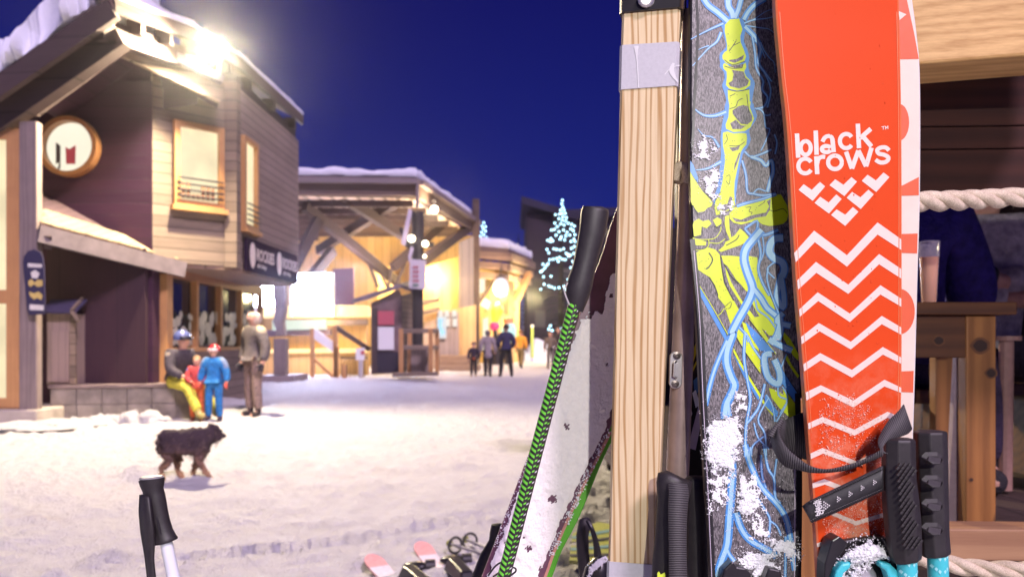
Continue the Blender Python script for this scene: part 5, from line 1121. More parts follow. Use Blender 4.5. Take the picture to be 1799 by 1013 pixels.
# ski seen through the gap
gp = Pl(1.15, .02)
m = MB(); ski_body(m, gp, [(420, 1208), (450, 1202), (700, 1195), (1013, 1190), (1700, 1200)], [(420, 1225), (450, 1270), (700, 1290), (1013, 1290), (1700, 1300)], .012, 0, 0, 0)
for q, mm in (([(1214, 622), (1227, 590), (1228, 606), (1214, 648)], 1), ([(1212, 655), (1226, 628), (1227, 632), (1213, 662)], 1), ([(1218, 668), (1226, 660), (1228, 684), (1220, 700)], 2), ([(1216, 690), (1222, 684), (1230, 710), (1222, 716)], 3), ([(1208, 786), (1230, 700), (1236, 720), (1222, 790)], 4), ([(1204, 740), (1214, 716), (1216, 726), (1208, 750)], 3)): decal(m, gp, q, .0006, mm)
tag(m.build('ski', [BLKP, plain('yellow_print', (.7, .55, .03), .4), plain('blue_print', (.08, .2, .42), .4), SNOWC, plain('lilac_print', (.5, .42, .55), .4)], origin=(gp.at(1240, 1700).x, 1.15, 0)), 'mostly hidden black ski with yellow and lilac stripes behind the tube', 'ski')
# black pole grips low beside the post
g2 = thing('ski_pole', 'black grip with ribbed wrist strap hanging beside the pine post', 'ski pole', P(1170, 2100, .985))
m = MB(); gpl = Pl(.985); loft(m, gpl, [(1188, 834, 20), (1186, 838, 31), (1184, 850, 31), (1182, 880, 27), (1180, 910, 27), (1178, 950, 28), (1174, 985, 28), (1172, 1020, 27), (1171, 1060, 27), (1171, 1062, 12)], 18, .7); m.build('grip', BLKR, g2, smooth=60)
m = MB(); loft(m, gpl, [(1171, 1055, 9), (1190, 2090, 8)], 12, 1); m.build('shaft', BLKP, g2, smooth=60)
tie([((1174, 846, 0.963), (1207, 850, 0.963)), ((1175, 865, 0.957), (1210, 867, 0.957)), ((1174, 900, 0.954), (1207, 902, 0.954)), ((1175, 960, 0.953), (1206, 960, 0.953)), ((1175, 1060, 0.955), (1208, 1060, 0.955))], 'strap', WEB, g2)
m = MB(); extr(m, Pl(.962), [(1155, 1006), (1158, 1003), (1161, 1009), (1168, 1005), (1169, 1012), (1164, 1020), (1155, 1020)], 0, .002); m.build('emblem', plain('lime_emblem', (.6, .75, .05), .5), g2)
g3 = thing('ski_pole', 'black grip in shadow between ribbed strap and skeleton ski', 'ski pole', P(1225, 2000, 1.03))
m = MB(); loft(m, Pl(1.03), [(1224, 836, 16), (1224, 842, 21), (1225, 880, 20), (1226, 950, 21), (1228, 1060, 20), (1228, 1062, 10)], 16, .8); m.build('grip', BLKR, g3, smooth=60)
m = MB(); loft(m, Pl(1.03), [(1228, 1058, 8), (1236, 2030, 8)], 12, 1); m.build('shaft', BLKP, g3, smooth=60)

# ---------------------------------------------------------------- snow covered wide ski and green patterned pole
sp2 = Pl(1.2, .06)
wide = thing('ski', 'wide ski caked with snow and green edged, leaning behind the post', 'ski', P(620, 1788, 1.19))
LW = [(352, 1098), (362, 1086), (400, 1072), (440, 1060), (520, 1030), (620, 992), (752, 946), (860, 905), (980, 859), (1200, 775), (1760, 560)]
RW = [(352, 1112), (362, 1135), (400, 1152), (440, 1158), (520, 1150), (620, 1122), (752, 1072), (860, 1020), (980, 968), (1200, 885), (1760, 665)]
m = MB(); ski_body(m, sp2, LW, RW, .014, 0, 1, 1, lip=2)
for a, b, mm in (((0, 3), 0, 1),): pass
ribbon(m, sp2, [(1073, 758), (1046, 812), (1015, 874), (976, 962), (955, 1020), (880, 1215)], 5, .0004, 2)
m.build('base', [plain('plum_base', (.13, .05, .085), .4, .3, 20), plain('plum_edge', (.20, .08, .11), .35, .2), plain('coral_edge', (.55, .25, .2), .4)], wide)
m = MB(); gq = Pl(1.207, .06); ski_body(m, gq, [(700, 1090), (752, 1066), (806, 1043), (868, 1012), (957, 974), (1013, 954), (1200, 882), (1760, 662)], [(700, 1118), (760, 1083), (810, 1058), (907, 1018), (969, 986), (1013, 970), (1200, 900), (1760, 682)], .012, 0, 0, 0, lip=2)
m.build('sidewall', plain('bright_green', (.10, .42, .02), .4, .1, 30), wide)
def snowsheet():
    mb = MB(); lt, rt = smooth_tab(LW), smooth_tab(RW); nu = 90; vs = [372+1.7*i for i in range(400)]; idx = {}
    holes = [(995, 748, 8), (970, 876, 13), (1066, 640, 2.5), (920, 944, 5), (928, 962, 9), (1038, 672, 1.5), (950, 1000, 8), (900, 985, 10), (888, 955, 6)]
    for j, v in enumerate(vs):
        l, r = edge(lt, v), edge(rt, v)
        for i in range(nu+1):
            t = i/nu; u = l+(r-l)*t
            q = noise.noise(Vector((u*.035, v*.035, 2)))*.6+noise.noise(Vector((u*.11, v*.11, 7)))*.35
            e = min(t*9, (1-t)*(7 if v > 700 else 20), 1)
            ed = min(t, 1-t)*(r-l)
            h = .0048+.0030*q+.0011*noise.noise(Vector((u*.35, v*.35, 1)))
            cut = ed+5*noise.noise(Vector((u*.09, v*.09, 9))) < (7 if t < .5 else 9) or (v < 560 and t < .24+.16*noise.noise(Vector((u*.06, v*.05, 4))) + (560-v)/900)
            for hu, hv, hr in holes:
                dd = math.hypot(u-hu, v-hv)/hr
                if dd < 1.9: h *= min(1, .25+dd*.45)
                h *= .75+.25*min(1, dd)
                if dd+.8*noise.noise(Vector((u*.45, v*.45, 3))) < .30: cut = True
            h *= max(.15, min(1, ed/14))
            idx[(i, j)] = (len(mb.v), cut); mb.v.append(sp2.at(u, v, .0003+h))
    for j in range(len(vs)-1):
        for i in range(nu):
            q = [idx[(i, j)], idx[(i, j+1)], idx[(i+1, j+1)], idx[(i+1, j)]]
            if not any(c for _, c in q): mb.f.append([a for a, _ in q]); mb.mi.append(0)
    return tag(mb.build('snow_crust', snowmat('crust_snow', (.92, .88, .85), 110, .6, .003, .5), smooth=80), 'crust of snow covering the wide leaning ski', 'snow', kind='stuff')
snowsheet()
granules('snow_crumbs', 'snow crumbs along the edges of the wide leaning ski', sp2, [([(1035, 545), (1046, 545), (1000, 660), (960, 740), (915, 860), (880, 960), (866, 960), (900, 870), (950, 745), (985, 650)], .55), ([(1068, 750), (1076, 752), (1040, 830), (1000, 920), (975, 975), (962, 975), (1000, 890), (1040, 800)], .45)], 700, .0007, .0016, 12, .001, .002)
gp_ = thing('ski_pole', 'ski pole with black grip and green chevron shaft before the snowy ski', 'ski pole', P(640, 2000, 1.0))
gl = Pl(1.0)
m = MB(); loft(m, gl, [(1046, 364, 14), (1046, 366, 23), (1045, 372, 25), (1041, 406, 23.5), (1033, 440, 21.5), (1026, 470, 20.5), (1018, 500, 23), (1014, 520, 21), (1013, 538, 15), (1012, 547, 12)], 18, .8); m.build('grip', BLKR, gp_, smooth=60)
sh0, sh1 = gl.at(1010.5, 532), gl.at(884, 1016); dx = (sh1-sh0); shL = dx.length; dx.normalize(); sdv = dx.cross(gl.n).normalized(); rS = .0084
if sdv.x < 0: sdv = -sdv
end = sh0+dx*((sh0.z+.05)/-dx.z)
m = MB(); m.tube([sh0, end], rS, 20); m.build('shaft', plain('shaft_black', (.03, .022, .025), .35, .2), gp_, smooth=60)
GRN = plain('shaft_green', (.16, .62, .05), .4, .1, 40)
m = MB(); pit = .0069; k = int(shL/pit)+3
def cyl(t, th): return sh0+dx*t+(sdv*math.sin(th)+gl.n*math.cos(th))*(rS+.0003)
for i in range(k):
    for a0, a1, th_, sl in ((-1.35, -.12, .50, .55), (.05, .38, .34, -.3), (.5, .85, .30, -.3)):
        n = 6
        P0 = []; P1 = []
        for j in range(n+1):
            a = a0+(a1-a0)*j/n; t = i*pit+sl*pit*j/n+(0 if a0 < 0 else pit*.3)
            P0.append(cyl(t, a)); P1.append(cyl(t+pit*th_, a))
        m.add(P0+P1, [[j, j+1, n+j+2, n+j+1] for j in range(n)], 1 if a0 > .4 and i % 2 else 0)
m.build('pattern', [GRN, plain('shaft_white', (.6, .62, .6), .5)], gp_, smooth=60)
m = MB(); m.tube(catmull([gl.at(996, 498, .015), gl.at(990, 510, .016), gl.at(993, 522, .016), gl.at(999, 536, .014)], 4), .0009, 5); m.build('cord', plain('pale_cord', (.45, .42, .42), .6), gp_)
# grip of its twin beyond, left of the ski foot
g5 = thing('ski_pole', 'black curved pole grip peeking out left of the snowy ski', 'ski pole', P(700, 1700, 1.6))
m = MB(); loft(m, Pl(1.6), [(876, 919, 6), (876, 922, 13), (874, 936, 14), (869, 952, 11), (864, 962, 12), (858, 975, 14), (852, 992, 15), (845, 1010, 15), (834, 1040, 14)], 14, .9); m.build('grip', BLKR, g5, smooth=60)
m = MB(); loft(m, Pl(1.6), [(835, 1036, 7), (500, 1690, 7)], 10, 1); m.build('shaft', BLKP, g5, smooth=60)
m = MB(); m.tube(catmull([P(858, 1010, 1.15), P(872, 992, 1.14), P(890, 984, 1.14), P(900, 990, 1.14), P(884, 1000, 1.14), P(866, 1012, 1.14)], 5), .0014, 6)
m.tube(catmull([P(868, 1018, 1.14), P(886, 1003, 1.135), P(902, 996, 1.135), P(905, 1004, 1.135), P(880, 1020, 1.135)], 5), .0014, 6)
tag(m.build('cord_loop', BLKP, smooth=60), 'thin black cord loop at the foot of the snowy ski', 'cord')
g6 = thing('ski_pole', 'black pole grip with drooping strap loop left of the pine post', 'ski pole', P(1040, 1600, 1.9))
m = MB(); loft(m, Pl(1.9), [(1027, 908, 5), (1027, 911, 10), (1026, 925, 11), (1023, 940, 11), (1024, 970, 11), (1027, 1000, 11), (1030, 1030, 10)], 14, .9); m.build('grip', BLKR, g6, smooth=60)
m = MB(); loft(m, Pl(1.9), [(1030, 1026, 5), (1060, 1505, 5)], 10, 1); m.build('shaft', BLKP, g6, smooth=60)
tie([((1028, 914, 1.87), (1036, 912, 1.87)), ((1036, 930, 1.86), (1044, 928, 1.86)), ((1042, 955, 1.86), (1052, 952, 1.86)), ((1044, 985, 1.87), (1057, 980, 1.87)), ((1046, 1010, 1.88), (1054, 1012, 1.88))], 'strap', BLKP, g6, solid=.003)
hb_ = thing('ski_boot', 'black rounded boot shell rimmed with snow at the post foot', 'boot', P(1050, 1100, 1.7))
m = MB(); loft(m, Pl(1.7), [(1060, 978, 6), (1056, 986, 16), (1052, 1000, 24), (1048, 1030, 30), (1046, 1100, 32)], 16, .9); m.build('shell', BLKP, hb_, smooth=60)
granules('snow_crumbs', 'snow rim on the black boot shell beside the post', Pl(1.66), [([(1030, 1010), (1036, 996), (1050, 982), (1066, 976), (1068, 984), (1054, 992), (1042, 1003), (1036, 1016)], 1)], 260, .0012, .003, 41, 0, .004)

# ---------------------------------------------------------------- lone pole at lower left
g7 = thing('ski_pole', 'lone ski pole with black grip and white shaft stuck in the snow', 'ski pole', P(430, 2165, 1.1))
gl7 = Pl(1.1)
m = MB(); loft(m, gl7, [(266, 838, 18), (266.5, 841, 22), (267.5, 850, 20.5), (269, 860, 17.5), (271, 871, 18.5), (274, 884, 18), (277, 900, 17.5), (281, 918, 17.5), (285.5, 934, 18), (289, 945, 20), (290, 949, 22), (290.5, 951, 21), (291, 953, 12)], 22, .85); m.build('grip', BLKR, g7, smooth=50)
m = MB(); loft(m, gl7, [(266, 836, 19), (266.2, 839, 21.5)], 18, .85); m.build('top_cap', plain('cap_grey', (.25, .24, .24), .4), g7, smooth=40)
m = MB(); loft(m, gl7, [(291.5, 950, 10.5), (305, 1013, 11), (545, 2165, 9)], 18, 1); m.build('shaft', plain('white_shaft', (.72, .74, .80), .3, .03), g7, smooth=60)
tie([((247, 868, 1.085), (262, 872, 1.075)), ((246, 900, 1.085), (265, 900, 1.07)), ((249, 935, 1.085), (269, 930, 1.07)), ((254, 965, 1.085), (270, 960, 1.075)), ((257, 985, 1.085), (269, 985, 1.075)), ((262, 1030, 1.085), (274, 1030, 1.075))], 'strap', BLKR, g7, solid=.004)
m = MB(); loft(m, Pl(1.075), [(274, 905, 1), (279, 925, 1.3), (281, 935, .8)], 8, .5); m.build('seam', BLKP, g7)

# ---------------------------------------------------------------- two grips in front of the orange skis
g8 = thing('ski_pole', 'black embossed pole grip with strap and teal shaft before orange ski', 'ski pole', P(1600, 2500, .9), 'pair of teal ski poles')
gl8 = Pl(.885)
hexs = [1.0]*8
m = MB(); loft(m, gl8, [(1578, 769, 25), (1578, 773, 28.5), (1578.5, 800, 28.5), (1579, 840, 29), (1582, 880, 31), (1586, 925, 31), (1589, 960, 29), (1591, 978, 27), (1591.5, 984, 25), (1592, 985, 14)], 8, .9)
gr8 = m.build('grip', BLKR, g8, bevel=.0016)
# raised brick pattern: small tiles on the front facets
def tiles(par, pl, cu, v0, v1, half, step, name, tri):
    mb = MB(); k = 0; v = v0
    while v < v1:
        for s in range(-2, 3):
            u = cu(v)+s*step*.95+(step*.47 if k % 2 else 0)
            if tri(u-cu(v), v): extr(mb, pl, [(u-step*.42, v+step*.30), (u+step*.02, v-step*.28), (u+step*.42, v+step*.02), (u, v+step*.55)], .0008, .003)
        v += step*.62; k += 1
    return mb.build(name, BLKR, par, bevel=.0005)
tiles(g8, Pl(.862), lambda v: 1592+(v-840)*.085, 815, 962, 0, 9, 'embossing', lambda du, v: -14 < du < 12+6*math.sin(v*.2))
tie([((1587.5, 710, .90), (1602, 753, .90)), ((1578, 722, .897), (1594, 762, .892)), ((1562, 737, .893), (1578, 768, .885)), ((1549, 757, .885), (1560, 773, .876)), ((1542, 776, .875), (1549, 792, .868)), ((1549, 792, .87), (1560, 797, .868))], 'strap', WEB, g8)
tie([((1552, 786, .862), (1552, 800, .862)), ((1520, 806, .868), (1520, 813, .872)), ((1487, 817, .87), (1487, 825, .874)), ((1452, 824, .875), (1450, 829.5, .879)), ((1424, 818, .882), (1424, 829.5, .884)), ((1403, 804, .893), (1402, 825, .893)), ((1382, 785, .905), (1378, 818, .905)), ((1369, 762, .92), (1362, 796, .92)), ((1368, 744, .94), (1354, 772, .94))], 'strap', WEB, g8)
tie([((1368, 742, .94), (1354, 772, .94)), ((1378, 738, .955), (1372, 778, .955)), ((1395, 730, .965), (1390, 790, .965)), ((1412, 724, .968), (1412, 806, .968)), ((1440, 722, .972), (1440, 810, .972))], 'strap', WEB, g8)
tie([((1349, 764, .932), (1362, 770, .932)), ((1358, 750, .935), (1370, 758, .935)), ((1372, 735, .94), (1377, 739, .94))], 'strap', WEB, g8, solid=.002)
stp = conv((1340, 700), 4.404)
flat = tie([((1410, 888, .905), (1428, 917, .905)), ((1421, 880, .900), (1431, 915, .900)), ((1470, 856, .893), (1482, 893, .893)), ((1510, 837, .888), (1515, 878, .888)), ((1552, 817, .884), (1552, 861, .884))], 'strap_end', plain('black_ribbon', (.028, .026, .03), .55, .2, 300, .3, .0004), g8, solid=.002)
m = MB()
def strapP(x, y):    # a point just in front of the strap's face
    u, v = stp([(x, y)])[0]; Y = .905+(.884-.905)*min(1, max(0, (u-1410)/142))**.6-.0025
    return P(u, v, Y)
ax = Vector((1552-1421, 839-898, 0)).normalized()
for cx_, cy_, s_, rws in ((487, 828, 12, 4), (590, 775, 10, 3), (680, 735, 9.5, 3), (773, 688, 9, 3), (868, 645, 9, 3)):
    for i in range(rws):
        for j in range(rws-i):
            x = cx_+(i-1)*s_*1.15; y = cy_+(j-(rws-1-i)/2)*s_*1.75-(x-cx_)*.1
            q = [(x-s_*.5, y), (x, y-s_*.62), (x+s_*.5, y-s_*.12), (x, y+s_*.62)]
            m.poly([strapP(a, b) for a, b in q][::-1])
o_, r_, u_ = strapP(440, 898), strapP(420, 800)-strapP(440, 898), strapP(420, 898)-strapP(470, 888)
put_text(m, 'black', strapP(446, 900), r_, u_, .0185, .0050, bold=.03); put_text(m, 'crows', strapP(474, 888), r_, u_, .0185, .0045, bold=.03)
m.build('strap_print', plain('strap_silver', (.68, .66, .66), .5), g8)
m = MB()
for sgn, y0_ in ((0, 0), (1, 1)):
    for k in range(34):
        t = (k+.5)/34; a = (365+t*(925-365), (790+t*(530-790)) if not sgn else (957+t*(712-957)))
        p = strapP(a[0], a[1]+(12 if not sgn else -12)); m.ball(p, .0013, 6, 4, sq=(1.2, .5, .9))
m.build('strap_edging', BLKP, g8, smooth=60)
def teal_shaft(par, pl, u0, u1, v0, hw):
    mb = MB(); loft(mb, pl, [(u0, v0, hw), (u1, 1013+60, hw), (u1+40, 2480, hw*.85)], 20, 1); mb.build('shaft', TEAL, par, smooth=60)
    mb = MB(); rr = hw/F*pl.Y0
    for row in range(3):
        vv = v0+12+row*22
        for s in (-1, 1):
            for q in range(3):
                pts = [(u0+s*(2+q*5), vv-q*4-6), (u0+s*(5+q*5), vv-q*4-9), (u0+s*(7+q*5), vv-q*4-5), (u0+s*(4+q*5), vv-q*4-1)]
                def cp(u, v):
                    x = (u-u0)/hw; x = max(-.97, min(.97, x)); return pl.at(u, v, rr*math.sqrt(1-x*x)+.0003)
                mb.poly([cp(a, b) for a, b in (pts if s < 0 else pts[::-1])])
    mb.build('shaft_print', TEALL, par)
teal_shaft(g8, gl8, 1593.5, 1594, 980, 16.5)
g9 = thing('ski_pole', 'black faceted pole grip with four ridges and teal shaft, rightmost', 'ski pole', P(1660, 2500, .9), 'pair of teal ski poles')
gl9 = Pl(.9)
m = MB(); loft(m, gl9, [(1634, 756, 24), (1634, 759, 28.5), (1634.5, 775, 28.5), (1636, 830, 28), (1638.5, 900, 27), (1640.5, 940, 26), (1643, 968, 26), (1643.5, 974, 25), (1644, 976, 14)], 8, .85); m.build('grip', BLKR, g9, bevel=.0018)
gf = Pl(.877); wz = conv((1340, 660), 2.869)
for y in (445, 562, 680, 800):
    ys = y; top = wz([(820, ys-62), (880, ys-62), (905, ys-42), (905, ys-30), (885, ys), (830, ys), (800, ys-30), (800, ys-42)])
    mb = MB(); n = len(top); low = [gf.at(u, v, 0) for u, v in top]
    cu = sum(p[0] for p in top)/n; yb = wz([(0, ys)])[0][1]; yt = wz([(0, ys-62)])[0][1]
    hi = [gf.at(cu+(u-cu)*.72+2, yb+(v-yb)*.62-1.5, .0062 if v > (yb+yt)/2 else .0012) for u, v in top]
    mb.add(low+hi, [list(range(n, 2*n))[::-1]]+[[i, (i+1) % n, n+(i+1) % n, n+i][::-1] for i in range(n)]); mb.build('ridge', BLKR, g9, bevel=.0008)
teal_shaft(g9, gl9, 1647, 1650, 970, 17)

# ---------------------------------------------------------------- ropes
ROPE_, t_, b_ = nodes('manila_rope'); v_ = coords(t_); n_ = noise_(t_, v_, 700, 3, .7); n2 = noise_(t_, v_, 60, 3)
t_.links.new(mixc(t_, ramp(t_, math_(t_, 'ADD', math_(t_, 'MULTIPLY', n_, .7), math_(t_, 'MULTIPLY', n2, .3)), .35, .62), (.40, .30, .20), (.80, .68, .52)), b_.inputs['Base Color']); b_.inputs['Roughness'].default_value = .85; bump(t_, b_, n_, .7, .0012)
def rope(name, label, pts, R_, pitch, hand=1, seed=1):
    path = catmull(pts, 24); t = thing(name, label, 'rope', pts[0]); rs = random.Random(seed); acc = 0
    fz = MB()
    for s in range(3):
        acc = 0; ctr = []; prev = None
        for i, p in enumerate(path):
            if i: acc += (p-path[i-1]).length
            d = (path[min(i+1, len(path)-1)]-path[max(i-1, 0)]).normalized(); a = Vector((0, 0, 1)); a = (a-d*a.dot(d)).normalized(); b = d.cross(a)
            th = hand*2*math.pi*acc/pitch+2*math.pi*s/3
            ctr.append(p+(a*math.cos(th)+b*math.sin(th))*R_*.50)
        mb = MB(); mb.tube(ctr, R_*.56, 12); mb.build('strand', ROPE_, t, smooth=70)
        for i in range(0, len(ctr), 1):
            for q in range(2):
                if rs.random() < .5:
                    d0 = Vector((rs.gauss(0, 1), rs.gauss(0, 1), rs.gauss(0, 1))).normalized(); p = ctr[i]+d0*R_*.55; e = p+(d0+Vector((rs.gauss(0, .8), rs.gauss(0, .8), rs.gauss(0, .8))))*R_*rs.uniform(.06, .22); w_ = Vector((.00025, 0, .0002)); fz.add([p-w_, p+w_, e], [(0, 1, 2)])
    fz.build('fibre', ROPE_, t); return t
rope('rope', 'thick twisted rope strung below the dark board, upper one', [P(1186, 304, 1.09), P(1300, 325, 1.10), P(1450, 348, 1.14), P(1620, 354, 1.2), P(1799, 346, 1.27), P(1990, 335, 1.24)], 0.0154, .128, 1, 2)
rope('rope', 'thick twisted rope along the low beam, lower one', [P(1580, 968, 1.42), P(1640, 985, 1.40), P(1720, 998, 1.38), P(1799, 1001, 1.36), P(1990, 1003, 1.33)], 0.0154, .128, 1, 3)
m = MB(); kn = P(1196, 307, 1.055); m.ball(kn, .0155, 16, 10, sq=(1.1, .8, .85)); m.tube(catmull([P(1186, 316, 1.045), P(1190, 296, 1.04), P(1199, 292, 1.038), P(1206, 306, 1.038), P(1203, 320, 1.042)], 5), .006, 10)
tag(m.build('rope_knot', ROPE_, smooth=60, origin=kn), 'rope knot tied at the metal tube beside the pine post', 'knot')

# ---------------------------------------------------------------- terrace bar on the right
tr = thing('terrace_bar', 'timber terrace bar with pale top beam, dark boards and low rail beam', 'bar', (2, 2.5, 0))
def tb_(name, mb, mat, **k): return mb.build(name, mat, tr, **k)
pa, pb = P(1560, 118, 1.55), P(1990, 82, 1.50)
m = MB(); m.slab([pa, pb, pb+Vector((0, 0, .35)), pa+Vector((0, 0, .35))], (0, .14, 0)); tb_('top_beam', m, PINEX, bevel=.006)
m = MB(); x0 = P(1590, 0, 1.72).x
for k, (v0, v1) in enumerate(((60, 222), (224, 262), (264, 337))):
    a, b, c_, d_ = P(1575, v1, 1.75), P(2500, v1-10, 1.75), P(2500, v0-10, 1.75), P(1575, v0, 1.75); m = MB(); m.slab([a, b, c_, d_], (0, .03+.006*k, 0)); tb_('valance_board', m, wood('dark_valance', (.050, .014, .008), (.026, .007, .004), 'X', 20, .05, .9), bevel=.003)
m = MB(); m.box(1.5, 5, 1.80, 6.5, 2.10, 2.2); tb_('roof', m, BEAMD)
a, b = P(1385, 982, 1.9), P(2100, 988, 1.9); m = MB(); m.slab([a, b, b+Vector((0, 0, .076)), a+Vector((0, 0, .076))], (0, .09, 0)); tb_('rail_beam', m, wood('rail_wood', (.42, .24, .12), (.28, .14, .07), 'X', 18, .05, .6, dist=.9, knots=True, bigs=14, bst=.06), bevel=.004)
m = MB(); m.slab([P(1402, 700, 1.86), P(1452, 700, 1.86), P(1452, 1500, 1.86), P(1402, 1500, 1.86)][::-1], (0, .03, 0)); tb_('post', m, LEGW, bevel=.003)
m = MB(); m.box(.5, 5, 2.0, 8, .60, .66); tb_('deck', m, planks('deck_boards', (.04, .022, .02), (.07, .04, .035), 'X', .14))
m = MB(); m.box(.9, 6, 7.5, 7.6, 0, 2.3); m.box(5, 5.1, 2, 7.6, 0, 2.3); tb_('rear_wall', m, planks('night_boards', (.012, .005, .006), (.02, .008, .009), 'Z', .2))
# table
ta = thing('bar_table', 'wooden bar table with shade toned top and knotty leg behind the rope', 'table', P(1720, 925, 2.25))
Yt = 2.25; zt_ = P(0, 531, Yt).z; zb_ = P(0, 553, Yt).z; zl = P(0, 926, Yt).z
m = MB(); m.box(P(1480, 0, Yt).x, P(1776, 0, Yt).x, Yt-.03, Yt+.62, zb_, zt_); m.build('table_top', TABW, ta, bevel=.004)
m = MB(); m.box(P(1490, 0, Yt).x, P(1704, 0, Yt).x, Yt, Yt+.03, P(0, 628, Yt).z, zb_-.001); m.build('apron', TABW, ta, bevel=.003)
for x, y, mt in ((1724, Yt-.005, LEGW), (1510, Yt, LEGW), (1665, Yt+.55, LEGW)):
    q = P(x, 0, y); m = MB(); m.box(q.x-.042, q.x+.042, y, y+.045, zl, zb_-.001); m.build('leg', mt, ta, bevel=.004)
kp = Pl(Yt-.006)
KN = [plain('knot_ring', (.14, .055, .018), .6), plain('knot_core', (.035, .014, .006), .6)]
for u, v, r_ in ((1722, 607, 12), (1741, 655, 8), (1706, 842, 3), (1649, 598, 8)):
    m = MB(); pk = kp if u > 1660 else Pl(Yt-.001)
    for k_, g_ in ((0, 1.4), (1, 1.)): decal(m, pk, [(u+r_*g_*math.cos(q_*.4488)*(1+.12*math.sin(q_*2.)), v+r_*g_*.9*math.sin(q_*.4488)) for q_ in range(14)], .0006+.0003*k_, k_)
    m.build('knot', KN, ta)
m = MB(); m.slab([P(1684, 560, 2.3), P(1698, 560, 2.3), P(1684, 926, 2.3), P(1664, 926, 2.3)][::-1], (0, .02, 0)); m.build('leg_side', plain('lilac_wood', (.34, .25, .3), .6), ta)
cup = thing('beer_cup', 'clear plastic cup half full of amber beer on the bar table', 'cup', P(1632, 531, 2.4))
GL, t_, b_ = nodes('clear_plastic'); b_.inputs['Base Color'].default_value = (.9, .88, .95, 1); b_.inputs['Alpha'].default_value = .20; b_.inputs['Roughness'].default_value = .15
cpl = Pl(2.32)
m = MB(); loft(m, cpl, [(1632, 533, 12), (1632, 480, 14.5), (1632, 428, 17.5), (1632, 426, 18.5), (1632, 424, 17)], 20, 1); m.build('cup', GL, cup, smooth=60)
m = MB(); loft(m, cpl, [(1632, 532, 11.3), (1632, 452, 15.2)], 20, 1); m.build('beer', plain('amber_beer', (.50, .17, .006), .15, .1), cup, smooth=60)
st_ = thing('stool', 'small pinkish round stool behind the table leg', 'stool', P(1775, 760, 3.0))
m = MB(); loft(m, Pl(3.0), [(1770, 590, 22), (1770, 598, 22)], 16, 1); m.build('seat', plain('pink_wood', (.36, .20, .17), .6), st_)
m = MB(); loft(m, Pl(3.0), [(1768, 598, 12), (1765, 860, 12)], 12, 1); m.build('leg', plain('pink_wood', (0, 0, 0)), st_)
m = MB(); m.tube([P(1723, 112, 1.9), P(1719, 140, 1.9), P(1716, 168, 1.9), P(1709, 214, 1.9)], .0013, 6)
nl = m.build('neon_thread', emit('violet_glow', (.30, .16, 1), 1.6), origin=P(1723, 112, 1.9)); tag(nl, 'thin violet light thread hanging from the pale beam', 'light')
lamp('bar_violet_light', 'POINT', (1.25, 4.0, 1.9), 9, (.30, .12, 1), size=.1)

# ---------------------------------------------------------------- gear lying on the snow
def flat_ski(name, label, tip, tail, wd, Y0, col):
    a, b = Vector(tip), Vector(tail); d = (b-a); L = d.length; d.normalize(); s = Vector((-d.y, d.x, 0)); t = thing(name, label, 'ski', a, 'skis lying on the snow')
    n = 40; A_ = []; B_ = []
    for i in range(n+1):
        f = (i/n)**1.6; x = f*L; w_ = max(.004, wd/2*math.sqrt(max(0, 1-(1-min(1, x/.085))**2))*(1-.18*math.sin(f*math.pi))); up = .06*max(0, 1-x/.34)**2+.02
        A_.append(a+d*x+s*w_+Vector((0, 0, up))); B_.append(a+d*x-s*w_+Vector((0, 0, up)))
    mb = MB(); k = n+1; dn = Vector((0, 0, -.012))
    mb.add(A_+B_, [[i, i+1, k+i+1, k+i] for i in range(11)], 0); mb.add(A_+B_, [[i, i+1, k+i+1, k+i] for i in range(11, n)], 1)
    mb.add([p+dn for p in A_]+[p+dn for p in B_], [[k+i, k+i+1, i+1, i] for i in range(n)], 2)
    mb.add(A_+[p+dn for p in A_], [[i, k+i, k+i+1, i+1] for i in range(n)], 2); mb.add(B_+[p+dn for p in B_], [[i, i+1, k+i+1, k+i] for i in range(n)], 2)
    mb.build('topsheet', [plain('coral_tip', (.86, .42, .38), .4), plain('pale_pink_sheet', (.84, .74, .76), .4), plain('coral_base', (.62, .30, .28), .4)], t)
    c = a+d*(L*.60)+Vector((0, 0, .07)); mb = MB(); mb.hexa([c-d*.14-s*.045, c+d*.14-s*.045, c+d*.14+s*.045, c-d*.14+s*.045], [c-d*.10-s*.03+Vector((0, 0, .07)), c+d*.1-s*.03+Vector((0, 0, .05)), c+d*.1+s*.03+Vector((0, 0, .05)), c-d*.1+s*.03+Vector((0, 0, .07))])
    mb.hexa([c+d*.3-s*.04, c+d*.42-s*.04, c+d*.42+s*.04, c+d*.3+s*.04], [c+d*.31-s*.03+Vector((0, 0, .09)), c+d*.4-s*.03+Vector((0, 0, .1)), c+d*.4+s*.03+Vector((0, 0, .1)), c+d*.31+s*.03+Vector((0, 0, .09))])
    mb.build('binding', BLKP, t, bevel=.008)
def gp0(u, v): Y = H*F/(v-HZ); return Vector(((u-CX)/F*Y, Y, 0))
flat_ski('ski', 'pale ski with coral tip lying farthest left on the snow', gp0(650, 998), gp0(800, 1095), .115, 0, 0)
flat_ski('ski', 'pale ski with coral tip lying beside black bindings on snow', gp0(738, 974), gp0(870, 1090), .115, 0, 0)
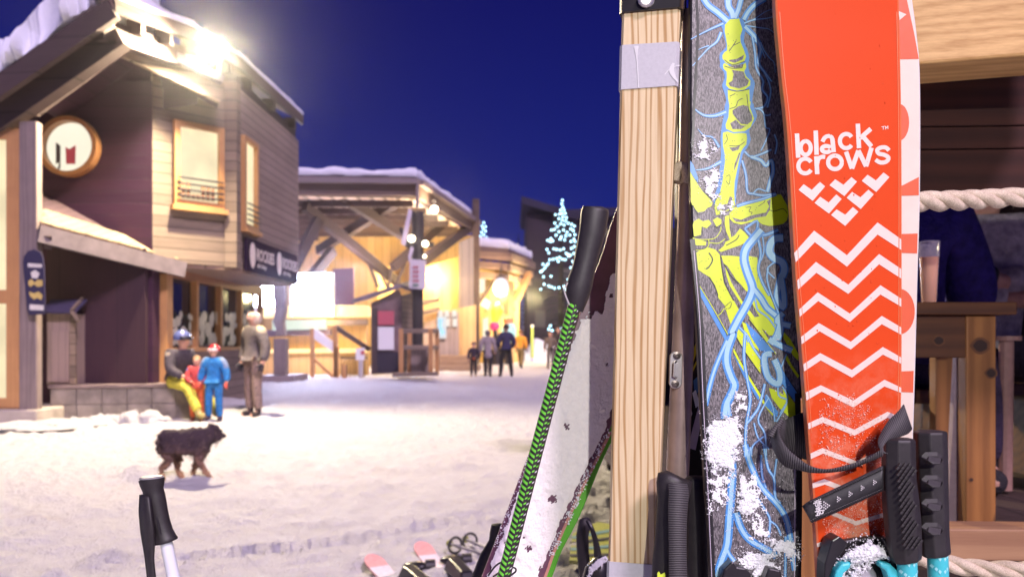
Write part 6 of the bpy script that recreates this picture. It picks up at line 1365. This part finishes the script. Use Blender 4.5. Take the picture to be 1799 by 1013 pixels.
def lying_pole(label, a, b, ring=True):
    a, b = gp0(*a)+Vector((0, 0, .06)), gp0(*b)+Vector((0, 0, .08)); t = thing('ski_pole', label, 'ski pole', a, 'poles lying on the snow')
    MB().tube([a, b], .009, 8).build('shaft', plain('pole_grey', (.28, .27, .3), .4), t)
    mb = MB(); d = (b-a).normalized(); c = a+d*.06
    o = d.orthogonal().normalized(); o2 = d.cross(o); mb.tube([c+(o*math.cos(k*.5236)+o2*math.sin(k*.5236))*.045 for k in range(13)], .008, 6); mb.build('basket', plain('basket_dark', (.06, .06, .05), .5), t)
    mb = MB(); mb.ball(a, .022, 8, 6); mb.build('tip', plain('tip_lime', (.4, .42, .1), .5), t)
lying_pole('ski pole with yellow tipped basket lying on snow by green pole', (818, 964), (905, 1010)); lying_pole('ski pole with pale ring basket lying beside coral tipped ski', (790, 972), (890, 1012))
for (u, v), lb in (((731, 1007), 'small black mitten lying on the snow between the coral tipped skis'), ((796, 996), 'small black mitten lying on the snow right of the coral tipped skis')):
    q0_ = gp0(u, v); t = thing('mitten', lb, 'mitten', q0_, 'mittens dropped on the snow')
    m = MB(); m.ball(q0_+Vector((0, 0, .04)), .05, 12, 8, sq=(1.5, .8, .5)); m.build('palm', BLKP, t, smooth=60)
    m = MB(); m.ball(q0_+Vector((.01, -.045, .04)), .025, 10, 6, sq=(1.4, .7, .7)); m.build('thumb', BLKP, t, smooth=60)
    m = MB(); m.tube([q0_+Vector((.05, 0, .04)), q0_+Vector((.10, .01, .04))], .035, 10); m.build('cuff', BLKR, t, smooth=60)
sbp = gp0(1030, 985)
m = MB(); q = [gp0(u, v)+Vector((0, 0, .06)) for u, v in ((1000, 1010), (1006, 960), (1050, 938), (1075, 942), (1100, 1012))]; m.slab(q, (0, 0, .02), 0)
q2 = [p+Vector((0, 0, .0215)) for p in q]
for k in range(4): a, b = q2[0].lerp(q2[1], .15+k*.22), q2[4].lerp(q2[3], .15+k*.22); m.beam(a, b, .05, .004, 1 if k % 2 else 2)
tag(m.build('snowboard', [plain('lemon_sheet', (.70, .74, .22), .4), plain('cyan_stripe', (.35, .62, .72), .4), plain('board_grey', (.12, .12, .14), .4)], origin=sbp), 'yellow and pale blue snowboard lying on snow behind the post', 'snowboard')
# ================================================================ PEOPLE AND THE DOG
SKIN = plain('skin', (.55, .30, .22), .5, .1, 60, .02)
def skinned(name, pts, edges, mat, parent=None, origin=None, sub=2, root=0):
    """one continuous surface grown round a skeleton; pts are (position, radius)"""
    me = bpy.data.meshes.new(name); og = Vector(origin) if origin is not None else Vector((0, 0, 0))
    me.from_pydata([tuple(Vector(p)-og) for p, r in pts], edges, []); me.materials.append(mat)
    o = bpy.data.objects.new(name, me); COL.objects.link(o); o.location = og
    md = o.modifiers.new('skin', 'SKIN'); md.use_smooth_shade = True
    sv = me.skin_vertices[0].data if me.skin_vertices else None
    if sv is None:
        bm = bmesh.new(); bm.from_mesh(me); ly = bm.verts.layers.skin.verify(); bm.to_mesh(me); bm.free(); sv = me.skin_vertices[0].data
    for i, (p, r) in enumerate(pts):
        sv[i].radius = (r, r) if not isinstance(r, tuple) else r; sv[i].use_root = (i == root)
    s = o.modifiers.new('sub', 'SUBSURF'); s.levels = sub; s.render_levels = sub
    if parent: attach(o, parent)
    return o
STAND = dict(pelvis=(0, 0, .53), waist=(0, 0, .61), chest=(0, .005, .735), neck=(0, 0, .835), jaw=(0, .014, .878), head=(0, .006, .925), crown=(0, -.002, .968),
             sh=(.105, 0, .795), el=(.145, -.012, .635), wr=(.15, .03, .495), hip=(.052, 0, .50), kn=(.058, .012, .285), an=(.062, -.006, .05), toe=(.07, .085, .018))
def person(label, loc, yaw, ht, jacket, pants, boots, pose={}, hat=None, hood=None, helmet=None, hair=(.05, .03, .02), glove=(.02, .02, .025), group=None, bulk=1., visor=None, patch=None, long_coat=0., belt=None, sub=2):
    J = dict(STAND)
    cy, sy = math.cos(yaw), math.sin(yaw); loc = Vector(loc)
    def W(p): x, f, z = p; x, y = x*ht, -f*ht; return loc+Vector((x*cy-y*sy, x*sy+y*cy, z*ht))
    def g(k, s=0):     # s = +1 / -1 is the side; a pose may give either side its own joint
        kk = k+('+' if s > 0 else '-') if s else k
        if kk in pose: return pose[kk]
        p = pose.get(k, J[k]); return (p[0]*s, p[1], p[2]) if s else p
    def mats(c, n, **k): return plain('cloth_%s_%02d%02d%02d' % (n, int(c[0]*99), int(c[1]*99), int(c[2]*99)), c, .8, .38, 26, .9, .012)
    R_ = lambda r: r*ht
    pts = []; ed = []
    def add(p, r, frm=None):
        pts.append((W(p), R_(r)));
        if frm is not None: ed.append((frm, len(pts)-1))
        return len(pts)-1
    # body
    pl_ = add(g('pelvis'), .060); wa = add(g('waist'), .058, pl_); ch = add(g('chest'), .062, wa); nk = add(g('neck'), .030, ch); jw = add(g('jaw'), .040, nk); hd = add(g('head'), .055, jw); add(g('crown'), .040, hd)
    h = Vector(g('head')); jv = Vector(g('jaw')); fw = Vector((0, 1, 0))
    if 'face' in pose: fw = Vector(pose['face']).normalized()
    sd = fw.cross(Vector((0, 0, 1))).normalized()
    add(tuple(h+fw*.060+Vector((0, 0, -.012))), .010, hd)
    for s in (1, -1): add(tuple(h+sd*s*.056+Vector((0, 0, -.008))), .012, hd)
    for s in (1, -1):
        a = add(g('sh', s), .034, ch); b = add(g('el', s), .028, a); c = add(g('wr', s), .020, b)
        d = (Vector(g('wr', s))-Vector(g('el', s))).normalized(); pm = Vector(g('wr', s))+d*.035
        e = add(tuple(pm), .020, c); acr = d.cross(Vector((1, 0, 0))).normalized()
        for q in range(4): k1 = add(tuple(pm+d*(.022+.004*(1.5-abs(q-1.5)))+acr*(q-1.5)*.012), .0062, e); add(tuple(Vector(pts[k1][0])*0+pm+d*(.040+.006*(1.5-abs(q-1.5)))+acr*(q-1.5)*.013+Vector((0, .008, -.004))), .0052, k1)
        k1 = add(tuple(pm+d*.002+acr*-.026+Vector((0, .008, 0))), .0065, e); add(tuple(pm+d*.020+acr*-.034+Vector((0, .014, 0))), .0055, k1)
        a = add(g('hip', s), .045, pl_); b = add(g('kn', s), .036, a); c = add(g('an', s), .026, b); add(g('toe', s), .020, c)
    body = skinned('person', pts, ed, SKIN, origin=loc, sub=2); tag(body, label, 'person', group)
    def part(name, lst, edges, mat): return skinned(name, [(W(p), R_(r)) for p, r in lst], edges, mat, body, sub=sub)
    b_ = bulk
    jl = [(g('waist'), .078*b_), (g('chest'), .080*b_), (tuple(Vector(g('neck'))+Vector((0, 0, -.012))), .050), (tuple(Vector(g('pelvis'))+Vector((0, 0, -.01-long_coat))), .085*b_)]; je = [(0, 1), (1, 2), (0, 3)]
    for s in (1, -1):
        k = len(jl); jl += [(g('sh', s), .050*b_), (g('el', s), .042*b_), (tuple(Vector(g('wr', s)).lerp(Vector(g('el', s)), .06)), .033*b_)]; je += [(1, k), (k, k+1), (k+1, k+2)]
    part('jacket', jl, je, mats(jacket, 'jacket'))
    tl = [(g('pelvis'), .074)]; te = []
    for s in (1, -1):
        k = len(tl); tl += [(g('hip', s), .060), (g('kn', s), .047*min(b_, 1.1)), (tuple(Vector(g('an', s))+Vector((0, 0, .012))), .042)]; te += [(0, k), (k, k+1), (k+1, k+2)]
    part('trousers', tl, te, mats(pants, 'pants'))
    for s in (1, -1):
        a, t_ = Vector(g('an', s)), Vector(g('toe', s)); part('boot', [(tuple(a+Vector((0, 0, .045))), .036), (tuple(a+Vector((0, 0, -.016))), .034), (tuple(t_+Vector((0, 0, .008))), .028)], [(0, 1), (1, 2)], mats(boots, 'boot'))
        w, e_ = Vector(g('wr', s)), Vector(g('el', s)); d = (w-e_).normalized(); acr = d.cross(Vector((1, 0, 0))).normalized(); pm = w+d*.035
        gl = [(tuple(w), .025), (tuple(pm), .027)]; ge = [(0, 1)]
        for q in range(4): k = len(gl); gl += [(tuple(pm+d*.024+acr*(q-1.5)*.013), .0090), (tuple(pm+d*.046+acr*(q-1.5)*.014+Vector((0, .008, -.003))), .0075)]; ge += [(1, k), (k, k+1)]
        k = len(gl); gl += [(tuple(pm+d*.002+acr*-.030+Vector((0, .01, 0))), .0095), (tuple(pm+d*.022+acr*-.038+Vector((0, .016, 0))), .0080)]; ge += [(1, k), (k, k+1)]
        part('glove', gl, ge, mats(glove, 'glove'))
        mb = MB(); mb.ball(W(tuple(h+fw*.050+sd*s*.020+Vector((0, 0, .002)))), R_(.0075), 8, 6); mb.build('eye', plain('eye_dark', (.03, .02, .02), .2, .1), body, smooth=60)
    mb = MB(); mb.beam(W(tuple(jv+fw*.036-sd*.014+Vector((0, 0, .012)))), W(tuple(jv+fw*.036+sd*.014+Vector((0, 0, .012)))), R_(.006), R_(.006)); mb.build('mouth', plain('lip', (.35, .12, .11), .5, .1), body)
    up_ = (Vector(g('crown'))-h).normalized(); bk = -fw
    def cap(name, mat, r, drop, extra=0.):
        mb = MB(); seg, rn = 16, 8; rg = []
        for i in range(rn+1):
            th = (math.pi*.5+drop)*i/rn; rr = max(.004, math.sin(th)*r)
            c = h+up_*(math.cos(th)*r*1.05+.012)+bk*.006+bk*(.012*i/rn)
            rg.append([W(tuple(c+sd*rr*math.cos(2*math.pi*k/seg)+fw*rr*math.sin(2*math.pi*k/seg)*(1.08 if math.sin(2*math.pi*k/seg) < 0 else .98))) for k in range(seg)])
        mb.rings(rg); return mb.build(name, mat, body, smooth=70)
    if helmet:
        hm = cap('helmet', plain('helmet_%02d%02d' % (int(helmet[0]*99), int(helmet[2]*99)), helmet, .25, .1), .077, .20)
        mb = MB(); seg = 9; a = []; b2 = []
        for i in range(seg+1):
            th = -1.1+2.2*i/seg; d = sd*math.sin(th)+fw*math.cos(th); a.append(W(tuple(h+d*.073+Vector((0, 0, .032))))); b2.append(W(tuple(h+d*.073+Vector((0, 0, -.006)))))
        mb.add(a+b2, [[i, i+1, seg+i+2, seg+i+1] for i in range(seg)]); mb.build('goggles', visor or plain('goggle_dark', (.02, .02, .03), .1, .1), body, smooth=60, solid=.012)
    elif hood:
        part('hood', [(tuple(Vector(g('neck'))+bk*.01), .058), (tuple(h+bk*.016+Vector((0, 0, -.004))), .070), (tuple(Vector(g('crown'))+bk*.016), .052)], [(0, 1), (1, 2)], mats(hood, 'hood'))
    elif hat:
        cap('hat', mats(hat, 'hat'), .068, .12)
    else: cap('hair', plain('hair_%02d' % int(hair[0]*99), hair, .7, .3, 90, .4), .064, .32)
    if patch:      # pale yoke over the shoulders
        c_, drop = patch
        for s in (1, -1):
            part('yoke', [(tuple(Vector(g('sh', s))*.35+Vector(g('chest'))*.0+Vector((0, .0, g('sh', s)[2]*.65+.02))), .036), (tuple(Vector(g('sh', s))+Vector((0, 0, .008))), .049*b_), (tuple(Vector(g('sh', s)).lerp(Vector(g('el', s)), drop)), .046*b_)], [(0, 1), (1, 2)], mats(c_, 'yoke'))
    if belt:
        part(belt[0], [(tuple(Vector(g('pelvis'))+Vector((belt[2]*.05, .07, .0))), .05), (tuple(Vector(g('pelvis'))+Vector((belt[2]*-.05, .07, -.01))), .05)], [(0, 1)], mats(belt[1], 'bag'))
    return body
def foot(u, v, Y): p = P(u, v, Y); return (p.x, Y, 0)
# family by the ledge
sx, sy2 = (318-CX)/F*12.45, 12.5
sit = {'pelvis': (0, -.03, .36), 'waist': (0, .0, .44), 'chest': (0, .05, .55), 'neck': (0, .085, .645), 'jaw': (0, .105, .69), 'head': (0, .10, .735), 'crown': (0, .095, .78),
       'sh': (.11, .06, .605), 'el': (.15, .10, .46), 'wr': (.09, .22, .40), 'hip': (.06, .03, .355), 'kn': (.085, .26, .31), 'an': (.09, .40, .08), 'toe': (.10, .485, .06)}
person('adult in blue helmet, dark jacket and yellow trousers sitting on the stone ledge', (sx-.12, sy2+.05, .0), R(62), 1.72, (.055, .045, .06), (.55, .50, .06), (.35, .30, .10), sit, helmet=(.09, .11, .26), patch=((.26, .22, .19), .5), bulk=1.18, glove=(.35, .30, .25))
person('small child in red and blue jacket and orange trousers beside seated adult', foot(346, 735, 12.28), R(10), 1.02, (.50, .06, .06), (.80, .16, .05), (.25, .08, .05), {'el': (.13, .05, .65), 'wr': (.06, .10, .60)}, hair=(.30, .18, .09), patch=((.16, .22, .55), .6), bulk=1.2, glove=(.5, .1, .06))
person('child in bright blue ski suit with red helmet and goggles, facing street', foot(376, 738, 12.2), R(-4), 1.18, (.02, .19, .50), (.02, .17, .46), (.015, .015, .04), {'hip': (.058, 0, .50), 'kn': (.068, .01, .285), 'an': (.078, -.004, .05), 'toe': (.09, .07, .02), 'el': (.165, -.01, .63), 'wr': (.175, .02, .52)}, helmet=(.35, .02, .03), visor=plain('goggle_white', (.75, .55, .55), .2, .3), bulk=1.3, glove=(.75, .12, .08), patch=((.20, .26, .42), .85))
person('tall adult in hooded grey jacket and tan trousers standing near the shop windows', foot(446, 731, 13.1), R(-38), 1.78, (.12, .10, .10), (.24, .165, .145), (.035, .025, .025), {'el': (.16, -.02, .635), 'wr': (.165, .02, .50)}, hood=(.62, .50, .42), patch=((.48, .40, .28), .45), bulk=1.22, glove=(.03, .025, .035))
# group in the distance
G = 'walkers far up the street'
person('child in dark jacket with orange bag far up the street', foot(832, 661, 28), R(8), 1.22, (.025, .015, .035), (.015, .012, .02), (.3, .25, .2), hat=(.02, .02, .03), belt=('bag', (.30, .07, .02), 1), bulk=1.15)
person('adult in long pale grey coat between dark child and navy adult', foot(857, 661, 28), R(185), 1.70, (.30, .25, .26), (.02, .015, .02), (.02, .015, .02), {'an': (.045, 0, .05), 'kn': (.05, 0, .285)}, hood=(.14, .11, .12), bulk=1.25, long_coat=.16)
person('adult in navy jacket and black trousers standing with legs apart', foot(889, 663, 28), R(-170), 1.86, (.022, .018, .075), (.012, .010, .018), (.02, .016, .02), {'hip': (.06, 0, .50), 'kn': (.085, 0, .285), 'an': (.105, 0, .05), 'toe': (.12, .07, .018), 'el': (.155, .0, .64), 'wr': (.12, .07, .55)}, hair=(.02, .012, .012), bulk=1.28)
person('adult in orange jacket walking away behind the navy adult', foot(915, 645, 37), R(160), 1.80, (.80, .33, .03), (.22, .16, .07), (.05, .04, .03), {'kn+': (.06, .08, .29), 'an+': (.06, .13, .06), 'toe+': (.07, .21, .03), 'kn-': (-.06, -.02, .285), 'an-': (-.06, -.14, .06), 'toe-': (-.07, -.07, .02)}, hair=(.25, .12, .04), bulk=1.15)
person('adult in brown jacket carrying dark bag left of the snowy ski', foot(967, 642, 36), R(12), 1.72, (.16, .12, .085), (.17, .15, .13), (.03, .025, .02), {'wr-': (-.17, .02, .50)}, hair=(.12, .07, .05), bulk=1.15, belt=('bag', (.02, .015, .015), -1))
person('taller adult in near black jacket behind the brown jacketed walker', foot(981, 640, 38), R(-5), 1.95, (.03, .018, .022), (.03, .022, .03), (.02, .02, .02), hair=(.05, .03, .03), bulk=1.2)
# guests on the terrace
q = P(1648, 600, 3.1)
guest = {'pelvis': (0, -.02, .27), 'waist': (0, 0, .36), 'chest': (0, .03, .50), 'neck': (0, .045, .605), 'jaw': (0, .065, .65), 'head': (0, .065, .70), 'crown': (0, .06, .745), 'sh': (.115, .03, .565), 'el': (.15, .07, .40), 'wr': (.10, .20, .37), 'hip': (.06, .03, .265), 'kn': (.08, .26, .26), 'an': (.08, .27, .03), 'toe': (.09, .35, .012)}
person('guest in violet blue jacket seated on the terrace behind the cup', (1.52, 3.15, .68), R(150), 1.78, (.028, .016, .17), (.03, .02, .05), (.02, .02, .02), guest, hat=(.03, .02, .04), bulk=1.3)
q = P(1738, 600, 3.4)
person('guest in grey jacket seated on the terrace facing the street', (q.x, 3.5, .68), R(-10), 1.80, (.40, .35, .38), (.05, .03, .07), (.02, .02, .02), dict(guest, **{'el': (.16, .06, .42), 'wr+': (-.02, .17, .44), 'wr-': (.03, .17, .40)}), hat=(.04, .02, .02), bulk=1.3)
for x, y, lb in ((q.x, 3.55, 'plain wooden bench block under the grey jacketed guest'), (1.52, 3.12, 'plain wooden bench block under the violet jacketed guest')):
    t = thing('bench', lb, 'bench', (x, y, .66)); MB().box(x-.25, x+.25, y-.16, y+.2, 1.0, 1.05).build('seat', TABW, t, bevel=.004)
    for s in (-1, 1): MB().box(x+s*.2-.03, x+s*.2+.03, y-.14, y+.16, .66, .999).build('leg', TABW, t)
# ---------------------------------------------------------------- the dog
def dog():
    c = P(332, 838, 7.15); base = Vector((c.x, 7.15, 0)); s = .46
    def W(x, y, z): return base+Vector((x*s*.84, y*s, z*s))
    pts = []; ed = []
    def add(p, r, frm=None):
        pts.append((W(*p), r*s));
        if frm is not None: ed.append((frm, len(pts)-1))
        return len(pts)-1
    ru = add((-.38, 0, .74), .225); mid = add((-.08, 0, .74), .235, ru); ch = add((.24, 0, .74), .25, mid); wi = add((.38, .02, .83), .20, ch)
    nk = add((.46, .07, .85), .18, wi); hd = add((.53, .14, .86), .165, nk); mz = add((.60, .28, .82), .075, hd); add((.63, .36, .79), .05, mz)
    for e in (-.10, .10): a = add((.50+e*.6, .12-e*.5, 1.0), .05, hd); add((.53+e*.9, .10-e*.7, .96), .035, a)
    t0 = add((-.58, 0, .88), .085, ru); t1 = add((-.66, .01, .78), .10, t0); t2 = add((-.67, .02, .60), .09, t1); add((-.64, .02, .44), .04, t2)
    for side, kx, hx, px in ((-.11, -.40, -.60, -.56), (.11, -.28, -.36, -.24)):
        a = add((-.42, side, .52), .135, ru); k = add((kx, side, .36), .085, a); h = add((hx, side, .21), .05, k); p = add((px, side, .05), .042, h); add((px+.09, side, .02), .036, p)
    for side, ex, wx, px in ((-.10, .26, .42, .52), (.10, .18, .08, .02)):
        a = add((.28, side, .50), .105, ch); e = add((ex, side, .36), .066, a); w_ = add((wx, side, .19), .048, e); p = add((px, side, .05), .042, w_); add((px+.08, side, .02), .036, p)
    m, t, b = nodes('dog_fur'); v = coords(t); sx = N(t, 'ShaderNodeSeparateXYZ'); t.links.new(v, sx.inputs[0])
    z = math_(t, 'ADD', sx.outputs[2], math_(t, 'MULTIPLY', math_(t, 'SUBTRACT', noise_(t, v, 14, 3), .5), .22))
    rp = N(t, 'ShaderNodeValToRGB'); t.links.new(math_(t, 'DIVIDE', z, s*1.05), rp.inputs[0])
    el = rp.color_ramp.elements; el[0].position = .08; el[0].color = (.42, .24, .13, 1); el[1].position = .62; el[1].color = (.055, .034, .042, 1)
    e = el.new(.36); e.color = (.17, .095, .07, 1)
    t.links.new(mixc(t, ramp(t, sx.outputs[0], .33, .42), rp.outputs[0], (.16, .12, .11)), b.inputs['Base Color']); b.inputs['Roughness'].default_value = .9
    bump(t, b, noise_(t, coords(t, (1, 1, .35)), 120, 4), .8, .012)
    o = skinned('dog', pts, ed, m, origin=base, sub=3); tag(o, 'shaggy dark brown dog with tan legs walking across the snow', 'dog')
    tx = bpy.data.textures.new('fur', 'CLOUDS'); tx.noise_scale = .035; dm = o.modifiers.new('fur', 'DISPLACE'); dm.texture = tx; dm.strength = .05; dm.mid_level = .45
    # loose coat: tufts of hair over back, flanks, breeches and tail
    rs = random.Random(3); mb = MB()
    segs = [(pts[a], pts[b2]) for a, b2 in ed]
    for (p, r), (q, r2) in segs:
        n = int(900*(q-p).length/s*max(r, r2)/.2/s*.46)+8
        for i in range(n):
            f = rs.random(); c = p.lerp(q, f); rr = r+(r2-r)*f; d = (q-p).normalized()
            a = d.orthogonal().normalized(); b3 = d.cross(a); th = rs.random()*6.283; nn = a*math.cos(th)+b3*math.sin(th)
            st_ = c+nn*rr*.80; ln = rs.uniform(.03, .085)*(1 if rr > .04 else .55); tip = st_+(nn*.75+Vector((-.35, 0, -.6)))*ln; w_ = d.cross(nn)*.004
            mb.add([st_-w_, st_+w_, tip], [(0, 1, 2)], 1 if rs.random() < .34 else 0)
    mb.build('coat', [m, plain('fur_grey_tan', (.24, .17, .14), .9, .4, 20)], o)
    mb = MB(); mb.ball(W(.645, .40, .795), .02, 8, 6); mb.build('nose', BLKR, o)
    for e_ in (-.06, .06): mb = MB(); mb.ball(W(.60+e_*.9, .27-e_*.6, .92), .011, 8, 6); mb.build('eye', BLKP, o)
dog()

# ---------------------------------------------------------------- thin haze added to imitate lens bloom round the lamps
def haze():
    mb = MB().box(-5300, 5300, -9.5, 5100, -1.2, 22); o = mb.build('haze', bpy.data.materials.new('bloom_haze')); o['kind'] = 'stuff'
    m = o.data.materials[0]; m.use_nodes = True; t = m.node_tree; t.nodes.clear()
    ou = t.nodes.new('ShaderNodeOutputMaterial'); v = t.nodes.new('ShaderNodeVolumePrincipled')
    v.inputs['Color'].default_value = (.92, .90, 1, 1); v.inputs['Density'].default_value = 0.0006; v.inputs['Anisotropy'].default_value = .955
    t.links.new(v.outputs[0], ou.inputs['Volume'])
haze()
